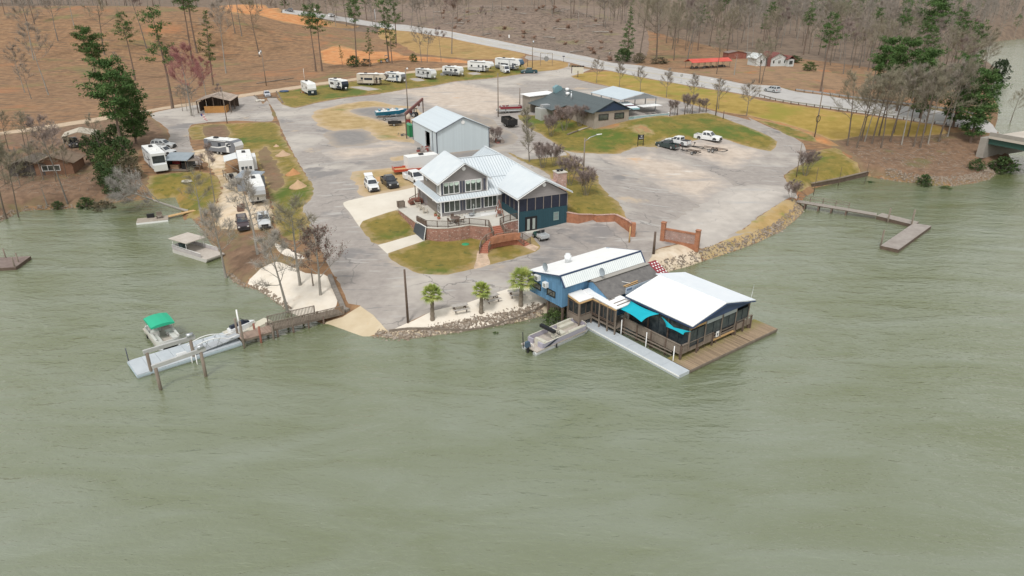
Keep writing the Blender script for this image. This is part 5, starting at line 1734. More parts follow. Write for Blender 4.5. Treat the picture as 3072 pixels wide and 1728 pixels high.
# open patio with white canopy roof
PT = thing('patio_canopy', 'open sided patio pavilion with pale sheet roof beside the diner', 'pavilion', (*q0, zr),26)
gg=[(9.9,1.5),(20.5,1.5)]
MB().slab([(11.2,6.0,4.1),(18.2,6.0,5.3),(18.2,20,5.3),(11.2,20,4.1)][::-1],.1).slab([(22.2,6.0,4.0),(18.2,6.0,5.3),(18.2,20,5.3),(22.2,20,4.0)],.1).build('roof', mat('canopy_sheet', [(.46,.53,.58),(.52,.59,.63)],.5, rough=.5), PT)
for x in (11.4,22.0):
 for y in (6.2,10.5,15,19.6):
  MB().box(x - .1, y - .1,-1.2, x + .1, y + .1,4.0).build('post', BM['steel'], PT)
MB().slab([(11.4,6.05,4.0),(22.0,6.05,4.0),(18.2,6.05,5.15)],.06).build('gable', mat('gable_grey', (.24,.25,.26)), PT)
MB().slab([(9.7,3.0,2.6),(14.2,2.2,2.6),(14.8,8.0,3.3),(9.7,8.0,3.3)],.1).build('awning', mat('awning_white', [(.62,.68,.71),(.72,.76,.78)],.6), PT)
MB().bar((9.8,4.9,2.95),(14.4,4.3,2.92),.8,.03).build('awning_stripe', mat('awning_stripe', (.16,.05,.07)), PT)
MB().bar((9.7,2.95,2.45),(14.2,2.15,2.45),.06,.35).build('awning_edge', mat('awning_teal', (.30,.50,.55)), PT)
MB().box(9.6,.6,-1.4,22.2,14,.05).build('deck', mat('patio_deck', [(.10,.20,.20),(.16,.27,.26)],1), PT)
for i in range(6):
 x0=9.6+12.4*i/6
 MB().box(x0 - .05,.52,-1.3, x0 + .05,.62,1.1).build('fence_post', mat('pale_teal_post', (.38,.50,.50)), PT)
 panel(PT, 'fence_panel', (x0 + .06,.58),(x0 + 12.4 / 6 - .06,.58),.15,.95, mat('pale_fence', [(.25,.38,.39),(.33,.46,.46)],2),.03)
for z in (.05,1.02):
 MB().bar((9.6,.55, z),(22.0,.55, z),.08,.1).build('fence_rail', mat('white_rail', (.60,.65,.65)), PT)
MB().box(22.0,.5,-1.5,22.2,1.0,1.2).build('end_wall', BM['white'], PT)
for i in range(3):
 x,y=17.5+i*1.6,3.2
 tt = MB().box(x - .5, y - .5,.75, x + .5, y + .5,.8).build('table', BM['black'], PT)
 MB().box(x - .06, y - .06,.05, x + .06, y + .06,.75).build('leg', BM['black'], tt)
MB().box(16.5,3.8,2.3,22.3,7.0,2.42).build('lower_roof', BM['roof_w'], PT)
# ------------------------------------------------------------------ buildings at the edges
def gable_house(name,label,cat,fr,x,y,rz,wd,dp,eh,rh,wall,roof,over=.35,wins=(),open_sides=False,z0=-.5):
 p=PG(fr,x,y)
 h_=thing(name,label,cat,p,rz)
 if not open_sides:
  MB().box(0,0, z0, wd, dp, eh).slab([(0,0, eh),(wd, 0, eh),(wd / 2,0, rh)],.15).slab([(wd, dp, eh),(0, dp, eh),(wd / 2, dp, rh)],.15).build('wall', wall, h_)
 s=(rh-eh)/(wd/2)
 mb_=MB()
 mb_.slab([(-over,-over,eh-s*over),(wd/2,-over,rh),(wd/2,dp+over,rh),(-over,dp+over,eh-s*over)][::-1],-.08)
 mb_.slab([(wd+over,-over,eh-s*over),(wd/2,-over,rh),(wd/2,dp+over,rh),(wd+over,dp+over,eh-s*over)],-.08)
 mb_.build('roof', roof, h_)
 for (p0,p1,za,zb_,n) in wins:
  win(h_,p0,p1,za,zb_,n)
 return h_
# white bungalow with dark red roof across the highway
wb = mat('bungalow_white', [(.50,.53,.52),(.60,.62,.61)],.8)
rd = mat('bungalow_red_roof', [(.15,.045,.04),(.21,.075,.06)],1.2,6)
b1 = gable_house('white_bungalow', 'small white bungalow with dark red hipped roof and red brick chimney, across the highway', 'house', 'D4', 1890,362,14,7.5,8.5,2.9,4.8, wb, rd, .4,
                 [((1.1,0),(2.0,0),.9,2.2,1),((3.4,0),(4.6,0),.8,2.2,2),((5.8,0),(6.6,0),.9,2.2,1)])
MB().box(-5.0,1.2,-.5,-1.0,7.2,2.9).slab([(-5,1.2,2.9),(-1,1.2,2.9),(-3,1.2,4.3)],.15).build('side_wing', wb, b1)
MB().slab([(-5.4,.9,2.7),(-3,.9,4.45),(-3,7.5,4.45),(-5.4,7.5,2.7)][::-1],.08).slab([(-.6,.9,2.7),(-3,.9,4.45),(-3,7.5,4.45),(-.6,7.5,2.7)],.08).build('wing_roof', wb, b1)
win(b1,(-3.6,1.2),(-2.5,1.2),.8,2.3,1)
MB().box(-1.0,-.5,-.4,.0,.4,4.2).build('chimney', mat('dull_brick', [(.16,.06,.05),(.23,.10,.08)],4), b1)
MB().box(6.6,-1.6,-.4,9.2,3.2,2.6).build('porch_block', wb, b1)
MB().slab([(6.2,-2.0,2.4),(7.9,-2.0,3.7),(7.9,3.4,3.7),(6.2,3.4,2.4)][::-1],.08).slab([(9.6,-2.0,2.4),(7.9,-2.0,3.7),(7.9,3.4,3.7),(9.6,3.4,2.4)],.08).build('porch_roof', rd, b1)
win(b1,(7.2,-1.6),(8.6,-1.6),.7,2.0,2, BM['shutter'])
b2 = gable_house('red_shed', 'small faded red shed with low roof, between the red canopy and the white bungalow', 'shed', 'D4', 1130,222,10,8.0,5.0,2.3,3.0, mat('faded_red', [(.22,.07,.05),(.30,.12,.09)],1.2), mat('rusty_roof', [(.17,.13,.12),(.25,.19,.16)],1),.3)
MB().box(8.0,.3,-.4,11.0,4,2.2).build('grey_annex', mat('grey_shed', (.33,.33,.32)), b2)
b3 = gable_house('red_canopy', 'long open shed with bright red sheet roof on thin posts, across the highway', 'canopy', 'D4', 330,400,24,4.6,17.0,2.6,3.5, None, mat('bright_red_roof', [(.52,.06,.03),(.60,.12,.10)],.4,6,.6),.4, open_sides=True)
b3.rotation_euler=(0,0,R(-68))
for i in range(7):
 for x in (.1,4.5):
  MB().box(x - .06,.2 + 2.75 * i - .06,-.4, x + .06,.2 + 2.75 * i + .06,2.6).build('post', BM['timber'], b3)
rj=random.Random(4)
mb=MB()
for i in range(14):
 mb.blob((rj.uniform(1,3.6),rj.uniform(1,16),.4),(rj.uniform(.3,.7),rj.uniform(.3,.9),rj.uniform(.3,.6)),rj)
mb.build('stored_junk', mat('dull_junk', [(.07,.09,.09),(.18,.17,.16)],2), b3, kind='stuff')
# log shelter over a white trailer by the small lot
s1 = thing('log_shelter', 'open shelter with mossy tan sheet roof and orange board counter by the small lot', 'shelter', PG('D5', 850,1090),8)
mb=MB()
mb.slab([(-2.0,-1.0,3.0),(2.6,-1.0,4.2),(2.6,9.0,4.2),(-2.0,9.0,3.0)][::-1],.1).slab([(7.2,-1.0,3.0),(2.6,-1.0,4.2),(2.6,9.0,4.2),(7.2,9.0,3.0)],.1)
mb.build('roof', line_mat('old_sheet_roof', (.42,.34,.28),(.25,.19,.15),.5,0,.12,.8,.3), s1)
for x in (-1.6,2.6,6.8):
 for y in (-.6,4,8.6):
  MB().box(x - .12, y - .12,-.4, x + .12, y + .12,3.1 if x != 2.6 else 4.1).build('post', BM['timber_d'], s1)
MB().box(.1,-.75,-.2,5.6,-.6,1.75).build('counter_board', mat('orange_boards', [(.42,.20,.06),(.52,.28,.10)],1.2, stretch=(6,1,1)), s1)
MB().box(5.45,-.6,-.2,5.6,2.5,1.75).build('counter_board', mat('orange_boards_b', [(.42,.20,.06),(.50,.26,.09)],1.2), s1)
MB().slab([(-1.6,8.6,.3),(6.8,8.6,.3),(6.8,8.6,3.0),(-1.6,8.6,3.0)],.1).box(-1.9,8.5,-.2,-1.8,2,2.4).build('back_wall', BM['timber_d'], s1)
# carport with a dark truck under it
c1 = thing('carport', 'cream ribbed metal carport among the bare trees on the west bank', 'carport', PG('B1', 745,480),24)
mb=MB()
roof_plane(mb,[(-.2,-.2,2.4),(3.0,-.2,3.3),(3.0,6.0,3.3),(-.2,6.0,2.4)][::-1],.4)
roof_plane(mb,[(6.2,-.2,2.4),(3.0,-.2,3.3),(3.0,6.0,3.3),(6.2,6.0,2.4)],.4)
mb.build('roof', mat('cream_sheet', [(.42,.37,.29),(.52,.47,.39)],.9), c1)
for x in (0,6):
 for y in (.1,3,5.8):
  MB().box(x - .05, y - .05,-.3, x + .05, y + .05,2.45).build('post', BM['steel'], c1)
MB().box(-.03,0,.9,.03,6,2.3).box(5.97,0,.9,6.03,6,2.3).build('side_sheet', mat('cream_side', (.45,.40,.32)), c1)
# low orange brick cottage with brown roof, half hidden under the bare trees
c2 = gable_house('brick_cottage', 'low orange brick cottage with leaf brown roof under bare trees by the cove', 'house', 'B1', 420,790,12,6.6,6.0,2.4,3.7, mat('cottage_brick', [(.17,.09,.055),(.235,.13,.08)],2), mat('leafy_roof', [(.16,.115,.08),(.23,.165,.115)],1.5,7),.5,[((1.2,0),(4.4,0),.8,1.9,3)])
c3 = gable_house('grey_cottage_roof', 'dark grey roofed cottage beside the orange brick cottage at the cove', 'house', 'B1', 120,800,10,6.2,5.5,2.2,3.2, mat('dark_wood_wall', (.07,.06,.055)), mat('dark_leafy_roof', [(.10,.085,.07),(.16,.13,.10)],1.5,7),.5)
# ------------------------------------------------------------------ vehicles
VM={}
def paint(name,c,rough=.25,metal=0.0):
 if name not in VM:
  VM[name] = mat('paint_' + name, c, rough=rough, metal=metal, spec=.6)
  VM[name].node_tree.nodes['Principled BSDF'].inputs['Coat Weight'].default_value = .3
 return VM[name]
TYRE = mat('tyre_rubber', (.018,.018,.018), rough=.9)
RIM = mat('alloy_rim', (.45,.46,.47), rough=.35, metal=.6)
CGL = mat('car_glass', [(.015,.02,.028),(.05,.06,.075)],1.0,2,.06, spec=.8)
LAMP = mat('clear_lamp', (.7,.7,.68), rough=.15)
RLAMP = mat('red_lamp', (.35,.02,.02), rough=.2)
DKP = mat('dark_plastic', (.025,.025,.027), rough=.6)
_wm={}
def wheel(par, x, y, r, wd, side, name='wheel', rim=RIM):
 key=(round(r,2),round(wd,2),rim.name)
 if key not in _wm:
  t_=MB()
  n=16
  pr=[(r*.62,-wd/2),(r*.93,-wd/2),(r,-wd*.35),(r,wd*.35),(r*.93,wd/2),(r*.62,wd/2)]
  t_.loft([[(a*math.cos(q*2*math.pi/n),z,a*math.sin(q*2*math.pi/n)) for q in range(n)] for a,z in pr],True,False)
  g=MB()
  for s in (-1,1):
   g.loft([[(r*k*math.cos(q*2*math.pi/n),s*z,r*k*math.sin(q*2*math.pi/n)) for q in range(n)] for k,z in ((.64,wd*.5+.003),(.55,wd*.5+.012),(.12,wd*.5-.01))],True,False)
  _wm[key] = (t_.mesh('tyre', TYRE), g.mesh('rim', rim))
 w_=bpy.data.objects.new(name,_wm[key][0])
 w_.location=(x,y,r)
 COL.objects.link(w_)
 w_.parent=par
 q = bpy.data.objects.new('rim', _wm[key][1])
 COL.objects.link(q)
 q.parent=w_
 return w_
def ring(x,zb_,zt,hb,ht,ch=.08):
 "cross-section with softened shoulders"
 return [(x,-hb,zb_),(x,-hb*1.0,zb_+(zt-zb_)*.55),(x,-ht,zt-ch),(x,-ht+ch*1.3,zt),(x,ht-ch*1.3,zt),(x,ht,zt-ch),(x,hb,zb_+(zt-zb_)*.55),(x,hb,zb_)]
def quad_side(par,pts4,name,m,t_=.012):
 MB().slab(pts4,t_).build(name,m,par)
def car(name,label,cat,loc,rz,kind,col,L_=4.9,W_=1.88,H_=1.75,group=None,wb_=None,rimm=RIM,hatch=False,cap=False,dually=False,tilt=0,dark_low=False):
 c=thing(name,label,cat,loc,rz,group)
 hw_=W_/2
 r = .38 if kind in ('pickup', 'suv') else .33
 if kind == 'van':
  r=.36
 wbase=wb_ or L_*.6
 xf,xr=wbase/2+.05,-wbase/2+.05
 gc = r * .62                     # sill height
 belt = {'pickup': 1.12, 'suv': 1.08, 'sedan': .92, 'van': 1.25}[kind]
 hood=belt-.06
 F_,B_=L_/2,-L_/2
 body=MB()
 if kind == 'pickup':
  cabb=-.35 if L_<5.6 else -.55
  st=[(F_-.02,gc+.12,hood-.22,hw_*.80,hw_*.76),(F_-.12,gc,hood-.1,hw_*.93,hw_*.86),(F_-.8,gc,hood,hw_,hw_*.93),(xf-.75,gc,belt,hw_,hw_*.96),(cabb-.55,gc,belt,hw_,hw_*.96)]
  cab=[(cabb-.55,cabb-.45),(xf-.55,xf-1.25)]
 elif kind == 'suv':
  st=[(F_-.02,gc+.12,hood-.22,hw_*.80,hw_*.76),(F_-.12,gc,hood-.1,hw_*.93,hw_*.86),(F_-.7,gc,hood,hw_,hw_*.93),(xf-.7,gc,belt,hw_,hw_*.96),(B_+.15,gc,belt,hw_,hw_*.95),(B_+.02,gc+.1,belt-.1,hw_*.9,hw_*.86)]
  cab=[(B_+.12,B_+.45),(xf-.5,xf-1.25)]
 elif kind == 'sedan':
  st=[(F_-.02,gc+.1,hood-.24,hw_*.78,hw_*.70),(F_-.15,gc,hood-.12,hw_*.93,hw_*.85),(F_-.8,gc,hood,hw_,hw_*.93),(xf-.6,gc,belt,hw_,hw_*.95),(B_+.5,gc,belt+.03,hw_,hw_*.93),(B_+.03,gc+.12,belt-.05,hw_*.86,hw_*.78)]
  cab=[(B_+.55,B_+1.15),(xf-.35,xf-1.15)]
 else:
  st=[(F_-.02,gc+.1,belt-.35,hw_*.80,hw_*.74),(F_-.15,gc,belt-.22,hw_*.95,hw_*.86),(F_-.75,gc,belt,hw_,hw_*.95),(B_+.03,gc,belt,hw_,hw_*.97)]
  cab=[(B_+.03,B_+.05),(F_-.65,F_-1.35)]
 body.loft([ring(*s) for s in st],True,False)
 body.build('body', col, c)
 # cabin
 (rb,rt),(fb,ft)=cab
 hb, ht = hw_ * .95, hw_ * (.78 if kind != 'van' else .90)
 zt=H_
 zb2=belt-.03
 cb=MB()
 k_=.10
 low=[(rb,-hb,zb2),(fb,-hb,zb2),(fb,hb,zb2),(rb,hb,zb2)]
 mid_=[(rt-.02,-ht-.02,zt-.10),(ft+.06,-ht-.02,zt-.12),(ft+.06,ht+.02,zt-.12),(rt-.02,ht+.02,zt-.10)]
 top=[(rt+.12,-ht+.12,zt),(ft-.15,-ht+.12,zt-.01),(ft-.15,ht-.12,zt-.01),(rt+.12,ht-.12,zt)]
 cb.loft([low,mid_,top],True,False)
 cb.build('cabin', col, c)
 def on(u,v,s):
  "point on the cabin side: u along, v up"
  a_=Vector((rb+(fb-rb)*u,s*hb,zb2)).lerp(Vector((rt+(ft-rt)*u,s*(ht+.02),zt-.11)),v)
  return a_
 if kind == 'pickup':
  sp=[(.10,.46),(.52,.90)]
 elif kind == 'suv':
  sp=[(.05,.28),(.32,.60),(.64,.92)]
 elif kind == 'sedan':
  sp=[(.14,.48),(.52,.88)]
 else:
  sp=[(.80,.95)]
 for s in (-1,1):
  o_=Vector((0,s*.012,.004))
  for a_,b_ in sp:
   q=[on(a_,.12,s)+o_,on(b_,.12,s)+o_,on(b_-.02,.92,s)+o_,on(a_+.01,.92,s)+o_]
   quad_side(c, q if s < 0 else q[::-1], 'side_window', CGL)
  # mirror
  m_=on(.90,.08,s)
  MB().box(m_.x - .08, min(m_.y, m_.y + s * .24), m_.z - .02, m_.x + .08, max(m_.y, m_.y + s * .24), m_.z + .18).build('mirror', DKP if kind == 'pickup' else col, c)
 def slope(xb,xt,s,inset,v0,v1,nm):
  P0=Vector((xb,0,zb2))
  P1=Vector((xt,0,zt-.11))
  n_=Vector((s*(P1.z-P0.z),0,-s*(P1.x-P0.x))).normalized()*.014
  q=[]
  for v,y in ((v0,-1),(v0,1),(v1,1),(v1,-1)):
   p=P0.lerp(P1,v)
   q.append(Vector((p.x,y*((hb+(ht-hb)*v)-inset),p.z))+n_)
  quad_side(c,q if s>0 else q[::-1],nm,CGL)
 slope(fb, ft + .06,1,.09,.1,.97, 'windscreen')
 if kind != 'van' and not hatch:
  slope(rb, rt - .02,-1,.12,.2,.95, 'rear_window')
 # pickup bed
 if kind == 'pickup':
  x1=rb-.02
  bw_=MB()
  wallc=col
  for s in (-1,1):
   MB().box(B_ + .06, s * hw_ - (.09 if s > 0 else 0), gc, x1, s * hw_ + (0 if s > 0 else .09), belt - .02).build('bed_side', wallc, c)
  MB().box(B_ + .02,-hw_ + .02, gc + .06, B_ + .09, hw_ - .02, belt - .03).build('tailgate', wallc, c)
  MB().box(B_ + .09,-hw_ + .09, gc, x1, hw_ - .09, gc + .32).build('bed_floor', DKP, c)
  if dually:
   for s in (-1,1):
    MB().prof([(xr - .6, gc),(xr + .6, gc),(xr + .5, belt - .15),(xr - .5, belt - .15)], s * hw_ - .02 if s > 0 else -hw_ - .2, s * hw_ + .2 if s > 0 else -hw_ + .02).build('wide_fender', col, c)
  if cap:
   MB().box(B_ + .12,-hw_ + .1, belt - .02, x1 - .1, hw_ - .1, belt + .03).build('bed_rail', DKP, c)
 # ends
 MB().box(F_ - .10,-hw_ * .84, gc - .02, F_ + .04, hw_ * .84, gc + .24).build('front_bumper', DKP if (kind != 'sedan' and not dark_low) else col, c)
 MB().box(B_ - .06,-hw_ * .88, gc, B_ + .06, hw_ * .88, gc + .2).build('rear_bumper', RIM if kind == 'pickup' else col, c)
 MB().box(F_ - .06,-hw_ * .52, gc + .27, F_ + .012, hw_ * .52, hood - .2).build('grille', DKP, c)
 for s in (-1,1):
  MB().box(F_ - .2, s * hw_ * .70 - .17, hood - .36, F_ - .01, s * hw_ * .70 + .12, hood - .17).build('headlight', LAMP, c)
  MB().box(B_ - .012 if kind != 'pickup' else B_ + .01, s * hw_ * .88 - .07, belt - .42, B_ + .1, s * hw_ * .88 + .07, belt - .08).build('tail_light', RLAMP, c)
  for x in (xf,xr):
   y=s*(hw_-.12)
   wheel(c,x,y,r,.26,s,rim=rimm)
   # dark arch
   a_=MB()
   pts_=[(x+r*1.2*math.cos(q*math.pi/8),r+r*1.2*math.sin(q*math.pi/8)) for q in range(9)]
   a_.prof(pts_,s*(hw_+.004)-.02,s*(hw_+.004)+.0)
   a_.build('wheel_arch', DKP, c)
 MB().box(B_ + .25,-hw_ * .8, gc - .12, F_ - .25, hw_ * .8, gc + .05).build('underbody', DKP, c)
 if kind == 'suv':
  for s in (-1,1):
   MB().bar((rt + .3, s * ht * .82, zt + .05),(ft - .3, s * ht * .82, zt + .05),.05).build('roof_rail', DKP, c)
 if hatch:
  MB().slab([(rt - .05,-ht, zt - .02),(rt - .05, ht, zt - .02),(rt - 1.0, ht, zt + .30),(rt - 1.0,-ht, zt + .30)][::-1],.08).build('open_tailgate', col, c)
  MB().slab([(rb - .02,-hb + .1, zb2),(rb - .02, hb - .1, zb2),(rt - .04, ht - .08, zt - .14),(rt - .04,-ht + .08, zt - .14)][::-1],.01).build('cargo_opening', DKP, c)
 return c
def two(fr,r0,r1,dz=0.0):
 "spot between two wheel readings on the ground (rear, front) -> centre and heading"
 a_,b_=PG(fr,*r0),PG(fr,*r1)
 m_=(a_+b_)/2
 return Vector((m_.x,m_.y,gz(m_.x,m_.y)+dz)),math.degrees(math.atan2(b_.y-a_.y,b_.x-a_.x))
white = paint('white', (.72,.73,.73))
silver = paint('silver', (.50,.52,.53),.3,.3)
black = paint('black', (.02,.022,.026),.2)
dgreen = paint('dark_green', (.03,.05,.05),.25)
def side_place(fr,r0,r1,wid,side):
 "two() for the near-side wheels, shifted half a car width away from the camera side"
 p,a_=two(fr,r0,r1)
 n=Vector((-math.sin(R(a_)),math.cos(R(a_)),0))*side*wid
 p=p+n
 p.z=gz(p.x,p.y)
 return p,a_
p, a_ = side_place('B3', (405,1190),(470,1275),.8,1)
car('suv', 'white suv with its tailgate open, parked on the grass by the drive', 'suv', p, a_, 'suv', white, 4.8,1.85,1.78, hatch=True)
p, a_ = side_place('B3', (620,1150),(708,1222),.85,1)
car('pickup_truck', 'black crew cab pickup between the white suv and the white dually', 'pickup', p, a_, 'pickup', black, 5.4,1.9,1.8)
p, a_ = side_place('B3', (930,1105),(1045,1165),.9,1)
car('pickup_truck', 'white dually pickup with grey bed rails parked beside the house', 'pickup', p, a_, 'pickup', white, 6.4,2.0,1.95, dually=True)
p, a_ = side_place('B5', (722,425),(862,462),.85,1)
car('pickup_truck', 'white long bed pickup nose out, highest on the lower gravel lot', 'pickup', p, a_, 'pickup', white, 6.0,1.98,1.9)
p, a_ = side_place('B5', (520,510),(400,470),.85,-1)
car('pickup_truck', 'white pickup with a dark open bed parked between the green truck and the grass', 'pickup', p, a_, 'pickup', white, 5.7,1.95,1.85, cap=True)
p, a_ = side_place('B5', (402,545),(285,510),.85,-1)
car('pickup_truck', 'dark green covered pickup parked nearest the bank sign', 'pickup', p, a_, 'pickup', dgreen, 5.3,1.85,1.75)
p, a_ = side_place('A3', (1925,912),(1785,915),.9,-1)
car('pickup_truck', 'teal green crew cab pickup parked by the highway entrance', 'pickup', p, a_, 'pickup', paint('teal', (.015,.06,.075)),6.0,2.0,1.9)
p, a_ = side_place('A3', (1490,885),(1560,920),.9,1)
car('cargo_van', 'white high roof cargo van in front of the largest camper', 'van', p, a_, 'van', white, 5.6,2.0,2.5)
p, a_ = side_place('A2', (955,1180),(975,1208),.85,1)
car('sedan', 'pale silver sedan parked alone at the small lot by the dirt track', 'car', p, a_, 'sedan', paint('pale', (.55,.57,.62),.3,.2),4.6,1.8,1.48)
p, a_ = side_place('D4', (1985,850),(1810,820),.85,-1)
car('suv', 'silver suv driving on the highway near the guardrail', 'suv', p, a_, 'suv', silver, 5.0,1.95,1.78)
p, a_ = side_place('A2', (1790,213),(1842,217),.85,1)
car('suv', 'white car on the far stretch of the highway', 'car', p, a_, 'suv', white, 4.7,1.85,1.7)
p, a_ = side_place('A2', (1300,140),(1250,133),.85,1)
car('suv', 'dark car farthest away on the highway under the trees', 'car', p, a_, 'suv', paint('grey', (.16,.16,.17)),4.7,1.85,1.7)
p, a_ = side_place('B1', (1800,480),(1900,480),.9,1)
car('suv', 'silver suv behind the slide-out camper, farther of the two', 'suv', p, a_, 'suv', silver, 5.0,1.95,1.78)
p, a_ = side_place('B1', (1780,560),(1925,565),.9,1)
car('suv', 'white suv close beside the slide-out camper on the drive', 'suv', p, a_, 'suv', paint('offwhite', (.62,.63,.63)),5.0,1.95,1.8)
p, a_ = side_place('B1', (905,420),(905,465),.9,-1)
car('pickup_truck', 'dark blue black pickup standing under the cream carport', 'pickup', p, a_, 'pickup', paint('midnight', (.012,.016,.035)),5.3,1.9,1.85)
p, a_ = side_place('D6', (330,1240),(350,1330),.85,1)
car('suv', 'dark maroon suv parked at the end of the sandy path', 'suv', p, a_, 'suv', paint('maroon', (.045,.025,.03)),4.7,1.85,1.7)
p, a_ = side_place('D6', (620,1200),(640,1290),.9,1)
car('pickup_truck', 'silver white pickup parked beyond the bare tree at the sandy path', 'pickup', p, a_, 'pickup', paint('offwhite2', (.55,.57,.58)),5.8,1.95,1.85)
# ------------------------------------------------------------------ campers
CW = mat('camper_white', [(.68,.69,.69),(.75,.76,.755)],.5,4,.4)
CT_ = mat('camper_cream', [(.50,.44,.36),(.56,.50,.42)],.5,4,.45)
CR = mat('camper_roof', [(.70,.70,.68),(.78,.78,.765)],1.2,5,.6)
CG = mat('camper_grey', (.16,.165,.175), rough=.4)
CN = mat('camper_navy', (.022,.03,.05), rough=.3)
CB = mat('camper_brown', (.085,.06,.05), rough=.4)
def camper(label, loc, rz, L_=8.5, W_=2.5, H_=3.2, kind='travel', col=CW, nose=None, lower=None, stripe=CG, slide=None, awning=None, door_side=-1, group='campers parked in the row by the dirt track', skirt=None, nwin=3, ac=2, name='camper', win_nose=True):
 c = thing(name, label, 'camper', loc, rz, group)
 F_,B_=L_/2,-L_/2
 z0=.62
 if kind == 'travel':
  pr=[(B_,z0),(F_-.55,z0),(F_-.1,z0+.75),(F_,z0+1.35),(F_-.35,H_-.28),(F_-.9,H_-.03),(B_+.15,H_-.03),(B_,H_-.2)]
  pn=[(F_-.54,z0-.02),(F_-.08,z0+.75),(F_+.03,z0+1.35),(F_-.30,H_-.36)]
 elif kind == 'fifth':
  nx=F_-2.4
  pr=[(B_,z0),(nx,z0),(nx+.1,1.75),(F_-.5,1.85),(F_,2.35),(F_-.1,3.0),(F_-.8,H_),(B_+.15,H_-.05),(B_,H_-.25)]
  pn=[(F_-1.0,1.80),(F_-.48,1.83),(F_+.03,2.35),(F_-.07,3.0),(F_-.7,H_-.06)]
 else:
  pr=[(B_,z0),(F_,z0),(F_,H_-.12),(F_-.15,H_),(B_+.15,H_),(B_,H_-.15)]
  pn=None
 y=W_/2
 MB().prof(pr, -y, y).build('body', col, c)
 MB().slab([(B_ + .1,-y + .08, H_ + .02),(F_ - .95,-y + .08, H_ + .02),(F_ - .95, y - .08, H_ + .02),(B_ + .1, y - .08, H_ + .02)],.06).build('roof', CR, c)
 if nose and pn:
  k=len(pn)
  m_=MB()
  yy=y-.03
  m_.loft([[(p[0]-.06,s*yy,p[1]) for p in pn]+[(p[0]+.012,s*yy,p[1]) for p in pn[::-1]] for s in (-1,1)],True)
  m_.build('front_cap', nose, c)
 if win_nose and kind == 'travel':
  MB().slab([(F_ - .03,-.7, z0 + 1.4),(F_ - .03,.7, z0 + 1.4),(F_ - .27,.62, H_ - .45),(F_ - .27,-.62, H_ - .45)],.05).build('front_window', CGL, c)
 for s in (-1,1):
  st=MB()
  ys=(s*y,s*y+s*.008)
  if lower:
   st.box(B_ + .02, min(ys), z0 + .02,(F_ - .55 if kind == 'travel' else F_ - 2.35), max(ys), z0 + .75)
   st.build('lower_skirt', lower, c)
   st=MB()
  # swoosh graphics
  st.prof([(B_+.6,z0+.85),(B_+L_*.45,z0+.75),(F_-1.2,z0+1.5),(F_-1.0,z0+1.75),(B_+L_*.45,z0+.98),(B_+.6,z0+.98)],min(ys)-(.004 if s<0 else 0),max(ys)+(.004 if s>0 else 0))
  st.build('side_graphic', stripe, c)
  for i in range(nwin):
   x=B_+L_*(.14+.62*i/max(1,nwin-1))
   if slide and s==slide and .25<(x-B_)/L_<.62:
    continue
   yy=s*(y+.012)
   q=[(x,yy,z0+1.15),(x+.75,yy,z0+1.15),(x+.75,yy,z0+1.85),(x,yy,z0+1.85)]
   MB().slab(q if s < 0 else q[::-1],.03).build('window', CGL, c)
  for x in ((-.5,.45) if L_>6 else (-.1,)):
   wheel(c,x-.4,s*(y-.16),.35,.22,s)
 if slide:
  x0,x1=B_+L_*.24,B_+L_*.60
  sl = MB().box(x0, min(slide * y, slide * (y + .75)), z0 + .12, x1, max(slide * y, slide * (y + .75)), H_ - .35).build('slide_out', col, c)
  yy=slide*(y+.765)
  q=[(x0+.4,yy,z0+1.1),(x1-.4,yy,z0+1.1),(x1-.4,yy,z0+1.8),(x0+.4,yy,z0+1.8)]
  MB().slab(q if slide < 0 else q[::-1],.03).build('window', CGL, sl)
 x = F_ - (2.4 if kind == 'travel' else 3.6)
 yy=door_side*(y+.01)
 q=[(x,yy,z0+.05),(x+.68,yy,z0+.05),(x+.68,yy,z0+1.95),(x,yy,z0+1.95)]
 d_ = MB().slab(q if door_side < 0 else q[::-1],.02).build('door', stripe, c)
 q=[(x+.15,yy+door_side*.012,z0+1.2),(x+.53,yy+door_side*.012,z0+1.2),(x+.53,yy+door_side*.012,z0+1.75),(x+.15,yy+door_side*.012,z0+1.75)]
 MB().slab(q if door_side < 0 else q[::-1],.015).build('door_window', CGL, d_)
 for i in range(ac):
  xx=B_+L_*(.28+.36*i)
  MB().loft([[(xx - .5,-.36, H_ + .02),(xx + .5,-.36, H_ + .02),(xx + .5,.36, H_ + .02),(xx - .5,.36, H_ + .02)],[(xx - .42,-.3, H_ + .32),(xx + .3,-.3, H_ + .32),(xx + .3,.3, H_ + .32),(xx - .42,.3, H_ + .32)]], True).build('air_conditioner', CR if i else DKP, c)
 MB().box(F_ - 2.0,.2, H_ + .02, F_ - 1.6,.6, H_ + .14).build('roof_vent', CR, c)
 yy=door_side*(y+.08)
 MB().tube([(B_ + 1.2, yy, H_ - .18),(F_ - 2.2, yy, H_ - .18)],.09,6).build('awning_roll', stripe, c)
 if awning:
  zz=H_-.2
  q=[(B_+1.2,yy,zz),(F_-3.0,yy,zz),(F_-3.0,yy+door_side*2.4,zz-.5),(B_+1.2,yy+door_side*2.4,zz-.5)]
  aw = MB().slab(q if door_side > 0 else q[::-1],-.03).build('awning', awning, c)
  for xx in (B_+1.25,F_-3.05):
   MB().bar((xx, yy, z0 + .3),(xx, yy + door_side * 2.38, zz - .53),.05).build('awning_arm', BM['steel'], aw)
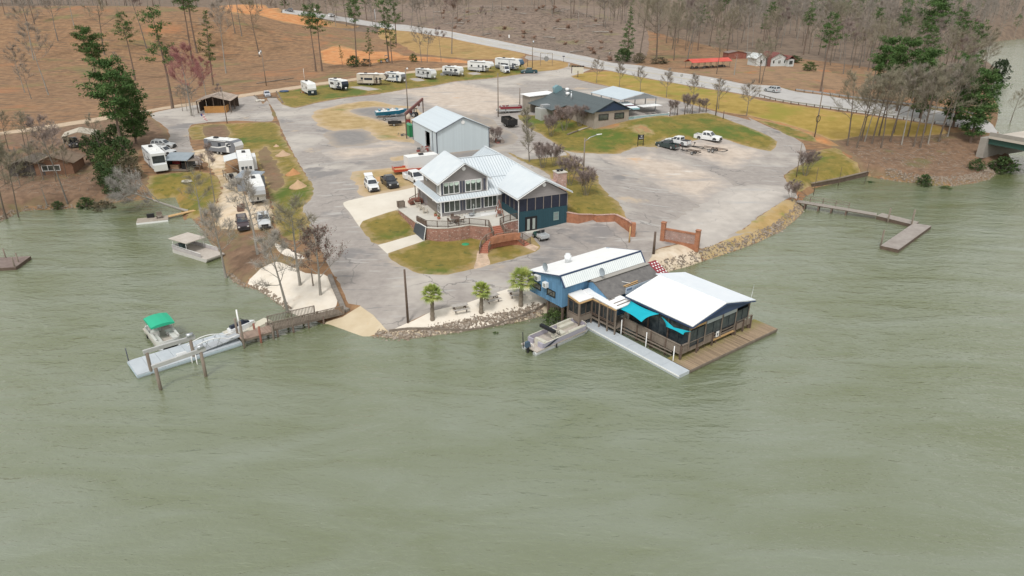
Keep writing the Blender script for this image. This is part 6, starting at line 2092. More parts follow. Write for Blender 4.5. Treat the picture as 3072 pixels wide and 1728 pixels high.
 if kind == 'travel':
  MB().bar((F_ - .6,-.7,.5),(F_ + 1.0,0,.5),.1).bar((F_ - .6,.7,.5),(F_ + 1.0,0,.5),.1).build('tongue', DKP, c)
  for s in (-.18,.18):
   MB().cyl((F_ + .25, s, .55),(F_ + .25, s, 1.1),.16,8).build('gas_bottle', CR, c)
  MB().cyl((F_ + .75,0,0),(F_ + .75,0,.9),.05,6).build('jack', DKP, c)
 if kind == 'fifth':
  for s in (-.8,.8):
   MB().box(F_ - 2.5, s - .07,0, F_ - 2.36, s + .07, z0 + .1).build('landing_leg', DKP, c)
  MB().box(F_ - .9,-.12,1.3, F_ - .6,.12,1.85).build('pin_box', DKP, c)
 MB().box(B_ + .1,-y + .15,.42,(F_ - .7 if kind != 'fifth' else F_ - 2.5), y - .15, z0).build('chassis', DKP, c)
 MB().box(B_ - .12,-y + .1,.5, B_, y - .1,.62).build('rear_bumper', DKP, c)
 for s in (-1,1):
  MB().box(B_ - .02, s * .95 - .08,1.0, B_ - .0, s * .95 + .08,1.25).build('tail_light', RLAMP, c)
 if skirt:
  MB().box(F_ - .25,-y - .03,-.1, F_ - .05, y + .03,1.5).build('skirting', skirt, c)
 MB().bar((B_ + .1,-.3,0.0),(B_ + .1,-.3,.5),.1).bar((B_ + .1,.8,0),(B_ + .1,.8,.5),.1).build('stabiliser', DKP, c, kind='stuff')
 return c
def cplace(fr,r0,r1):
 return two(fr,r0,r1)
skn = mat('dark_skirt', (.015,.03,.035), rough=.6)
p, a_ = cplace('A2', (1440,1140),(1610,1185))
camper('white boxy camper with dark teal skirting, first in the row beside the lawn strip', p, a_ - 12,8.0,2.6,3.5, 'travel', CW, nose=CW, skirt=skn, stripe=mat('camper_pale', (.50,.52,.53)), win_nose=False, nwin=2)
p, a_ = cplace('A2', (1790,1095),(2000,1130))
camper('white travel trailer with a black pointed nose, second in the row', p, a_ - 6,7.8,2.5,3.2, 'travel', CW, nose=CN, lower=CN, stripe=CN, slide=-1)
p, a_ = cplace('A2', (2180,1050),(2450,1055))
camper('cream fifth wheel camper with a dark brown nose and slide-out', p, a_ - 2,10.0,2.6,3.6, 'fifth', CT_, nose=CB, lower=mat('camper_tan', (.42,.36,.29)), stripe=CB, slide=-1)
p, a_ = cplace('A3', (110,1010),(290,1030))
camper('white travel trailer with a grey blue nose window, behind the cream camper', p, a_ - 4,7.6,2.5,3.2, 'travel', CW, nose=CG, stripe=mat('camper_blue', (.10,.15,.22)))
p, a_ = cplace('A3', (460,960),(690,990))
camper('light grey sided travel trailer with white rounded nose, fifth in the row', p, a_ - 4,8.0,2.5,3.2, 'travel', mat('camper_lightgrey', (.50,.51,.515), rough=.4), nose=CW, stripe=CG, win_nose=False)
p, a_ = cplace('A3', (800,930),(1020,950))
camper('white travel trailer with bicycles by its door, sixth in the row', p, a_ - 4,7.6,2.5,3.2, 'travel', CW, nose=CW, lower=CG, stripe=CG, win_nose=False)
p, a_ = cplace('A3', (1110,880),(1400,905))
camper('long white fifth wheel camper left of the cargo van', p, a_ - 2,10.0,2.6,3.7, 'fifth', CW, nose=CW, stripe=CG, lower=mat('camper_pale2', (.52,.53,.53)))
p, a_ = cplace('A3', (1450,850),(1770,885))
camper('largest camper, black and white fifth wheel with blue nose window at the row end', p, a_ - 2,11.5,2.6,4.0, 'fifth', CW, nose=mat('camper_bluenose', (.05,.11,.18), rough=.2), lower=CG, stripe=CN, slide=-1)
G2 = 'campers along the sandy path by the cove'
p, a_ = cplace('D6', (40,225),(300,250))
camper('grey sided travel trailer with white rounded nose at the head of the sandy path', p, a_ - 6,8.0,2.5,3.1, 'travel', mat('camper_slate', (.17,.18,.20), rough=.4), nose=CW, stripe=CW, group=G2, win_nose=False, door_side=-1)
p, a_ = cplace('D6', (300,440),(420,600))
camper('white toy hauler camper with three end windows and raised white awning', p + Vector((1.2,1.0,0)), a_ - 8,9.5,2.6,3.6, 'box', CW, stripe=mat('camper_pale3', (.45,.47,.48)), group=G2, awning=mat('awning_pale', (.62,.64,.64)), door_side=-1, slide=1)
c_ = bpy.context.scene.objects['camper.009'] if 'camper.009' in bpy.context.scene.objects else None
if c_:
 for i in range(3):
  MB().box(4.75,-.95 + .7 * i, 1.75,4.77,-.45 + .7 * i, 2.35).build('end_window', CGL, c_)
p, a_ = cplace('D6', (420,850),(560,1010))
camper('silver grey fifth wheel camper behind the bare tree on the sandy path', p + Vector((1.3,.8,0)), a_ - 8,9.0,2.6,3.6, 'fifth', CW, nose=mat('camper_silver', (.40,.41,.42), rough=.35), stripe=CG, group=G2)
p, a_ = cplace('B1', (1640,640),(1760,770))
cc_ = camper('white slide-out camper with dark end windows and wooden porch by the cove lawn', p + Vector((1.0,1.2,0)), a_ - 2,9.0,2.6,3.6, 'box', CW, stripe=CG, group=G2, slide=None, nwin=1)
MB().box(4.5,-1.1,1.6,4.52,1.1,3.0).build('end_window', CGL, cc_)
MB().box(4.5,-1.2,.2,5.3,1.2,1.4).build('end_deck', CW, cc_)
sh = thing('porch_shed', 'grey metal roofed porch shed with open front next to the slide-out camper', 'shed', PG('B1', 1900,735),-4)
MB().slab([(-.2,-.3,2.2),(4.8,-.3,2.2),(4.8,3.2,3.0),(-.2,3.2,3.0)],.1).build('roof', mat('shed_metal', [(.22,.26,.29),(.28,.32,.35)],1, rough=.5), sh)
MB().box(0,2.9,0,4.6,3.0,2.8).box(0,0,0,.08,2.9,2.3).box(4.5,0,0,4.6,2.9,2.3).build('wall', mat('shed_wall', (.07,.075,.08)), sh)
MB().box(0,-.1,0,4.6,2.9,.25).build('deck', BM['timber'], sh)
MB().box(.5,.8,.25,2.2,1.6,1.0).build('counter', mat('tan_counter', (.42,.27,.17)), sh)
MB().box(.5,1.9,.25,2.0,2.7,1.8).build('red_cabinet', mat('red_cabinet', (.28,.03,.03)), sh)
MB().box(3.0,.6,.25,4.2,2.2,1.5).build('dark_grill', BM['black'], sh)
s2 = thing('storage_shed', 'narrow grey metal shed with ribbed roof between the two white campers', 'shed', PG('D6', 345,770),-14)
roof=MB()
roof_plane(roof,[(-.2,-.2,2.6),(4.4,-.2,2.6),(4.4,2.6,3.3),(-.2,2.6,3.3)],.3)
roof.build('roof', mat('shed_roof_grey', [(.26,.285,.32),(.31,.335,.37)],1, rough=.5), s2)
MB().box(0,0,-.2,4.2,2.4,2.6).build('wall', mat('shed_wall_grey', (.23,.25,.28)), s2)
s3 = thing('camper_deck', 'raised pale timber deck with steps beside the toy hauler camper', 'deck', PG('D6', 215,650),-58)
MB().box(-4.5,0,.6,2.8,2.4,.75).build('floor', mat('pale_deck', [(.40,.37,.30),(.50,.46,.39)],1), s3)
for x in (-4.4,-2,.4,2.7):
 MB().box(x - .06,-.05,-.3, x + .06,.07,1.6).build('post', BM['timber'], s3)
MB().bar((-4.4,0,1.55),(2.7,0,1.55),.06,.1).bar((-4.4,0,1.15),(2.7,0,1.15),.04,.08).build('rail', BM['timber'], s3, kind='stuff')
for i in range(3):
 MB().box(2.8 + .3 * i, .4,-.2,3.1 + .3 * i, 1.8,.5 - .18 * i).build('step', BM['timber_d'], s3)
MB().box(-1.0,.4,.75,.2,1.1,1.5).build('grill', BM['black'], s3)
# ------------------------------------------------------------------ trailers, machines and yard things
def trailer(label, loc, rz, L_, W_, col, kind='flat', cat='trailer', name='trailer', axles=1, group=None):
 t_=thing(name,label,cat,loc,rz,group)
 y=W_/2
 B_,F_=-L_/2,L_/2
 if kind == 'enclosed':
  MB().box(B_, -y, .45, F_, y, 2.75).build('body', white, t_)
  MB().slab([(B_ + .02,-y + .02,2.82),(F_ - .02,-y + .02,2.82),(F_ - .02, y - .02,2.82),(B_ + .02, y - .02,2.82)],.06).build('roof', CR, t_)
  MB().box(-.4,-.35,2.82,.4,.35,3.1).build('air_conditioner', DKP, t_)
 elif kind == 'flat':
  MB().box(B_, -y, .55, F_, y, .66).build('bed', BM['timber_n'], t_)
  for s in (-1,1):
   MB().box(B_, s * y - .05,.5, F_, s * y + .05,.95).build('side_rail', col, t_)
  MB().box(B_ - .06,-y, .5, B_ + .02, y, 1.2).build('ramp_gate', col, t_)
  for s in (-1,1):
   MB().prof([(-1.0,.6),(.9,.6),(.7,1.0),(-.8,1.0)], s * (y + .04), s * (y + .3)).build('mudguard', col, t_)
 elif kind == 'boat':
  for s in (-1,1):
   MB().bar((B_, s * y * .7,.55),(F_ * .35, s * y * .7,.5),.12,.12).build('side_beam', col, t_)
   MB().bar((F_ * .35, s * y * .7,.5),(F_, 0,.5),.12,.12).build('nose_beam', col, t_)
   MB().bar((B_, s * y * .45,.85),(F_ * .3, s * y * .45,.8),.1,.12).build('bunk', BM['timber_d'], t_)
  for x in (B_+.1,B_*.35,F_*.3):
   MB().bar((x, -y * .7,.52),(x, y * .7,.52),.1).build('cross_member', col, t_)
  MB().bar((F_ * .85,0,.5),(F_ * .8,0,1.35),.09).box(F_ * .8 - .15,-.12,1.2, F_ * .8 + .15,.12,1.4).build('winch_post', col, t_)
 elif kind == 'dump':
  m_=MB()
  m_.box(B_,-y,.6,F_,y,.7)
  m_.build('floor', col, t_)
  for s in (-1,1):
   MB().box(B_, s * y - .05,.7, F_, s * y + .05,1.9).build('side_wall', col, t_)
   for k in range(6):
    x=B_+.1+(L_-.2)*k/5
    MB().box(x - .06, s * (y + .04) - .06,.6, x + .06, s * (y + .04) + .06,1.95).build('rib', col, t_)
  MB().box(B_ - .03,-y, .7, B_ + .05, y, 1.9).build('tailgate', col, t_)
  MB().box(F_ - .05,-y, .7, F_ + .03, y, 2.1).build('front_wall', col, t_)
  rr_=random.Random(8)
  mb_=MB()
  for k in range(60):
   q=(rr_.uniform(B_+.3,F_-.3),rr_.uniform(-y+.2,y-.2),rr_.uniform(.8,1.7))
   mb_.spike(q,(q[0]+rr_.uniform(-.8,.8),q[1]+rr_.uniform(-.6,.6),q[2]+rr_.uniform(.1,.8)),.03)
  mb_.build('brush_load', BM['timber'], t_, kind='stuff')
 if kind != 'boat':
  MB().bar((F_, -.5,.5),(F_ + 1.2,0,.5),.1).bar((F_, .5,.5),(F_ + 1.2,0,.5),.1).build('tongue', col, t_)
 for s in (-1,1):
  for k in range(axles):
   wheel(t_, (-.42 + .84 * k if axles > 1 else -.3) + (B_ * .25 if kind == 'boat' else 0), s * (y * (.85 if kind == 'boat' else 1) + (.14 if kind == 'flat' else -.05)),.34,.2, s)
 return t_
orange = paint('orange_red', (.45,.07,.035),.4)
p, a_ = two('B3', (1080,960),(1200,900))
trailer('white enclosed cargo trailer with a black roof unit beside the house roof', PG('B3', 1130,975),28,6.0,2.4, white, 'enclosed', axles=2)
trailer('red flatbed trailer with timber bed parked behind the white dually', PG('B3', 960,1010),20,5.5,2.3, orange, 'flat', axles=2)
p, a_ = two('B5', (960,590),(670,515))
trailer('long black tandem boat trailer hitched behind the white pickup', p, a_, 8.2,2.3, BM['black'], 'boat', axles=2)
p, a_ = two('B5', (700,605),(530,560))
trailer('small black boat trailer standing loose beside the long one', p, a_, 4.6,1.7, BM['black'], 'boat')
p, a_ = two('B3', (2230,440),(2130,345))
trailer('black dump trailer heaped with brush beside the light pole', PG('B3', 2250,420), a_ + 8,4.6,2.3, BM['black'], 'dump', axles=2)
p = PG('B3', 790,410)
trailer('low black utility trailer with pale load, near the green bin', p, 12,3.2,1.7, BM['black'], 'flat')
p = PG('B3', 700,340)
trailer('bare silver boat trailer on the dark gravel patch', p, 10,5.0,1.9, BM['steel'], 'boat')
u = thing('utility_cart', 'green utility cart with a pale grey open bed on the asphalt by the porch', 'cart', *side_place('C1', (2040,1000),(1965,955),.6,-1))
MB().box(-1.35,-.65,.42,.1,.65,.55).box(-1.4,-.7,.55,-.05,-.6,.95).box(-1.4,.6,.55,-.05,.7,.95).box(-1.4,-.6,.55,-1.32,.6,.95).box(-.15,-.6,.55,-.05,.6,.95).build('cargo_bed', mat('bed_grey', (.46,.48,.49), rough=.5), u)
MB().loft([ring(-.1,.35,.75,.62,.6), ring(.55,.35,.7,.62,.6), ring(1.2,.4,.85,.6,.5), ring(1.4,.45,.7,.5,.42)], True).build('body', paint('cart_green', (.02,.06,.05)), u)
for s in (-.32,.32):
 MB().box(-.05, s - .25,.75,.4, s + .25,.85).box(-.15, s - .25,.85,-.02, s + .25,1.3).build('seat', DKP, u)
MB().tube([(.75,.3,.8),(.5,.3,1.1)],.03).build('steering_column', DKP, u)
MB().bar((-.1,-.6,.9),(-.1,-.6,1.35),.04).bar((-.1,.6,.9),(-.1,.6,1.35),.04).bar((-.1,-.6,1.35),(-.1,.6,1.35),.04).build('roll_bar', DKP, u, kind='stuff')
for s in (-1,1):
 for x in (-.85,.95):
  wheel(u,x,s*.6,.3,.24,s)
# tractor with a front bucket by the dirt track
tr = thing('yellow_tractor', 'old yellow digger tractor with dark cab standing under the pines', 'tractor', PG('A2', 2470,775),190)
MB().box(-.5,-.5,.8,2.2,.5,1.5).box(2.2,-.9,.4,3.2,.9,1.1).build('body', paint('digger_yellow', (.32,.22,.03),.5), tr)
MB().box(-1.4,-.8,1.0,.3,.8,1.3).box(-1.3,-.75,2.6,.2,.75,2.75).build('cab', paint('digger_dark', (.06,.06,.05),.5), tr)
for x in (-1.25,.1):
 for y in (-.7,.7):
  MB().box(x - .05, y - .05,1.3, x + .05, y + .05,2.6).build('cab_post', DKP, tr)
for s in (-1,1):
 wheel(tr,-.8,s*.95,.8,.45,s)
 wheel(tr,1.7,s*.8,.5,.3,s)
tr2 = thing('blue_tractor', 'small dark tractor parked behind the workshop roof edge', 'tractor', PG('B3', 1020,300),160)
MB().box(-.2,-.4,.6,1.6,.4,1.2).build('body', paint('tractor_blue', (.03,.05,.09)), tr2)
MB().box(-1.0,-.6,.8,-.2,.6,1.1).box(-1.1,-.6,2.1,.1,.6,2.2).build('canopy', DKP, tr2)
for y in (-.55,.55):
 MB().box(-.9, y - .04,1.1,-.8, y + .04,2.1).box(-.05, y - .04,1.1,.05, y + .04,2.1).build('canopy_post', DKP, tr2)
for s in (-1,1):
 wheel(tr2,-.6,s*.7,.6,.35,s)
 wheel(tr2,1.2,s*.6,.38,.22,s)
# red gantry frame and green bin
ga, gb, gc_ = PG('B3', 940,578), PG('B3', 1155,330), None
g_ = thing('lifting_gantry', 'tall rusty red lifting gantry beside the workshop', 'gantry', ga)
d_=Vector((gb.x-ga.x,gb.y-ga.y,0))
hgt_=5.4
MB().bar((0,0, hgt_),(d_.x, d_.y, hgt_ - (gb.z - ga.z) * 0),.35,.6).build('beam', mat('rust_red', [(.13,.035,.03),(.2,.06,.05)],2, rough=.7), g_)
for q in ((0,0),(d_.x,d_.y)):
 MB().box(q[0] - .12, q[1] - .12,-.3, q[0] + .12, q[1] + .12, hgt_ + .2).build('leg', BM['timber_d'], g_)
for k in (.3,.75):
 MB().lathe([(.05,-1.0),(.25,-.8),(.3,-.3)],(d_.x * k, d_.y * k, hgt_),8).build('hoist', mat('rust_red2', (.15,.04,.035)), g_)
o = thing('green_bin', 'tall green waste bin against the workshop side wall', 'bin', PG('B3', 985,545),26)
MB().box(-.5,-1.2,0,.5,1.2,2.6).build('body', mat('bin_green', (.03,.24,.10), rough=.5), o)
MB().slab([(-.55,-1.25,2.6),(.55,-1.25,2.6),(.55,1.25,2.7),(-.55,1.25,2.7)],.06).build('lid', mat('bin_lid', (.05,.32,.15), rough=.5), o)
o = thing('cement_mixer', 'cream and red drum mixer beside the gantry leg', 'mixer', PG('B3', 960,385),0)
MB().lathe([(.2,-.8),(.6,-.5),(.7,.2),(.35,.8),(.3,.85)],(0,0,1.7),12).build('drum', mat('drum_cream', (.55,.48,.40)), o)
MB().box(-.5,-.4,.3,.5,.4,1.0).build('engine', mat('engine_red', (.25,.03,.03)), o)
for s in (-.5,.5):
 wheel(o,0,s,.3,.15,1)
rj=random.Random(31)
def junk(label,fr,x,y,n,sx,sy,sz,cols,rz=20):
 o_ = thing('scrap_pile', label, 'scrap pile', PG(fr, x, y), rz)
 for i in range(n):
  m_ = mat('scrap_%d' % len(bpy.data.materials), rj.choice(cols), rough=.7)
  a_=(rj.uniform(-sx,sx),rj.uniform(-sy,sy),0)
  w_=(rj.uniform(.1,.35),rj.uniform(.1,.3),rj.uniform(.1,.4)*sz)
  mb_=MB()
  if rj.random()<.5:
   mb_.bar((a_[0],a_[1],rj.uniform(.1,.6)*sz),(a_[0]+rj.uniform(-.8,.8),a_[1]+rj.uniform(-.5,.5),rj.uniform(.1,1.0)*sz),.08)
  else:
   mb_.box(a_[0]-w_[0],a_[1]-w_[1],0,a_[0]+w_[0],a_[1]+w_[1],w_[2]*2)
  mb_.build('scrap_piece', m_, o_)
junk('jumble of old red and grey machine parts by the workshop front corner', 'B3', 1150,745,20,1.1,.8,1.3,[(.25,.06,.05),(.35,.30,.28),(.12,.12,.12),(.45,.40,.38)])
junk('jumble of rusty machinery under the brambles beyond the workshop', 'B3', 2110,630,22,1.6,1.0,1.3,[(.22,.08,.05),(.30,.25,.22),(.1,.1,.1),(.3,.12,.1)])
junk('scattered odds and ends by the gantry foot', 'B3', 880,540,9,1.0,.5,.7,[(.12,.12,.12),(.3,.28,.25)])
junk('camp chairs and gear under the first camper in the row', 'A2', 1450,1150,10,1.0,.5,.8,[(.5,.06,.09),(.1,.1,.12),(.4,.4,.4)])
junk('bicycles and gear leaning by the sixth camper', 'A3', 790,935,10,.9,.5,1.2,[(.05,.07,.05),(.1,.12,.09),(.35,.35,.36)])
junk('clutter at the landward end of the sandy path by the silver camper', 'D6', 380,1030,14,.9,.8,1.2,[(.16,.1,.08),(.3,.18,.10),(.1,.1,.11)])
# earth heaps along the road
for i, (x, y, rx, h, c, lab) in enumerate([(1000,405,.9,.6,(.55,.38,.26), 'smallest pale earth heap on the grass strip by the road'),(1080,500,1.8,1.1,(.52,.36,.24), 'wide pale earth heap on the grass strip, second from the road junction'),(1195,715,1.75,1.25,(.50,.25,.11), 'orange earth heap on the grass strip'),(1250,855,1.9,1.35,(.52,.35,.21), 'tan earth heap nearest the lake on the grass strip')]):
 p = PG('B2', x, y)
 mb=MB()
 rings=[]
 for k in range(6):
  t_=k/5
  rings.append([((rx*(1-t_*.95))*math.cos(q*.524)*(1+rj.uniform(-.1,.1)),rx*.85*(1-t_*.95)*math.sin(q*.524)*(1+rj.uniform(-.1,.1)),h*(t_ ** 1.2)*(1+rj.uniform(-.06,.06))-.15) for q in range(12)])
 mb.loft(rings,True,True)
 o = mb.build('earth_heap', mat('earth_heap_%d' % i, [tuple(v * .8 for v in c), c],2.5,8,.95,.6,6), None, label=lab, cat='earth heap', group='earth heaps by the road')
 o.location=p
# ------------------------------------------------------------------ picnic tables on the sand strip
def picnic(label,fr,x,y,rz):
 t_ = thing('picnic_table', label, 'picnic table', PG(fr, x, y), rz, 'weathered picnic tables on the sand')
 for k in range(4):
  MB().box(-.95,-.36 + .185 * k, .72,.95,-.36 + .185 * k + .17,.76).build('top_plank', PW, t_)
 for s in (-1,1):
  MB().box(-.95, s * .72 - .14,.42,.95, s * .72 + .14,.46).build('bench', PW, t_)
 for x_ in (-.65,.65):
  for s in (-1,1):
   MB().bar((x_, s * .62,0),(x_, s * .2,.72),.09,.05).build('leg', BM['timber_d'], t_)
  MB().bar((x_, -.75,.38),(x_, .75,.38),.09,.05).build('brace', BM['timber_d'], t_)
PW = mat('grey_weathered_plank', [(.36,.33,.30),(.47,.44,.41)],3,5,.9)
picnic('weathered picnic table between the first two palms', 'C4', 1625,715,20)
picnic('weathered picnic table just behind the middle palm', 'C4', 1945,620,33)
picnic('weathered picnic table beside the palm nearest the blue restaurant', 'C4', 2200,570,12)
picnic('weathered picnic table under a small roof by the cove lawn', 'B1', 2240,700,8)
o = thing('picnic_shelter', 'small flat timber shelter over the picnic table by the cove lawn', 'shelter', PG('B1', 2230,730),8)
MB().box(-1.4,-1.0,2.1,1.4,1.0,2.2).build('roof', BM['timber'], o)
for x in (-1.2,1.2):
 for y in (-.85,.85):
  MB().box(x - .06, y - .06,-.2, x + .06, y + .06,2.1).build('post', BM['timber_d'], o)
o = thing('fire_ring', 'round stone fire ring on the cove lawn', 'fire ring', PG('B1', 2140,860))
for i in range(12):
 MB().blob((.8 * math.cos(i * .5236),.7 * math.sin(i * .5236),.12),(.22,.2,.16), rj, 6,4).build('stone', BM['concrete'], o)
# timber edging of the sand strip
te = thing('timber_edging', 'low grey timber edging along the lake side of the sand strip', 'edging', (0,0,0))
ep = [PG('C4', *q) for q in [(905,880),(1100,868),(1300,860),(1500,848),(1680,830),(1850,800),(2050,752),(2250,700),(2400,645),(2490,608)]]
for i in range(len(ep)-1):
 MB().bar(ep[i] + Vector((0,0,.10)), ep[i + 1] + Vector((0,0,.10)),.12,.38).build('timber', BM['timber'], te)
te = thing('road_kerb_wall', 'low stone edging between the lane and the sandy beach', 'wall', (0,0,0))
ep = [PG('C3', *q) for q in [(1690,510),(1720,590),(1760,680),(1800,760),(1835,770)]]
for i in range(len(ep)-1):
 MB().bar(ep[i] + Vector((0,0,.05)), ep[i + 1] + Vector((0,0,.05)),.55,.6).build('stone_course', mat('dull_stone', [(.16,.14,.12),(.26,.23,.2)],2), te)
# ------------------------------------------------------------------ docks
def dock_frame(fr,a,b,z):
 "origin at a, x axis towards b"
 A,B=G(fr,*a,z),G(fr,*b,z)
 return A,math.degrees(math.atan2(B.y-A.y,B.x-A.x)),(B-A).length
def to_local(p,o,rz):
 d=Vector(p)-Vector(o)
 c,s=math.cos(R(rz)),math.sin(R(rz))
 return Vector((d.x*c+d.y*s,-d.x*s+d.y*c,d.z))
A, an, Ld = dock_frame('D2', (112,1155),(1800,625),.42)
fd = thing('floating_dock', 'long pale grey floating dock in the cove mouth, end pointing into the lake', 'dock', (A.x, A.y, 0), an)
bl = to_local(G('D2', 0,915,.42), A, an)
wdk=bl.y
for i in range(8):
 MB().box(Ld * i / 8 + .01,0,-.25, Ld * (i + 1) / 8 - .01, wdk, .42).build('float_section', BM['greydeck'], fd)
MB().box(0,-.05,.1, Ld, 0,.3).box(-.05,0,.1,0, wdk, .3).build('bumper', mat('pale_blue_bumper', (.42,.50,.55)), fd, kind='stuff')
MB().cyl((.1, wdk - .1,-.5),(.1, wdk - .1,1.9),.05,6).build('pole', BM['shutter'], fd)
q = to_local(G('D2', 845,860,.42), A, an)
o = MB().box(-.5,-.3,0,.5,.3,.45).build('dock_box', BM['white'], None, label='white storage box on the grey floating dock', cat='box')
o.location = G('D2', 845,865,.42)
o.rotation_euler=(0,0,R(an))
# aluminium gangway landing on the dock
gw = thing('gangway', 'aluminium gangway with bowed handrails resting on the grey floating dock', 'gangway', (A.x, A.y, 0), an)
g0, g1 = to_local(G('D2', 960,790,.45), A, an), to_local(G('D2', 1800,560,.9), A, an)
MB().slab([(g0.x, .35,.5),(g1.x, .35,1.0),(g1.x, 1.55,1.0),(g0.x, 1.55,.5)],.08).build('ramp_deck', mat('ramp_alu', [(.36,.38,.40),(.44,.46,.48)],1, rough=.5), gw)
for yy in (.35,1.55):
 pts_=[]
 for k in range(9):
  t_=k/8
  pts_.append((g0.x+(g1.x-g0.x)*t_,yy,.5+.5*t_+.25+.75*math.sin(math.pi*min(1,t_*1.25+.12)) ** .6))
 MB().tube(pts_, .05,6).build('handrail', BM['white'], gw)
 for k in range(1,8):
  t_=k/8
  x=g0.x+(g1.x-g0.x)*t_
  MB().bar((x, yy, .5 + .5 * t_),(x - (.5 if k % 2 else -.5), yy, pts_[k][2] - .05),.04).build('strut', BM['steel'], gw)
# boat lift: four piles, two beams
bl_ = thing('boat_lift', 'boat lift of four tall piles with two pale beams straddling the floating dock', 'boat lift', (0,0,0))
near = [G('D2', 495,1385,0), G('D2', 1222,1175,0)]
far = [G('D2', 345,1105,.2), G('D2', 1035,880,.2)]
for pr,tops in ((near,((400,1030),(1150,775))),(far,((275,790),(990,580)))):
 T=[]
 for p,tp in zip(pr,tops):
  h = hgt('D2', *tp, p)
  MB().tube([(p.x, p.y, -1.5),(p.x, p.y, h)],.17,8).build('pile', BM['timber'], bl_)
  T.append(Vector((p.x,p.y,h)))
 d=(T[1]-T[0]).normalized()
 MB().bar(T[0] - d * .3 + Vector((0,0,.12)), T[1] + d * .5 + Vector((0,0,.12)),.22,.4).build('beam', mat('lift_beam', [(.40,.40,.39),(.5,.5,.49)],1), bl_)
 e_=T[1]+Vector((0,0,.5))
 MB().cyl(e_ - d * .3, e_ + d * .35,.22,10).build('winch', BM['steel'], bl_)
for x,y in ((465,1110),(1085,920),(1005,900)):
 p = G('D2', x, y + 60,0)
 MB().tube([(p.x, p.y, -.8),(p.x, p.y, 1.1)],.06,6).build('guide_pole', BM['white'], bl_)
# timber pier and railed ramp
P0, P1 = G('D2', 1800,590,.95), G('C3', 1240,945,.95)
pa=math.degrees(math.atan2(P1.y-P0.y,P1.x-P0.x))
pL=(P1-P0).length
pk = line_mat('pier_planks', (.33,.24,.19),(.10,.07,.055),.16,0,.1,.9,.25)
pier = thing('timber_pier', 'short brown plank pier between the floating dock and the railed ramp', 'pier', (P0.x, P0.y, 0), pa)
mb=MB()
x=0
while x<pL:
 mb.box(x,0,.88,x+.14,1.7,.94)
 x+=.16
mb.build('decking', pk, pier, kind='stuff')
MB().box(0,0,.65, pL, .1,.87).box(0,1.6,.65, pL, 1.7,.87).build('side_beam', BM['timber'], pier, kind='stuff')
for x, h, m_ in ((.1,3.2, 'timber'),(pL * .55,2.0, 'timber_r'),(pL - .2,1.7, 'timber')):
 for y in (-.1,1.8):
  MB().cyl((x, y, -1.4),(x, y, h if y < 0 else h - .4),.12,8).build('pile', BM[m_], pier)
P2 = PG('C3', 1800,790)
p2=Vector((P2.x,P2.y,gz(P2.x,P2.y)+.15))
ra=math.degrees(math.atan2(p2.y-P1.y,p2.x-P1.x))
rL=math.hypot(p2.x-P1.x,p2.y-P1.y)
ramp = thing('railed_ramp', 'grey timber ramp with picketed railings running down from the lane to the pier', 'ramp', (P1.x, P1.y, 0), ra)
zr0,zr1=.95,p2.z
mb=MB()
n=int(rL/.16)
for i in range(n):
 t_=i/n
 z=zr0+(zr1-zr0)*t_
 mb.box(rL*t_,0,z-.06,rL*t_+.14,1.9,z)
mb.build('decking', BM['timber'], ramp, kind='stuff')
railing(ramp, [(0,.05, zr0),(rL, .05, zr1)],1.05,2.2, BM['timber'], BM['timber'],.17,.12, bw=.06)
railing(ramp, [(0,1.85, zr0),(rL * .66,1.85, zr0 + (zr1 - zr0) * .66)],1.05,2.2, BM['timber'], BM['timber'],.17,.12, bw=.06)
for i in range(4):
 for y in (.1,1.8):
  x=rL*(i+.2)/4.6
  MB().cyl((x, y, -1.2),(x, y, zr0),.12,8).build('pile', BM['timber_d'], ramp)
# L shaped dock on the right
ld = thing('l_shaped_dock', 'weathered L shaped plank dock reaching out from the right bank', 'dock', (0,0,0))
pg_ = line_mat('grey_planks', (.33,.285,.25),(.12,.10,.085),.17,0,.1,.9,.25)
a0 = PG('C5', 560,350)
a0=Vector((a0.x,a0.y,1.05))
a1 = G('C5', 1010,450,.85)
a2 = G('C5', 1270,495,.6)
a3 = G('C5', 1600,575,.5)
wy=Vector((0,1,0))
def walk(a,b,w_,name,planks=True,th=.12):
 d=(b-a)
 L_=d.length
 d.normalize()
 s=Vector((-d.y,d.x,0))*w_
 MB().slab([a, b, b + s, a + s], th).build('beam', BM['timber_d'], ld)
 mb_=MB()
 n=int(L_/.17)
 up=Vector((0,0,.045))
 for i in range(n):
  p,q=a+d*(L_*i/n+.01),a+d*(L_*(i+1)/n-.012)
  mb_.slab([p+up-s*.02,q+up-s*.02,q+s*1.02+up,p+s*1.02+up],.04)
 mb_.build('decking', BM['timber'] if not planks else mat('weathered_deck_%d' % len(ld.children),[(.27,.235,.205),(.38,.34,.30)],3,5,.9), ld, kind='stuff')
 return s
s1_ = walk(a0, a1,1.5, 'deck')
walk(a1, a2,1.5, 'deck')
walk(a2, a3,2.1, 'deck', th=.6)
railing(ld, [tuple(a0 + s1_), tuple(a1 + s1_)],1.0,2.2, BM['timber'], BM['timber'],99,.12, rails=1)
MB().bar(a0 + s1_ + Vector((0,0,.5)), a1 + s1_ + Vector((0,0,.5)),.05,.1).build('mid_rail', BM['timber'], ld)
for t_ in (.18,.45,.7,.98):
 p=a0.lerp(a1,t_)
 for k in (0,1):
  q=p+s1_*k
  MB().cyl((q.x, q.y, -1.2),(q.x, q.y, p.z - .1),.14,8).build('pile', BM['timber_d'], ld)
c0, c1, c2, c3 = G('C5', 1305,760,.5), G('C5', 1465,795,.5), G('C5', 1755,585,.5), G('C5', 1600,560,.5)
MB().slab([c0, c1, c2, c3],.6).build('float_base', BM['timber_d'], ld)
dl=(c3-c0)
n=int(dl.length/.17)
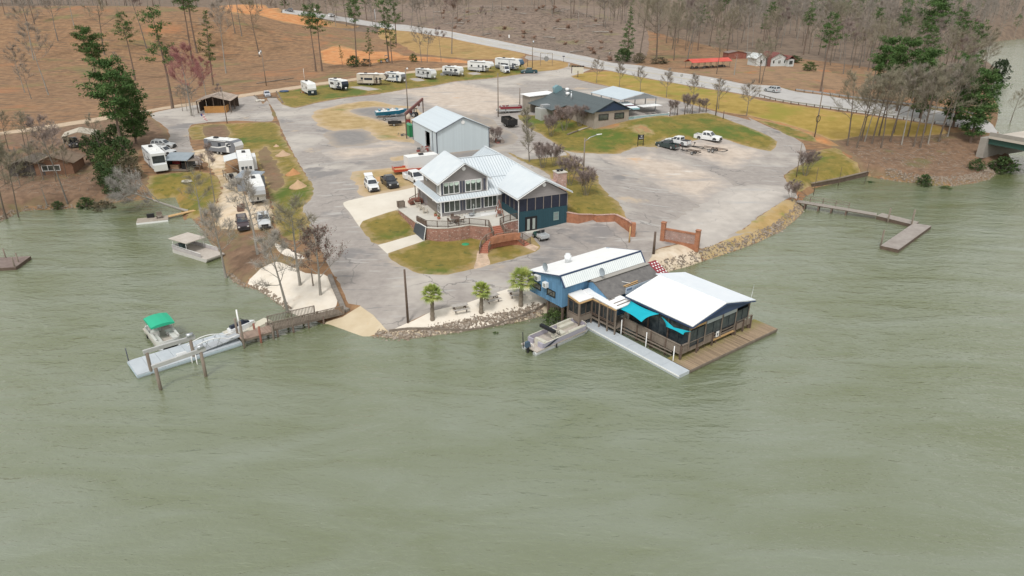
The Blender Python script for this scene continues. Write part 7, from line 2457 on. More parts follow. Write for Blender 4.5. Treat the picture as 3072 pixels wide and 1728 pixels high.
mb=MB()
for i in range(n):
 t0,t1=i/n+.002,(i+1)/n-.004
 up=Vector((0,0,.045))
 mb.slab([c0.lerp(c3,t0)+up,c1.lerp(c2,t0)+up,c1.lerp(c2,t1)+up,c0.lerp(c3,t1)+up],.04)
mb.build('decking', mat('bleached_deck', [(.31,.27,.245),(.44,.40,.37)],.8,6,.9), ld, kind='stuff')
for fr, x, y, ty in (('C5', 1370,540,428),('C5', 1577,580,440),('C5', 1308,750,620)):
 p=G(fr,x,y,.3)
 MB().cyl((p.x, p.y, -1.5),(p.x, p.y, hgt(fr, x + 15, ty, p)),.13,8).build('tall_pile', BM['timber'], ld)
# timber bulkhead along the cove
bk = thing('timber_bulkhead', 'low dark timber bulkhead edging the grassy point on the right cove', 'bulkhead', (0,0,0))
bp_ = [G('C5', *q, .0) for q in ((690,248),(950,198),(1190,140))]
for i in range(2):
 for k in range(3):
  MB().bar(bp_[i] + Vector((0,0,.1 + .26 * k)), bp_[i + 1] + Vector((0,0,.1 + .26 * k)),.16,.24).build('timber', BM['timber_d'], bk)
 MB().bar(bp_[i] + Vector((0,.1,.92)), bp_[i + 1] + Vector((0,.1,.92)),.5,.08).build('cap', BM['timber'], bk)
# swim dock with bench in the west cove
w0, w1, w2 = G('B1', 1555,1330,.35), G('B1', 1920,1290,.35), G('B1', 1560,1240,.35)
wa=math.degrees(math.atan2(w1.y-w0.y,w1.x-w0.x))
wl=(w1-w0).length
sd_ = thing('swim_dock', 'small square plank dock with a bench in the west cove', 'dock', (w0.x, w0.y, 0), wa)
MB().box(0,0,-.2, wl, 2.6,.27).build('float', BM['white'], sd_)
mb=MB()
for i in range(16):
 mb.box(.03,.03+2.55*i/16,.275,wl-.03,2.55*(i+1)/16,.33)
mb.build('decking', mat('swim_deck', [(.32,.27,.22),(.42,.37,.31)],1.5,5,.9), sd_, kind='stuff')
MB().box(wl * .64,1.1,.75, wl * .82,1.7,.82).build('bench_seat', BM['timber'], sd_)
MB().box(wl * .64,1.7,.8, wl * .82,1.78,1.35).build('bench_back', BM['timber'], sd_)
for x in (.65,.81):
 MB().box(wl * x - .05,1.15,.33, wl * x + .05,1.75,.75).build('bench_leg', BM['timber_d'], sd_)
MB().box(wl * .32,2.1,.33, wl * .56,2.5,.95).build('locker', BM['black'], sd_)
MB().slab([(wl, 1.4,.36),(wl + 5.5,2.6,.8),(wl + 5.5,3.4,.8),(wl, 2.4,.36)],.1).build('ramp_plank', BM['timber_n'], sd_)
# dock at the west edge
e0 = G('D1', 395,1200,.45)
ed = thing('edge_dock', 'brown plank dock cut by the picture edge in the west cove', 'dock', (e0.x, e0.y, 0),8)
MB().box(-9,0,-.3,0,4.2,.38).build('float', BM['timber_d'], ed)
mb=MB()
for i in range(26):
 mb.box(-9,4.2*i/26+.01,.385,0,4.2*(i+1)/26-.01,.43)
mb.build('decking', mat('brown_deck', [(.17,.125,.11),(.25,.195,.17)],1.5,5,.9), ed, kind='stuff')
for x,y in ((-.2,.2),(-.6,2.0),(-3.2,4.0)):
 MB().cyl((x, y, -.8),(x, y, 1.8),.1,8).build('post', BM['timber'], ed)
# ------------------------------------------------------------------ boats
ALU = mat('pontoon_aluminium', [(.50,.52,.53),(.60,.62,.63)],1,3,.3, metal=.4)
VIN = mat('cream_vinyl', [(.52,.50,.42),(.60,.58,.50)],2,3,.5)
FLR = mat('boat_floor', [(.42,.37,.32),(.50,.45,.40)],3,4,.8)
def pontoon(label, loc, rz, L_=7.2, W_=2.5, fence=None, seat=VIN, canopy=None, folded=False, motor=None, z=0, name='pontoon_boat', trim=None, seats=True, group=None):
 b = thing(name, label, 'boat', loc, rz, group)
 B_,F_=-L_/2,L_/2
 y=W_/2
 for s in (-1,1):
  yy=s*(y-.38)
  MB().tube([(B_, yy, .12),(B_ + .1, yy, .12),(F_ - .9, yy, .12),(F_ - .3, yy, .2),(F_ + .1, yy, .38)],[.26,.31,.31,.22,.04],10).build('pontoon', ALU, b)
 # deck with rounded bow
 dk_=[(B_,-y),(F_-.7,-y),(F_-.2,-y*.72),(F_,-y*.4),(F_,y*.4),(F_-.2,y*.72),(F_-.7,y),(B_,y)]
 MB().prism(dk_, .44,.56).build('deck', FLR, b)
 fence = fence or mat('fence_lilac', (.38,.36,.43), rough=.4)
 ring_=[(B_+1.1,-y+.05),(F_-.75,-y+.05),(F_-.28,-y*.72),(F_-.1,-y*.38),(F_-.1,y*.38),(F_-.28,y*.72),(F_-.75,y-.05),(B_+1.1,y-.05)]
 for i in range(len(ring_)-1):
  a_,c_=ring_[i],ring_[i+1]
  MB().bar((*a_, .86),(*c_, .86),.05,.52).build('fence_panel', fence, b)
 MB().tube([(*q, 1.15) for q in ring_],.045,6).build('top_rail', seat, b)
 if trim:
  for s in (-1,1):
   MB().prof([(B_ + 1.1,.62),(B_ + 1.9,.62),(B_ + 3.2,1.08),(B_ + 2.6,1.08)], s * y - .05 if s > 0 else -y + .0, s * y - .0 if s > 0 else -y + .05).build('swoosh', trim, b)
 MB().box(B_ + .9,-y + .08,.56, B_ + 1.1,-.4,1.1).box(B_ + .9,.4,.56, B_ + 1.1, y - .08,1.1).build('stern_fence', fence, b)
 if seats:
  MB().box(B_ + 1.1,-y + .1,.56, B_ + 1.9,.25,1.0).box(B_ + 1.1,-y + .1,1.0, B_ + 1.4,.25,1.3).build('stern_lounge', seat, b)
  for s in (-1,1):
   MB().box(F_ - 2.9, s * (y - .42) - .32,.56, F_ - .8, s * (y - .42) + .32,.95).box(F_ - 2.9, s * (y - .15) - .1,.95, F_ - .8, s * (y - .15) + .1,1.25).build('bow_seat', seat, b)
  MB().box(-.3,-y + .15,.56,.35,-y + .95,1.35).build('helm_console', seat, b)
  MB().tube([(-.38 + .0,-y + .55 + .2 * math.cos(k * .785),1.4 + .2 * math.sin(k * .785)) for k in range(9)],.025,5).build('steering_wheel', DKP, b)
  MB().box(-1.1,-y + .3,.56,-.6,-y + .85,1.0).box(-1.2,-y + .3,1.0,-1.05,-y + .85,1.5).build('captain_chair', seat, b)
  MB().box(-.2, y - .9,.56,.5, y - .15,1.0).build('side_seat', seat, b)
 if canopy:
  mb_=MB()
  rg_=[]
  for k in range(6):
   t_=k/5
   x=-1.6+3.0*t_
   rg_.append([(x,-y+.05,2.35+.12*math.sin(math.pi*t_)),(x,-y*.5,2.5+.14*math.sin(math.pi*t_)),(x,0,2.55+.15*math.sin(math.pi*t_)),(x,y*.5,2.5+.14*math.sin(math.pi*t_)),(x,y-.05,2.35+.12*math.sin(math.pi*t_)),(x,y-.05,2.2),(x,-y+.05,2.2)])
  mb_.loft(rg_,True,False)
  mb_.build('canopy', canopy, b)
  for s in (-1,1):
   MB().tube([(-1.5, s * (y - .08),2.3),(0, s * (y - .06),1.1),(1.3, s * (y - .08),2.3)],.025,5).build('canopy_frame', BM['steel'], b)
 if folded:
  MB().box(-1.5,-y + .2,1.75,-1.1, y - .1,2.05).build('folded_canopy', BM['black'], b)
  for s in (-1,1):
   MB().tube([(-1.3, s * (y - .15),1.9),(-.4, s * (y - .08),1.15)],.03,5).build('canopy_frame', BM['black'], b)
 if motor:
  m_ = MB().loft([[(B_ - .15 + dx, sy, zz) for dx, sy in ((-.32,-.2),(.28,-.2),(.28,.2),(-.32,.2))] for zz in (.75,.8)] + [[(B_ - .2 + dx, sy, 1.35) for dx, sy in ((-.26,-.16),(.2,-.16),(.2,.16),(-.26,.16))]], True).build('outboard', motor, b)
  MB().box(B_ - .25,-.08,-.4, B_ - .05,.08,.78).build('outboard_leg', DKP, m_)
  MB().tube([(B_ + .2,-.5,.6),(B_ + .15,-.5,1.1),(B_ + .15,.5,1.1),(B_ + .2,.5,.6)],.03,5).build('stern_rail', BM['white'], b)
 for s in (-1,1):
  MB().cyl((-1.2, s * (y + .05),.1),(-1.2, s * (y + .05),.55),.08,6).build('fender', BM['black'], b)
 return b
s0, s1 = G('C2', 130,1190,.1), G('C2', 640,965,.1)
m_=(s0+s1)/2
pz=math.degrees(math.atan2(s1.y-s0.y,s1.x-s0.x))
n_=Vector((-math.sin(R(pz)),math.cos(R(pz)),0))*1.0
pb = pontoon('cream and lilac pontoon boat with folded black canopy moored at the restaurant dock', (m_.x + n_.x, m_.y + n_.y, 0), pz, (s1 - s0).length - .3,2.5, folded=True, motor=mat('outboard_blue', (.06,.10,.15), rough=.3), trim=CN)
MB().cyl((-4.2,.75,.3),(-4.3,.75,2.2),.05,6).build('trolling_pole', BM['black'], pb)
g1_, g2_ = G('D2', 640,690,.2), G('D2', 430,430,.2)
pz=math.degrees(math.atan2(g1_.y-g2_.y,g1_.x-g2_.x))
g_ = mat('green_canopy', (.02,.40,.23), rough=.7)
pontoon('pontoon boat with bright green canopy moored at the grey floating dock', (-30.4 if False else (g1_.x + g2_.x) / 2,(g1_.y + g2_.y) / 2,0), pz - 0,6.2,2.5, fence=mat('fence_white', (.58,.58,.54), rough=.4), canopy=g_, motor=None, seat=mat('white_vinyl', (.58,.58,.55), rough=.5))
# derelict pontoon by the bank
h0, h1 = G('D9', 430,960,.1), G('D9', 1580,1310,.1)
pz=math.degrees(math.atan2(h1.y-h0.y,h1.x-h0.x))
n_=Vector((-math.sin(R(pz)),math.cos(R(pz)),0))*1.5
m_=(h0+h1)/2+n_
ob = thing('old_houseboat', 'faded old deck boat with a flat tan roof drawn up to the bank', 'boat', (m_.x, m_.y, 0), pz)
oL=(h1-h0).length
tanm = mat('faded_tan', [(.42,.37,.32),(.52,.47,.42)],1.2,6,.9)
MB().prof([(-oL / 2,-.3),(oL / 2 - .6,-.3),(oL / 2,.35),(oL / 2,.5),(-oL / 2,.5)],-1.5,1.5).build('hull', mat('faded_white', [(.45,.43,.41),(.55,.53,.5)],1,6,.7), ob)
MB().box(-oL / 2 + .05,-1.45,.5, oL / 2,1.45,.55).build('deck', FLR, ob)
for s in (-1,1):
 MB().bar((-oL / 2, s * 1.45,.85),(oL / 2 - 1.3, s * 1.45,.8),.05,.5).build('side_panel', mat('faded_lilac', [(.36,.33,.34),(.48,.45,.44)],1.5,5,.8), ob)
 MB().tube([(-oL / 2, s * 1.45,1.25),(oL / 2 - 1.3, s * 1.45,1.15)],.035,5).build('rail', BM['white'], ob)
 for x in (-oL/2+.3,-oL/2+3.4):
  MB().tube([(x, s * 1.4,.55),(x, s * 1.4,2.2)],.035,5).build('roof_post', BM['white'], ob)
MB().box(-oL / 2,-1.45,.6,-oL / 2 + .05,1.45,1.2).build('stern_panel', BM['white'], ob)
MB().slab([(-oL / 2 - .3,-1.6,2.2),(-oL / 2 + 3.9,-1.6,2.2),(-oL / 2 + 3.9,1.6,2.2),(-oL / 2 - .3,1.6,2.2)],.08).build('roof', tanm, ob)
MB().box(-oL / 2 + .8,-.9,.55,-oL / 2 + 1.6,-.2,1.4).build('helm', mat('dark_seat', (.05,.08,.08)), ob)
# jet ski on its float
jp = G('D2', 1800,400,.5)
jk = thing('jet_ski', 'white and navy jet ski on a float beside the brown pier', 'jet ski', jp, an + 8)
MB().loft([[(x, -w_, z0),(x, w_, z0),(x, w_ * .9, z1),(x, -w_ * .9, z1)] for x, w_, z0, z1 in ((-1.5,.45,0,.4),(-.5,.55,-.05,.5),(.6,.5,0,.55),(1.3,.25,.2,.5),(1.6,.05,.38,.45))], True).build('hull', white, jk)
MB().loft([[(x, -w_, .45),(x, w_, .45),(x, w_ * .7, z1),(x, -w_ * .7, z1)] for x, w_, z1 in ((-1.3,.25,.75),(-.2,.22,.85),(.3,.3,.95),(.9,.25,.7))], True).build('seat', CN, jk)
MB().tube([(.2,-.4,1.05),(.25,0,1.0),(.2,.4,1.05)],.035,5).build('handlebar', DKP, jk)
o = MB().box(-1.9,-.9,-.35,1.9,.9,.02).build('jet_ski_float', mat('float_cream', (.55,.52,.45), rough=.6), None, label='cream drive-on float under the jet ski', cat='float')
o.location=jp-Vector((0,0,.05))
o.rotation_euler=(0,0,R(an+8))
o = MB().loft([[(-1.6,-.7,0),(1.6,-.7,0),(1.6,.7,0),(-1.6,.7,0)],[(-1.5,-.6,.3),(1.5,-.6,.3),(1.5,.6,.3),(-1.5,.6,.3)]], True).build('jet_ski_float', mat('float_cream2', (.62,.58,.47), rough=.6), None, label='empty cream drive-on float nearer the bank', cat='float')
o.location = G('D2', 2060,370,.2)
o.rotation_euler=(0,0,R(an+20))
p = G('D2', 1790,540,.3)
o = MB().tube([(0,0,-.8),(0,0, hgt('D2', 1718,105, p) - p.z)],.09,8).build('mooring_pole', BM['white'], None, label='tall white mooring pole at the joint of dock and pier', cat='pole')
o.location=p
# boats ashore
p = PG('B3', 2250,245)
rb = pontoon('red sided pontoon boat on a trailer behind the workshop yard', p + Vector((0,0,.55)),12,6.8,2.5, fence=paint('boat_red', (.22,.015,.03),.35), seat=mat('grey_vinyl', (.42,.38,.36)), seats=True)
t_ = trailer('silver trailer carrying the red pontoon boat', p, 12,6.0,2.0, BM['steel'], 'boat', axles=2)
p = PG('B3', 740,300)
bb = thing('wake_boat', 'long bright blue open boat with white seats on a trailer', 'boat', p + Vector((0,0,.6)),22)
bm_ = paint('boat_blue', (.01,.20,.32),.25)
MB().loft([[(x, -w_, z1),(x, -w_ * .55, z0),(x, w_ * .55, z0),(x, w_, z1)] for x, w_, z0, z1 in ((-4.0,1.15,0,.95),(-1,1.2,0,1.0),(2.0,1.1,.05,1.1),(3.4,.6,.35,1.2),(4.2,.08,.9,1.28))], True).build('hull', bm_, bb)
MB().loft([[(x, -w_, z1 + .01),(x, w_, z1 + .01),(x, w_ * .8, z1 + .12),(x, -w_ * .8, z1 + .12)] for x, w_, z1 in ((-3.9,1.05,.95),(-1,1.1,1.0),(2.0,1.0,1.1),(3.3,.5,1.2))], True).build('deck', white, bb)
for i in range(5):
 MB().box(-3.2 + 1.15 * i, -.8,1.1,-2.75 + 1.15 * i, .8,1.5).build('seat', white if i % 2 else bm_, bb)
trailer('silver trailer carrying the blue open boat', p, 22,7.0,2.0, BM['steel'], 'boat', axles=2)
# ------------------------------------------------------------------ trees and shrubs
BARK = mat('grey_bark', [(.13,.115,.10),(.24,.215,.19)],2.5,6,.95, stretch=(1,1,.25))
BARKP = mat('pine_bark', [(.12,.085,.065),(.22,.16,.125)],2.5,6,.95, stretch=(1,1,.25))
BARKB = mat('brown_bark', [(.11,.085,.065),(.19,.155,.125)],2.5,6,.95, stretch=(1,1,.25))
BARKL = mat('pale_bark', [(.22,.205,.18),(.36,.335,.30)],2.5,6,.95, stretch=(1,1,.25))
TWIG = mat('bare_twigs', [(.215,.185,.155),(.33,.29,.245)],1.2,4,.95)
TWIGP = mat('pale_twigs', [(.30,.27,.235),(.42,.385,.34)],1.2,4,.95)
TWIGD = mat('dark_twigs', [(.19,.145,.13),(.30,.24,.215)],1.2,4,.95)
TWIGG = mat('olive_twigs', [(.20,.18,.125),(.30,.27,.20)],1.0,4,.95)
TWIGR = mat('red_buds', [(.27,.10,.10),(.38,.18,.17)],1.0,4,.95)
NEED = mat('pine_needles', [(.035,.08,.022),(.075,.14,.042),(.13,.195,.065)],.7,5,.8, spec=.2)
NEEDL = mat('young_needles', [(.04,.075,.02),(.075,.115,.035),(.11,.145,.05)],.7,5,.8, spec=.2)
NEEDC = mat('cedar_needles', [(.018,.035,.016),(.04,.06,.028)],.7,5,.85, spec=.2)
LEAFB = mat('brown_leaves', [(.12,.055,.045),(.20,.11,.085)],1.5,4,.85)
LEAFG = mat('dark_evergreen', [(.022,.05,.016),(.05,.088,.026),(.095,.12,.038)],.9,5,.75, spec=.3)
def branch(mb,tw,p,d,L_,r,lev,rnd,droop=0.0,twn=5,spread=.65,minlev=0,tl=1.0):
 "recursive limb: curved tube, side shoots, twigs at the end"
 n=3 if lev>1 else 2
 pts_=[Vector(p)]
 rad=[r]
 dd=Vector(d).normalized()
 for i in range(n):
  dd=(dd+Vector((rnd.uniform(-.22,.22),rnd.uniform(-.22,.22),rnd.uniform(-.08,.2)-droop))).normalized()
  pts_.append(pts_[-1]+dd*(L_/n))
  rad.append(r*(1-.62*(i+1)/n))
 if lev>0:
  mb.tube(pts_,rad,5 if lev>1 else 4,False)
 else:
  for i in range(n):
   tw.spike(pts_[i],pts_[i+1],rad[i])
 if lev>0:
  k=3 if lev>1 else 4
  for i in range(k):
   t_=rnd.uniform(.35,1.0) if i else 1.0
   f=t_*n
   j=min(int(f),n-1)
   q=pts_[j].lerp(pts_[j+1],f-j)
   ax=Vector((rnd.uniform(-1,1),rnd.uniform(-1,1),rnd.uniform(-.3,.8)))
   nd=(dd+ax*spread).normalized()
   branch(mb,tw,q,nd,L_*rnd.uniform(.5,.75),max(.012,r*(1-.6*t_)*.75),lev-1,rnd,droop,twn,spread,minlev,tl)
 for i in range(twn if lev<=1 else 1):
  t_=rnd.uniform(.15,1.0)
  f=t_*n
  j=min(int(f),n-1)
  q=pts_[j].lerp(pts_[j+1],f-j)
  nd=(dd*.7+Vector((rnd.uniform(-1,1),rnd.uniform(-1,1),rnd.uniform(-.5,.9)))).normalized()
  tw.spike(q,q+nd*rnd.uniform(.5,1.4)*tl,.024)
  q2=q+nd*.3*tl
  nd2=(nd+Vector((rnd.uniform(-1,1),rnd.uniform(-1,1),rnd.uniform(-.5,.8)))).normalized()
  tw.spike(q2,q2+nd2*rnd.uniform(.4,1.0)*tl,.019)
def bare_tree(seed,h,r,clear=.45,nl=9,lev=2,spread=.65,crown=.38,bark=BARK,twig=TWIG,twn=6,upright=.5,tl=1.0,multi=1):
 "(trunk mesh, crown mesh) of a leafless tree"
 rnd=random.Random(seed)
 tr,tw=MB(),MB()
 for m in range(multi):
  base=Vector((0,0,-.3)) if multi==1 else Vector((.25*math.cos(m*2.4),.25*math.sin(m*2.4),-.2))
  lean=Vector((rnd.uniform(-.06,.06),rnd.uniform(-.06,.06),1)) if multi==1 else Vector((.35*math.cos(m*2.4+rnd.uniform(-.3,.3)),.35*math.sin(m*2.4),1))
  pts_,rad=[base],[r*1.15]
  n=7
  for i in range(n):
   lean=(lean+Vector((rnd.uniform(-.05,.05),rnd.uniform(-.05,.05),.05))).normalized()
   pts_.append(pts_[-1]+lean*(h*.92/n))
   rad.append(max(.02,r*(1-.88*((i+1)/n) ** 1.1)))
  tr.tube(pts_,rad,7,False)
  for i in range(nl):
   t_=clear+(1-clear)*(i+rnd.random())/nl
   f=t_*n
   j=min(int(f),n-1)
   q=pts_[j].lerp(pts_[j+1],min(1,f-j))
   a_=i*2.4+rnd.uniform(-.5,.5)
   d=Vector((math.cos(a_),math.sin(a_),upright+rnd.uniform(-.2,.4)))
   L_=h*crown*(1.08-.75*(t_-clear)/(1-clear+.01))*rnd.uniform(.75,1.15)
   branch(tr,tw,q,d,L_*.62,max(.03,r*.42*(1.15-t_)),lev,rnd,0,twn,spread,0,tl)
 return tr.mesh('trunk', bark), tw.mesh('crown', twig)
def tuft(mb,c,s,rnd,n=9,flat=.7,wq=1.0):
 "a clump of needle sprays"
 for i in range(n):
  d=Vector((rnd.gauss(0,1),rnd.gauss(0,1),rnd.gauss(.25,.8)*flat))
  if d.length<.1:
   continue
  d.normalize()
  b_=Vector(c)+d*s*rnd.uniform(.0,.45)
  w_=d.cross(Vector((rnd.uniform(-1,1),rnd.uniform(-1,1),rnd.uniform(-1,1))))
  if w_.length<.1:
   continue
  w_=w_.normalized()*s*wq*rnd.uniform(.07,.15)
  e_=b_+d*s*rnd.uniform(.5,.9)
  k=len(mb.v)
  mb.v+=[tuple(b_),tuple(b_.lerp(e_,.5)+w_),tuple(e_),tuple(b_.lerp(e_,.55)-w_)]
  mb.f.append((k,k+1,k+2,k+3))
  mb.sm.append(False)
def pine(seed, h, r, c0=.55, wid=.16, dens=1.0, shape='round', bark=BARKP, need=NEED, ts=.55, nb=26):
 rnd=random.Random(seed)
 tr,nd=MB(),MB()
 pts_,rad=[Vector((0,0,-.3))],[r*1.2]
 lean=Vector((rnd.uniform(-.05,.05),rnd.uniform(-.05,.05),1))
 n=8
 for i in range(n):
  lean=(lean+Vector((rnd.uniform(-.04,.04),rnd.uniform(-.04,.04),.03))).normalized()
  pts_.append(pts_[-1]+lean*(h*.97/n))
  rad.append(max(.025,r*(1-.9*((i+1)/n))))
 tr.tube(pts_,rad,7,False)
 for i in range(nb):
  t_=c0+(1-c0)*((i+rnd.random())/nb)
  f=t_*n
  j=min(int(f),n-1)
  q=pts_[j].lerp(pts_[j+1],min(1,f-j))
  u=(t_-c0)/(1-c0)
  if shape == 'round':
   w_=math.sin(math.pi*(.12+.82*u)) ** .7
  elif shape == 'cone':
   w_=(1-u) ** .8*1.05+.12
  else:
   w_=.55+.45*math.sin(u*9+seed)
  L_=h*wid*w_*rnd.uniform(.6,1.2)
  a_=i*2.4+rnd.uniform(-.6,.6)
  d=Vector((math.cos(a_),math.sin(a_),rnd.uniform(-.15,.45)+(.35 if u>.8 else 0))).normalized()
  e_=q+d*L_
  e_.z+=L_*.12
  md=q.lerp(e_,.5)
  md.z-=L_*.05
  tr.tube([q,md,e_],[max(.02,r*.28*(1.1-t_)),.03,.012],4,False)
  m=max(2,int(L_/ts*1.5*dens))
  for k in range(m):
   v=rnd.uniform(.3,1.0)
   c=q.lerp(e_,v)+Vector((rnd.uniform(-1,1),rnd.uniform(-1,1),rnd.uniform(-.3,.8)))*L_*.20
   tuft(nd,c,ts*rnd.uniform(.8,1.4),rnd,17)
 for k in range(5):
  tuft(nd,pts_[-1]+Vector((rnd.uniform(-.3,.3),rnd.uniform(-.3,.3),-.25*k)),ts,rnd,9)
 return tr.mesh('trunk', bark), nd.mesh('crown', need)
def shrub(seed,h,wd,m,n=90,s=.3,stems=4):
 rnd=random.Random(seed)
 lf,st=MB(),MB()
 for i in range(stems):
  a_=rnd.uniform(0,6.28)
  st.tube([(0,0,-.1),(wd*.3*math.cos(a_),wd*.3*math.sin(a_),h*.7)],[.05,.015],4,False)
 for i in range(n):
  t_=rnd.uniform(.08,1)
  rr=wd*math.sin(math.pi*min(.97,.2+.75*t_)) ** .6*math.sqrt(rnd.random())
  a_=rnd.uniform(0,6.28)
  tuft(lf,(rr*math.cos(a_),rr*math.sin(a_),h*t_),s*rnd.uniform(.7,1.3),rnd,12,1,2.0)
 return st.mesh('stems', BARK), lf.mesh('foliage', m)
KIND={}
def kind(k,fn):
 if k not in KIND:
  KIND[k]=fn()
 return KIND[k]
def plant(name,label,cat,loc,meshes,group=None,rz=0,s=1.0,sz=None,tilt=None):
 t_=thing(name,label,cat,loc,rz,group)
 t_.scale=(s,s,sz or s)
 if tilt:
  t_.rotation_euler=(tilt[0],tilt[1],R(rz))
 for me in meshes:
  o_ = bpy.data.objects.new(me.name.split('.')[0], me)
  COL.objects.link(o_)
  o_.parent=t_
 return t_
PINES = [lambda: pine(11,20,.28,.60,.17,1.0), lambda: pine(12,20,.26,.66,.15,1.0), lambda: pine(13,20,.30,.45,.20,1.15, 'ragged'), lambda: pine(14,20,.24,.30,.13,1.0, 'cone', need=NEEDL)]
BIGP = [lambda: pine(21,18,.34,.34,.30,1.9, 'round', nb=42, ts=.7), lambda: pine(22,18,.32,.40,.27,1.8, 'round', nb=42, ts=.75), lambda: pine(23,18,.32,.10,.27,1.6, 'round', nb=66, ts=.75)]
BARES=[lambda: bare_tree(31,18,.20,.46,14,2,.7,.34,twn=6),lambda: bare_tree(32,18,.17,.54,12,2,.6,.28,BARKL,TWIG,6),lambda: bare_tree(33,18,.22,.40,17,2,.75,.38,BARKB,TWIGG,5),lambda: bare_tree(34,18,.19,.46,13,2,.6,.32,BARKB,TWIGG,5),lambda: bare_tree(35,18,.16,.60,9,2,.6,.26,BARK,TWIGD,8)]
def K(lst,tagname,i):
 i %= len(lst)
 return kind((tagname,i),lst[i])
def at(fr,x,y,ty=None,ref=20.0):
 "ground point, and scale so that the top reaches reading ty"
 p=PG(fr,x,y)
 s=1.0
 if ty is not None:
  s=(hgt(fr,x,ty,p)-p.z)/ref
 return p,s
rt=random.Random(77)
# -- tall pines that the photo singles out: frame, base x,y, top y (None: leaves the picture), kind, label
for fr,x,y,ty,k,h,lab in [
 ('A1', 1195,960,330,('B', 0), None, 'broad bright green pine on the slope at the far left'),
 ('B1', 1410,520,-540,('B', 1), None, 'big dark round headed pine beside the carport'),
 ('B1', 1560,420,-330,('B', 2), None, 'dark pine leaning over the drive right of the round headed one'),
 ('A1', 2145,1345,90,('P', 2), None, 'tall ragged pine beside the log shelter'),
 ('A1', 1680,1000,140,('P', 0), None, 'thin crowned pine in the middle of the left slope'),
 ('A1', 2395,800,-300,('P', 1), None, 'slim pine left of the leafy pine column, trunk bare below'),
 ('A1', 2450,660,-320,('P', 0), None, 'slim pine standing behind the leafy pine column'),
 ('A2', 330,1060,90,('P', 3), None, 'column shaped leafy pine right of the red budded maple'),
 ('A2', 1605,885, None, ('P', 1),24, 'left one of the two tall bare trunked pines behind the first camper'),
 ('A2', 1685,885, None, ('P', 0),24, 'right one of the two tall bare trunked pines behind the first camper'),
 ('A2', 2115,800, None, ('P', 1),25, 'tall pine rising from the bushes behind the cream camper'),
 ('A2', 2275,830,330,('P', 3), None, 'spindly light green young pine behind the cream camper'),
 ('A3', 110,780, None, ('P', 2),24, 'leafy tall pine beside the yellow tractor'),
 ('A3', 150,790,150,('P', 3), None, 'younger pine close against the tall pine by the tractor'),
 ('A2', 1935,800,550,('P', 3), None, 'thin sapling pine on the clay left of the tractor'),
 ('A4', 750,760, None, ('C', 0),21, 'tall dark cedar like pine at the highway edge of the cleared land'),
 ('A5', 590,895,115,('P', 0), None, 'tall pine right of the white bungalow at the highway'),
 ('A4', 2440,520,170,('P', 2), None, 'dark pine behind the white bungalow'),
 ('A5', 1100,480,65,('P', 1), None, 'pine rising from the wood behind the highway, middle of three'),
 ('A5', 1650,520,-80,('B', 0), None, 'large dark pine high in the wood near the far water'),
 ('A5', 1130,1010,370,('B', 1), None, 'dark pine behind the bare trees on the point, leftmost of the group'),
 ('A5', 1330,1080,380,('B', 1), None, 'broad dark pine in the middle of the bare trees on the point'),
 ('A5', 1560,1150,480,('B', 2), None, 'dark pine right of the broad one on the point'),
 ('A5', 1880,1240,540,('B', 2), None, 'dark pine with bright crown at the bridge side of the point'),
 ('A5', 2050,1390,680,('B', 2), None, 'lowest dense dark pine right beside the bridge'),
 ('A1', 60,180,-200,('P', 0), None, 'hazy pine at the top left edge of the slope'),
 ('A1', 430,300,-260,('P', 1), None, 'hazy pine on the upper left slope'),
 ('A2', 70,350,-100,('P', 2), None, 'dense pine on the upper slope above the column pine'),
 ('A1', 330,260,-250,('P', 0), None, 'hazy pine next to the one on the upper left slope'),
 ('A3', 200,560,-60,('P', 2), None, 'leafy pine against the highway left of the cleared land'),
]:
 p, s = at(fr, x, y, ty, 18.0 if k[0] == 'B' else 20.0)
 if h:
  s=h/20.0
 me = K(BIGP, 'big', k[1]) if k[0] == 'B' else K(PINES, 'pine', k[1]) if k[0] == 'P' else kind('cedarpine', lambda: pine(41,20,.3,.08,.15,1.3, 'cone', need=NEED, nb=44))
 plant('pine_tree', lab, 'tree', p, me, None, rt.uniform(0,360), max(.3, s))
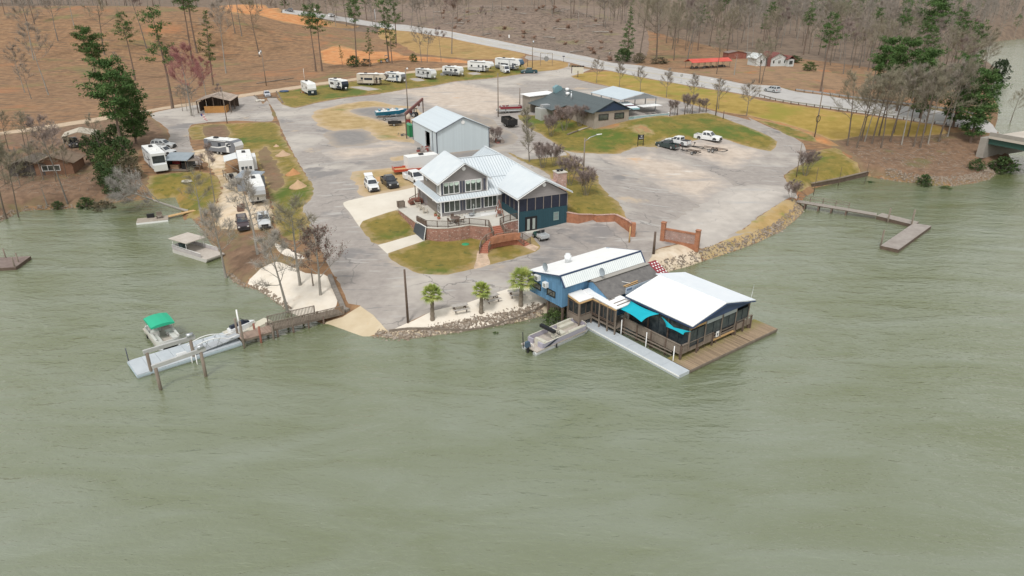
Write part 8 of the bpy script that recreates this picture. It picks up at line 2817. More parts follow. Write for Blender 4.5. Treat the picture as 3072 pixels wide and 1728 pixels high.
# -- bare trees the photo singles out
for fr,x,y,ty,k,lab in [
 ('A1', 605,1180,280,1, 'pale straight bare tree on the left slope with a dark base'),
 ('A1', 390,1230,780,0, 'bare tree right of two slim trunks on the lower left slope'),
 ('A1', 310,1150,560,1, 'slim bare tree on the lower left slope'),
 ('A1', 420,745,-50,1, 'slim leaning bare tree high on the left slope'),
 ('A1', 720,510,-120,0, 'dark trunked bare tree above the broad pine'),
 ('A1', 920,320,-300,1, 'tall bare tree on the skyline of the left slope'),
 ('A1', 1300,680,-200,3, 'tall forked bare tree in the middle of the slope'),
 ('A1', 1820,600,-250,4, 'straight dark bare trunk on the slope above the maple'),
 ('A1', 1475,830,640,0, 'small bare tree beneath the thin crowned pine'),
 ('A2', 490,910,-250,1, 'tall pale bare tree standing alone on the brown slope'),
 ('A2', 600,400,-350,4, 'dark bare trunk on the upper slope, left of a pair'),
 ('A2', 685,455,-350,4, 'dark bare trunk on the upper slope, right of a pair'),
 ('A2', 905,705,-250,3, 'forked bare tree with a small white bird box on the slope'),
 ('A3', 515,775,300,0, 'slim bare tree behind the fifth camper, left of two'),
 ('A3', 585,775,380,0, 'slim bare tree behind the fifth camper, right of two'),
 ('A3', 760,765,320,4, 'bare tree with pruned top behind the sixth camper'),
 ('A3', 890,670,-350,4, 'thick straight bare trunk on the grass before the highway'),
 ('A3', 1280,450,60,4, 'bare trunk at the edge of the cleared land by the highway'),
 ('A3', 1380,180,-150,1, 'lone bare trunk inside the cleared land'),
 ('A4', 480,350,-150,0, 'dark bare tree on the right of the cleared land'),
 ('A4', 140,350,-150,1, 'pale trunk at the back of the cleared land'),
 ('A4', 900,770,-150,3, 'bare tree left of the red canopy shed'),
 ('A4', 1115,730,-150,2, 'large bare tree behind the highway bend'),
 ('A4', 1330,750,150,2, 'bare tree just left of the red canopy'),
 ('A4', 1500,740,20,0, 'dark bare tree behind the left end of the red canopy'),
 ('A4', 1860,920,380,3, 'bare tree at the right end of the red canopy'),
 ('A4', 2080,930,640,5, 'squat lopped tree in the bungalow yard'),
 ('A4', 2390,1030,480,2, 'left one of two bare trees before the bungalow'),
 ('A4', 2420,1040,450,3, 'right one of two bare trees before the bungalow'),
 ('A4', 2240,640,60,1, 'pale crooked bare tree behind the bungalow'),
 ('B1', 760,1050,50,4, 'tall dark forked bare tree at the cove shore'),
 ('B1', 180,1170,480,3, 'pale branchy bare tree at the cove shore near the cottage'),
 ('B1', 520,1060,870,5, 'broken grey stump tree at the cove shore'),
 ('B1', 40,1190,300,2, 'bare tree leaning at the far left of the cove shore'),
 ('B1', 290,470,60,2, 'bushy bare tree behind the cottages'),
 ('B1', 350,560,60,3, 'bare tree between the cottages and the track'),
 ('B1', 100,500,50,2, 'bare tree behind the dark cottage'),
 ('B1', 1180,600,80,3, 'spreading bare tree beside the carport'),
 ('B2', 315,1030,370,4, 'slim dark bare tree on the cove lawn edge'),
 ('D5', 470,1240,200,1, 'pale forked bare tree in front of the log shelter'),
 ('D5', 240,1040,100,0, 'dark slim bare tree left of the log shelter'),
 ('D5', 1400,1030,100,4, 'dark bare trunk at the right corner of the log shelter'),
 ('D5', 90,1040,180,0, 'dark trunk at the left end of the log shelter'),
]:
 p,s=at(fr,x,y,ty,18.0)
 me = kind('stump', lambda: bare_tree(51,18,.55,.7,5,1,.8,.2, BARKL, TWIG, 3)) if k == 5 else K(BARES, 'bare', k)
 plant('bare_tree', lab, 'tree', p, me, None, rt.uniform(0,360), min(1.5, max(.2, s)))
for i,(x,y,ty) in enumerate([(380,850,420),(500,840,380),(640,860,400),(760,800,430),(230,900,480),(880,660,300),(60,880,450),(620,560,150)]):
 p, s = at('B1', x, y, ty, 18.0)
 plant('cove_tree', 'bare tree in the grove round the cottages at the cove', 'tree', p, K(BARES, 'bare', (2,0,3)[i % 3]), 'bare trees round the cottages', rt.uniform(0,360), s)
# red budded maple
p, s = at('A1', 2380,1440,560,18.0)
plant('red_maple', 'red budded maple spreading over the log shelter', 'tree', p, kind('maple', lambda: bare_tree(61,18,.26,.30,14,2,.8,.42, BARKL, TWIGR, 11, tl=1.3)), None, 20, s)
p, s = at('A1', 2560,1190,720,18.0)
plant('red_maple', 'smaller red budded tree on the slope behind the log shelter', 'tree', p, kind('maple', None), None, 130, s)
# shore trees of the sandy beach, with the oak that kept brown leaves
for x, y, ty, k, lab in [(1345,745,120,0, 'pale bare shore tree at the foot of the beach by the ramp'),(1450,575,-130,2, 'bare shore tree in the middle of the sandy beach'),(845,470,-90,3, 'leaning bare tree at the water by the old deck boat'),(1110,330,-330,1, 'tall pale bare tree standing over the silver camper')]:
 p, s = at('C3', x, y, ty, 12.0)
 plant('shore_tree', lab, 'tree', p, kind(('shore', k), lambda: bare_tree(70 + k, 12,.20,.40,12,2,.7,.36, BARKL, TWIGP if k != 2 else TWIGG, 5)), None, rt.uniform(0,360), max(.4, s))
p, s = at('C3', 1615,655,95,12.0)
def oak():
 t_,c_=bare_tree(81,12,.24,.28,13,2,.8,.42,BARKL,TWIG,5)
 rnd=random.Random(82)
 lf=MB()
 vs_=[v.co.copy() for v in c_.vertices]
 for i in range(900):
  q=rnd.choice(vs_)
  tuft(lf,q,.34,rnd,2,1,2.2)
 return t_, c_, lf.mesh('leaves', LEAFB)
plant('brown_oak', 'young oak still holding brown leaves, at the top of the sandy beach', 'tree', p, oak(), None, 40, s)
# tree fallen over the cove
p = PG('B1', 2120,1130)
plant('fallen_tree', 'grey bare tree fallen out over the cove from the lawn shore', 'tree', p, kind('fallen', lambda: bare_tree(91,13,.26,.35,12,2,.8,.45, BARKL, mat('silver_twigs', [(.26,.24,.215),(.38,.355,.33)],1),10)), None, 0,1.0, None, (0, R(-70)))
p = PG('B1', 2300,1250)
plant('shore_tree', 'thick olive grey bare tree where the fallen tree meets the bank', 'tree', p, kind(('shore', 2), None), None, 70,.7)
p, s = at('B1', 1180,1449,20,12)
# roadside row of young trees in the long grass strip
for i,(x,y,ty) in enumerate([(372,1030,745),(650,1085,790),(915,1140,850),(1237,1210,890),(1570,1285,950),(1885,1355,1010),(2235,1440,1040)]):
 p, s = at('A4', x, y, ty, 7.0)
 lab = ['young bare tree nearest the entrance sign', 'young bare tree, second from the entrance sign', 'young bare tree, third from the entrance sign', 'young bare tree in the middle of the grass strip row', 'young bare tree behind the two reddish shrubs', 'young bare tree beside the roadside lamp post', 'young bare tree nearest the guardrail'][i]
 plant('young_tree', lab, 'tree', p, kind(('young', i % 3), lambda: bare_tree(100 + i, 7,.09,.38,11,1,.5,.45, BARK, TWIG, 9,.9,.8)), 'young trees along the grass strip', rt.uniform(0,360), s * 1.1)
# crape myrtles: many stems, thin upright crown
def myrtle(seed,twig=TWIGD):
 return bare_tree(seed,5,.06,.35,7,1,.5,.55,BARK,twig,9,1.3,.7,multi=5)
for i,(fr,x,y,ty,lab) in enumerate([
 ('B4', 505,1045,760, 'crape myrtle nearest the tall bare tree behind the house'),('B4', 650,1020,780, 'crape myrtle left of the chimney'),('B4', 830,1245,920, 'crape myrtle just right of the chimney'),('B4', 1020,1370,1060, 'crape myrtle at the foot of the lane lamp post'),
 ('B4', 765,600,320, 'reddish shrub tree at the diner side wall, middle of three'),('B4', 945,550,310, 'reddish shrub tree closest to the diner front corner'),('B4', 605,670,430, 'reddish shrub tree lowest on the diner bank'),
 ('B4', 2240,395,170, 'reddish shrub with pale stems between the fence posts, tallest'),('B4', 2062,415,245, 'reddish shrub nearest the patio end wall'),('B4', 2400,380,225, 'reddish shrub on the orange soil at the bank top'),('B5', 1720,1085,890, 'small bare shrub tree at the head of the L shaped dock'),('B5', 1865,820,560, 'crooked bare tree on the grassy point by the bulkhead')]):
 p,s=at(fr,x,y,ty,5.0)
 plant('crape_myrtle', lab, 'tree', p, kind(('myrtle', i % 3), lambda: myrtle(120 + i)), None, rt.uniform(0,360), s)
p, s = at('B4', 350,970,290,12.0)
plant('bare_tree', 'tall feathery bare tree with two props behind the house', 'tree', p, kind('feather', lambda: bare_tree(131,12,.14,.18,22,1,.45,.26, BARK, TWIGG, 10,1.1,.9)), None, 10, s)
p, s = at('B3', 2080,640,460,4)
plant('bramble', 'tangled red brown bramble over the scrap beyond the workshop', 'shrub', p, kind(('myrtle', 1), None), None, 10, s * .9)
# shrubs
for i,(fr,x,y,h,wd,m,lab) in enumerate([
 ('B1', 640,1075,1.3,1.1, 'g', 'low round dark shrub on the cove shore below the cottage'),('B1', 970,1060,2.0,1.6, 'g', 'round dark shrub on the cove shore left of the thicket'),
 ('B1', 1150,1080,2.2,2.2, 'o', 'olive thicket at the cove shore'),('B1', 1330,960,4.6,2.4, 'g', 'tall dark evergreen shrub at the cove corner'),('B1', 1280,800,5.5,2.5, 'l', 'yellow green evergreen shrub in the hedge west of the slide-out camper'),
 ('B1', 1120,640,4.0,1.8, 'g', 'dark hedge shrub beside the carport, lower one'),('B1', 1010,520,3.4,1.5, 'g', 'dark hedge shrub close to the carport'),('B1', 1500,820,4.2,2.3, 'o', 'brown green thicket beside the slide-out camper'),
 ('B1', 1350,480,5.0,2.6, 'g', 'dark evergreen shrub under the round headed pine'),('B1', 1600,330,5.5,2.2, 'l', 'bright evergreen at the drive bend'),
 ('B1', 1180,520,4.4,2.2, 'g', 'dark hedge shrub behind the carport truck'),('B1', 1230,900,4.2,2.0, 'g', 'dark evergreen shrub low in the hedge by the cove corner'),('B1', 1440,640,5.0,2.4, 'g', 'dark evergreen shrub in the hedge next to the slide-out camper'),('B1', 330,780,2.6,2.0, 'o', 'brown thicket between the two cottages'),
 ('A2', 2080,830,4.0,3.0, 'g', 'dark green bush beneath the pine behind the cream camper'),('A2', 2230,820,2.6,2.4, 'o', 'olive bush behind the cream camper'),('A3', 420,770,3.0,1.8, 'l', 'light green bush behind the grey sided camper'),
 ('A4', 700,770,5.0,3.6, 'g', 'dark evergreen bush at the foot of the cedar like pine'),('A4', 900,780,3.4,3.0, 'o', 'olive thicket on the highway bank beside the dark bush'),('A4', 1150,790,2.2,4.0, 'o', 'low thicket along the highway left of the red canopy'),
 ('C5', 1700,165,2.4,1.6, 'g', 'dark green shrub on the point among the trunks'),('C5', 1430,165,1.4,1.4, 'o', 'olive shrub at the water among the trunks'),('C5', 1900,205,1.2,1.3, 'l', 'light green shrub at the tip of the point'),('C5', 2150,90,2.2,1.7, 'g', 'dark shrub by the white stones of the point'),('C5', 2400,60,3.2,3.2, 'g', 'dark bushes under the bridge end'),
 ('C5', 1230,125,1.3,1.3, 'g', 'dark low bush where the bulkhead ends'),('C2', 330,770,2.0,1.6, 'l', 'yellow green shrub on the bank beneath the blue restaurant wall'),('C4', 1990,850,.8,.6, 'l', 'small yellow plant on the rocky bank below the palms'),
 ('A5', 2340,690,9.0,4.2, 'c', 'tall grey green cedar on the small island in the far water'),('A5', 480,690,3.0,2.6, 'l', 'yellow green shrub right of the bungalow'),('A5', 330,610,2.5,3.4, 'g', 'dark shrubs by the bungalow side')]):
 p=PG(fr,x,y)
 mm = {'g': LEAFG, 'l': NEEDL, 'o': mat('thicket_%d' % i, [(.10,.085,.05),(.17,.14,.08)],1) if 'thicket_mat' not in globals() else thicket_mat, 'c': NEEDC}[m]
 if m == 'o':
  thicket_mat=mm
 big_=h>4
 me = kind(('shrub', m, big_), lambda: shrub(200 + i, 3.0,1.6, mm, 190 if big_ else 110,.28 if big_ else .34))
 t_ = plant('evergreen_shrub' if m in 'glc' else 'thicket', lab, 'shrub', p, me, None, rt.uniform(0,360), wd / 1.6, h / 3.0)
p = G('A5', 2450,1160,1.0)
plant('bare_tree', 'pale bare shrub tree in the far water beyond the bridge', 'tree', Vector((p.x, p.y, .2)), K(BARES, 'bare', 2), None, 0,.5)
p = PG('A5', 2185,640)
plant('bare_tree', 'lone dark bare tree on the shore of the far water', 'tree', p, K(BARES, 'bare', 0), None, 0,.7)
# trunks of the bare wood on the point
for i,(x,y) in enumerate([(850,1420),(940,1440),(985,1370),(1020,1380),(1090,1400),(1180,1440),(1270,1380),(1380,1410),(1160,1320),(1500,1430),(1560,1440),(1640,1400),(1740,1380),(1440,1330),(1300,1300),(1830,1330),(1600,1290)]):
 p, s = at('A5', x, y, 520 + 160 * rt.random(),18.0)
 plant('point_tree', 'tall bare grey tree in the wood on the point by the bridge', 'tree', p, K(BARES, 'bare', (2,3,2,1)[i % 4]), 'bare trees on the point by the bridge', rt.uniform(0,360), s * .95)
# ------------------------------------------------------------------ palms
def palm(seed,h,nf=26,fr=1.0):
 rnd=random.Random(seed)
 tr,cr=MB(),MB()
 pts_,rad=[],[]
 for i in range(12):
  t_=i/11
  pts_.append((.05*math.sin(t_*3+seed),.05*math.cos(t_*2),-.15+h*t_))
  rad.append(.27-.11*t_+(.03 if i % 2 else -.01) if t_<.85 else .22)
 tr.tube(pts_,rad,9,True,False)
 top=Vector(pts_[-1])
 for k in range(18):
  a_=rnd.uniform(0,6.28)
  tr.spike(top-Vector((0,0,rnd.uniform(.1,.9))),top+Vector((math.cos(a_)*.35,math.sin(a_)*.35,rnd.uniform(-.5,.1))),.06)
 for i in range(nf):
  a_=i*2.4+rnd.uniform(-.2,.2)
  el=1.35-1.95*(i/nf) ** .9
  d=Vector((math.cos(a_)*math.cos(el),math.sin(a_)*math.cos(el),math.sin(el)))
  st=top+d*(.7*fr)
  cr.tube([top,top+d*.4*fr,st],[.03,.025,.02],4,False)
  side=d.cross(Vector((0,0,1)))
  side=side.normalized() if side.length>.1 else Vector((1,0,0))
  up=side.cross(d)
  for j in range(13):
   b_=-1.35+2.7*j/12
   dd=(d*math.cos(b_)+side*math.sin(b_)+up*(.12*math.cos(b_*2))).normalized()
   L_=(.95-.22*abs(b_))*fr*rnd.uniform(.9,1.1)
   wv=dd.cross(up).normalized()*.055
   m1=st+dd*L_*.5
   e_=st+dd*L_+Vector((0,0,-.22*L_))
   k=len(cr.v)
   cr.v+=[tuple(st),tuple(m1+wv),tuple(e_),tuple(m1-wv),tuple(m1+up*.02)]
   cr.f+=[(k,k+1,k+4),(k+1,k+2,k+4),(k+2,k+3,k+4),(k+3,k,k+4)]
   cr.sm+=[False]*4
 return tr,cr
PF = mat('palm_frond', [(.14,.20,.04),(.27,.33,.07),(.40,.39,.12)],1.1,4,.6)
PT_ = mat('palm_trunk', [(.16,.13,.10),(.27,.225,.175)],5,5,.95)
for i, (x, y, ty, sc, lab) in enumerate([(1350,792,455,.95, 'palm tree nearest the boat ramp'),(1845,715,430,.85, 'middle palm tree between two picnic tables'),(2250,640,290,1.25, 'largest palm tree close to the blue restaurant wall')]):
 p = PG('C4', x, y)
 h = hgt('C4', x, ty, p) - p.z
 t_ = thing('palm_tree', lab, 'palm tree', p, i * 50, 'palms on the sand strip')
 tr_,cr_=palm(300+i,h-1.05*sc,30,sc)
 tr_.build('trunk', PT_, t_)
 cr_.build('crown', PF, t_)
# ------------------------------------------------------------------ the wood behind: singles near, one mass beyond
rf=random.Random(404)
spots=[]
def fill(poly,n,dmin,tries=40):
 xs=[q[0] for q in poly]
 ys=[q[1] for q in poly]
 k=0
 g=0
 while k<n and g<n*tries:
  g+=1
  x,y=rf.uniform(min(xs),max(xs)),rf.uniform(min(ys),max(ys))
  if not inside(poly,np.array([x]),np.array([y]))[0]:
   continue
  if any((x-a) ** 2+(y-b) ** 2<dmin*dmin for a,b in spots[-400:]):
   continue
  if gzf(x,y)<.3:
   continue
  spots.append((x,y))
  k+=1
def gxy(fr,x,y):
 p=P(fr,x,y)
 return (p.x,p.y)
wood = [gxy('A4', 760,150), gxy('A4', 1000,420), gxy('A4', 1250,640), gxy('A4', 1500,680), gxy('A4', 1800,690), gxy('A4', 2250,600), gxy('A5', 400,540), gxy('A5', 800,740), gxy('A5', 1400,900), gxy('A5', 2000,980), gxy('A5', 2180,820), gxy('A5', 2080,660), gxy('A5', 1950,460),(190,400),(120,420),(40,400)]
fill(wood,190,3.6)
n_mid=len(spots)
fill([(-260,410),(-120,410),(-60,420),(0,430),(60,418),(110,390),(150,400),(150,460),(0,470),(-250,470)],90,5.0)
for i,(x,y) in enumerate(spots):
 z=gz(x,y)
 r_=rf.random()
 if r_<.13:
  plant('forest_pine', 'dark pine standing among the grey bare wood', 'tree', (x, y, z), K(PINES, 'pine', rf.choice((0,1,2,2))), 'pines scattered in the far wood', rf.uniform(0,360), rf.uniform(.75,1.1))
 else:
  plant('forest_tree', 'bare grey tree of the wood behind the highway', 'tree', (x, y, z), K(BARES, 'bare', rf.choice((0,1,2,3,4,0,3))), 'bare trees of the far wood', rf.uniform(0,360), rf.uniform(.7,1.1))
def mass(name,polys,n,seed,hs,label,mats,pine_share):
 "the wood beyond, as one mass: low-cost trees joined"
 r_=random.Random(seed)
 src=[]
 for v in range(4):
  rn=random.Random(seed+v)
  a_,b_=MB(),MB()
  a_.tube([(0,0,-.5),(.2,.1,9),(.1,.3,16)],[.2,.13,.03],4,False)
  for k in range(60):
   t_=rn.uniform(.38,1)
   an_=rn.uniform(0,6.28)
   L_=4.2*(1.15-t_)
   q=Vector((.15,.15,16*t_))
   e_=q+Vector((math.cos(an_)*L_,math.sin(an_)*L_,rn.uniform(.5,2.4)))
   a_.spike(q,e_,.075)
   for m_ in range(3):
    w_=q.lerp(e_,rn.uniform(.3,.9))
    a_.spike(w_,w_+Vector((rn.uniform(-1.4,1.4),rn.uniform(-1.4,1.4),rn.uniform(-.3,1.6))),.05)
  src.append((np.array(a_.v),[f for f in a_.f],0))
 rn=random.Random(seed+9)
 b_=MB()
 b_.tube([(0,0,-.5),(0,0,16)],[.2,.05],4,False)
 nt_=len(b_.f)
 for k in range(70):
  t_=rn.uniform(.5,1)
  an_=rn.uniform(0,6.28)
  L_=3.4*math.sin(math.pi*(.15+.8*(t_-.5)*2))*math.sqrt(rn.random())
  tuft(b_,(math.cos(an_)*L_,math.sin(an_)*L_,17*t_),1.1,rn,6)
 src.append((np.array(b_.v),list(b_.f),nt_))
 V,F_,MI=[],[],[]
 k0=0
 got=0
 while got<n:
  poly=r_.choice(polys)
  xs=[q[0] for q in poly]
  ys=[q[1] for q in poly]
  x,y=r_.uniform(min(xs),max(xs)),r_.uniform(min(ys),max(ys))
  if not inside(poly,np.array([x]),np.array([y]))[0] or gzf(x,y)<.4:
   continue
  got+=1
  i=4 if r_.random()<pine_share else r_.randrange(4)
  v,f,nt2=src[i]
  a_=r_.uniform(0,6.28)
  s=r_.uniform(*hs)/16
  c,sn=math.cos(a_)*s,math.sin(a_)*s
  z=gzf(x,y)
  V.append(np.stack([v[:,0]*c-v[:,1]*sn+x,v[:,0]*sn+v[:,1]*c+y,v[:,2]*s+z],1))
  F_+=[tuple(q+k0 for q in ff) for ff in f]
  MI+=([0]*len(f) if i<4 else [1 if j>=nt2 else 0 for j in range(len(f))])
  k0+=len(v)
 me=bpy.data.meshes.new(name)
 me.from_pydata(np.concatenate(V).tolist(),[],F_)
 for m_ in mats:
  me.materials.append(m_)
 me.polygons.foreach_set('material_index', MI)
 me.update()
 o_=bpy.data.objects.new(name,me)
 COL.objects.link(o_)
 tag(o_, label, 'wood', None, 'stuff')
FARB = mat('far_bare_wood', [(.225,.198,.17),(.33,.298,.26)],.15,5,.95)
mass('far_wood', [[(-420,440),(330,440),(420,640),(-480,640)],[(180,500),(600,600),(560,760),(100,700)],[(-420,412),(-270,410),(-260,470),(-420,480)],[(160,490),(330,490),(420,560),(420,620),(150,620)]],820,500,(12,19), 'grey leafless wood with scattered pines covering the far hills', [FARB, NEED],.16)
# ------------------------------------------------------------------ bridge, guardrails, markings
br_ = thing('road_bridge', 'concrete road bridge with solid barriers and a green girder over the channel', 'bridge', (100.6,144.6,0),-64.3)
bc = mat('bridge_concrete', [(.27,.25,.22),(.36,.335,.30)],.5,7,.9)
BLn,BW_=95,15.5
MB().box(0,0,6.2, BLn, BW_, 6.72).build('deck', mat('bridge_deck', [(.46,.41,.35),(.54,.49,.43)],.4,6,.9), br_)
for y in (0,BW_-.35):
 MB().box(0, y, 6.73, BLn, y + .35,7.5).build('barrier', bc, br_)
for y in (.4,4.5,9,13.4):
 MB().box(0, y, 5.0, BLn, y + .5,6.19).build('girder', mat('girder_green', (.025,.075,.06), rough=.6), br_)
for x in (22,46,70):
 MB().box(x, .3,-2, x + 1, BW_ - .3,5.0).build('pier', bc, br_)
MB().box(-1.5,-.2,2.0,.0, BW_ + .2,6.2).build('abutment', bc, br_)
def guardrail(label,pts_,sp=2.0):
 g_ = thing('guardrail', label, 'guardrail', (0,0,0))
 rl=[]
 for i in range(len(pts_)-1):
  a_,b_=pts_[i],pts_[i+1]
  n=max(1,int((b_-a_).length/sp))
  for k in range(n):
   q=a_.lerp(b_,k/n)
   z=gz(q.x,q.y)
   rl.append(Vector((q.x,q.y,z)))
   MB().box(q.x - .09, q.y - .09, z - .2, q.x + .09, q.y + .09, z + .72).build('post', BM['timber_d'], g_)
 for i in range(len(rl)-1):
  MB().bar(rl[i] + Vector((0,0,.58)), rl[i + 1] + Vector((0,0,.58)),.08,.34).build('rail_section', BM['steel'], g_)
guardrail('steel guardrail along the near side of the highway above the grass strip', [PG('A4', 2392,1200), PG('A5', 150,985), PG('A5', 300,1012), PG('A5', 850,1088), PG('A5', 1300,1153), PG('A5', 1700,1210), PG('A5', 2150,1275)],2.1)
guardrail('steel guardrail along the far side of the highway towards the bridge', [PG('A5', 345,890), PG('A5', 600,922), PG('A5', 860,960), PG('A5', 1500,1040), PG('A5', 2200,1160)],2.6)
def strip(col, fr, pts_, w_, name='road_marking', m=None):
 mb_=MB()
 P_=[PG(fr[i] if isinstance(fr,list) else fr,*q) for i,q in enumerate(pts_)]
 Q=[]
 for i in range(len(P_)-1):
  n=max(1,int((P_[i+1]-P_[i]).length/4))
  Q+=[P_[i].lerp(P_[i+1],k/n) for k in range(n)]
 Q.append(P_[-1])
 L_,R_=[],[]
 for i,q in enumerate(Q):
  d=(Q[min(i+1,len(Q)-1)]-Q[max(i-1,0)])
  d.z=0
  d.normalize()
  s=Vector((-d.y,d.x,0))*w_/2
  for arr,p in ((L_,q+s),(R_,q-s)):
   arr.append((p.x,p.y,gz(p.x,p.y)+.03))
 k=len(Q)
 mb_.add(L_+R_,[(i+k,i+k+1,i+1,i) for i in range(k-1)])
 mb_.build(name, m or mat('marking_%d' % len(bpy.data.materials), col, rough=.8), kind='structure')
wl_=(.62,.62,.60)
yl_=(.50,.40,.14)
for cols_,off in ((wl_,0),(yl_,1),(wl_,2)):
 A3u=[(0,286),(620,362),(1140,452),(1740,570),(2240,655),(2567,718)]
 A3l=[(0,328),(620,424),(1140,516),(1740,628),(2240,735),(2567,805)]
 A4u=[(600,800),(1060,852),(1700,957),(2200,1055),(2567,1078)]
 A4l=[(600,872),(1060,968),(1700,1082),(2200,1165),(2567,1206)]
 f_=(.06,.5,.94)[off]
 strip(cols_, ['A3'] * 6 + ['A4'] * 5,[lerp(a_, b_, f_) for a_, b_ in zip(A3u + A4u, A3l + A4l)],.35 if off != 1 else .3)
# ------------------------------------------------------------------ poles, lamps, signs
def pole(name,label,cat,fr,base,top,r=.14,m=None,lift=0):
 p=PG(fr,*base)
 h=max(2.0,hgt(fr,*top,p)-p.z)
 t_=thing(name,label,cat,p)
 MB().tube([(0,0,-.4),(0,0, h)],[r, r * .75],8).build('shaft', m or BM['timber'], t_)
 return t_,h
pole('timber_pole', 'plain brown timber pole standing at the lane edge by the first palm', 'pole', 'C4', (1097,815),(1063,300),.15, BM['timber_d'])
t_, h = pole('lane_lamp', 'tall timber lamp post with a curved steel arm beside the house lawn', 'street lamp', 'B4', (985,1260),(990,690),.15)
MB().tube([(0,0, h - .6),(.9,.3, h + .05),(2.2,.7, h + .45)],.06,6).build('arm', BM['steel'], t_)
MB().loft([[(2.0,.58, h + .36),(2.0,.82, h + .36),(2.0,.82, h + .5),(2.0,.58, h + .5)],[(2.95,.85, h + .44),(2.95,1.05, h + .44),(2.95,1.05, h + .54),(2.95,.85, h + .54)]], True).build('lamp_head', BM['white'], t_)
t_, h = pole('yard_pole', 'timber power pole with a small lamp behind the red gantry', 'pole', 'A3', (348,1400),(318,850),.15)
MB().tube([(0,0, h - .3),(.5,-.2, h)],.04,5).build('arm', BM['steel'], t_)
MB().lathe([(0,0),(.25,.1),(.2,.4),(0,.45)],(.5,-.2, h - .25),8).build('lamp_head', BM['white'], t_)
pole('yard_pole', 'timber pole rising beside the black dump trailer', 'pole', 'B3', (2108,302),(2105,-260),.14)
pole('yard_pole', 'short timber pole at the bow of the red pontoon boat', 'pole', 'B4', (235,335),(233,95),.14)
t_, h = pole('road_lamp', 'timber lamp post by the lane above the grass strip, lamp reaching left', 'street lamp', 'A4', (1850,1435),(1905,985),.15)
MB().tube([(0,0, h - .2),(-.8,.1, h + .1),(-1.6,.2, h)],.05,5).build('arm', BM['steel'], t_)
MB().box(-2.2,.08, h - .1,-1.5,.32, h + .05).build('lamp_head', BM['white'], t_)
t_, h = pole('power_pole', 'leaning power pole with a coil of black cable by the orange bank', 'pole', 'A5', (532,1335),(625,855),.15)
c_=[(.45*math.cos(k*.5236),-.2,h*.38+.75*math.sin(k*.5236)) for k in range(13)]
MB().tube(c_, .07,6).build('cable_coil', BM['black'], t_)
t_, h = pole('power_pole', 'power pole with a grey transformer at the highway entrance', 'pole', 'A3', (1892,845),(1885,470),.15)
MB().cyl((.3,-.1, h - 2.0),(.3,-.1, h - 1.0),.28,10).build('transformer', BM['steel'], t_)
MB().bar((-1.0,0, h - .3),(1.0,0, h - .3),.12).build('crossarm', BM['timber'], t_)
pole('yard_pole', 'slim timber pole on the corner of the grassy point', 'pole', 'B5', (1770,838),(1818,455),.10)
pole('yard_pole', 'thin timber pole at the edge of the small lot by the shelter', 'pole', 'D5', (1578,1445),(1370,280),.12)
t_, h = pole('power_pole', 'timber power pole at the foot of the brown slope', 'pole', 'A2', (990,1065),(915,600),.14)
MB().cyl((-.3,0, h - 1.6),(-.3,0, h - .7),.26,10).build('transformer', BM['steel'], t_)
pole('power_pole', 'pale pole beside the highway left of the tractor pines', 'pole', 'A2', (2355,385),(2342,110),.14, BM['steel'])
pole('yard_pole', 'short dark post between the largest camper and the power pole', 'post', 'A3', (1833,825),(1833,735),.12, BM['timber_d'])
pole('yard_pole', 'white slim mast standing beside the first camper', 'mast', 'A2', (1465,1000),(1440,850),.06, BM['white'])
pole('mooring_post', 'thick dark timber post beside the boardwalk stair', 'post', 'D3', (680,790),(730,150),.2, BM['timber_d'])
pole('tall_post', 'orange brown timber post behind the blue restaurant roof', 'post', 'C2', (1010,145),(1020,0),.13, BM['timber_n'])
pole('beach_post', 'short grey post between the trees on the sandy beach', 'post', 'C3', (1555,582),(1548,520),.1)
for i, (fr, x, y, t2, lab) in enumerate([('B4', 2018,428,378, 'fence post nearest the patio'),('B4', 2106,420,368, 'fence post left of the tallest reddish shrub'),('B4', 2193,410,358, 'fence post touching the tallest reddish shrub'),('B4', 2283,402,350, 'fence post between the two reddish shrubs'),('B4', 2366,390,338, 'fence post left of the shrub on orange soil'),('B4', 2449,385,332, 'fence post right of the shrub on orange soil'),('B5', 976,205,168, 'lone fence post at the lane side of the bank'),
                                         ('B5', 1972,950,735, 'thin post at the bulkhead corner of the point'),('B5', 2242,858,730, 'thin post half way along the bulkhead'),('C5', 1178,140,15, 'thin leaning post at the far end of the bulkhead')]):
 t_, h = pole('fence_post', 'dark timber ' + lab, 'post', fr, (x, y),(x + 2, t2),.11 if i < 7 else .06, BM['timber_d'])
 t_['group'] = 'short timber posts along the bank and point'
# signs
p = PG('B4', 1668,783)
t_ = thing('bank_sign', 'black notice board with two pale text lines on the grass bank', 'sign', p, 10)
for x in (-.62,.62):
 MB().box(x - .06,-.06,-.3, x + .06,.06,2.5).build('leg', BM['black'], t_)
MB().box(-.56,-.05,1.35,.56,.05,2.4).build('board', BM['black'], t_)
mb=MB()
for k,(x0,x1) in enumerate(((-.12,.28),(.0,.2),(-.42,.44))):
 z=(2.1,1.95,1.62)[k]
 x=x0
 while x<x1:
  mb.box(x,-.062,z,x+.09,-.051,z+.14)
  x+=.12
mb.build('lettering', mat('pale_lettering', (.55,.55,.54)), t_, kind='stuff')
p = PG('A4', 138,960)
t_ = thing('entrance_sign', 'pale panel sign under a dark scalloped header at the entrance island', 'sign', p, -8)
MB().box(-.12,-.12,-.3,.12,.12,2.2).build('leg', BM['timber_d'], t_)
MB().box(-1.9,-.06,1.3,1.9,.06,3.4).build('panel', mat('sign_cream', (.58,.55,.46)), t_)
MB().box(-2.35,-.08,1.3,-2.1,.08,3.9).build('side_post', BM['timber_d'], t_)
for k in range(5):
 MB().box(-2.3 + .9 * k, -.1,3.5,-1.5 + .9 * k, .1,3.95).build('header_block', BM['black'], t_)
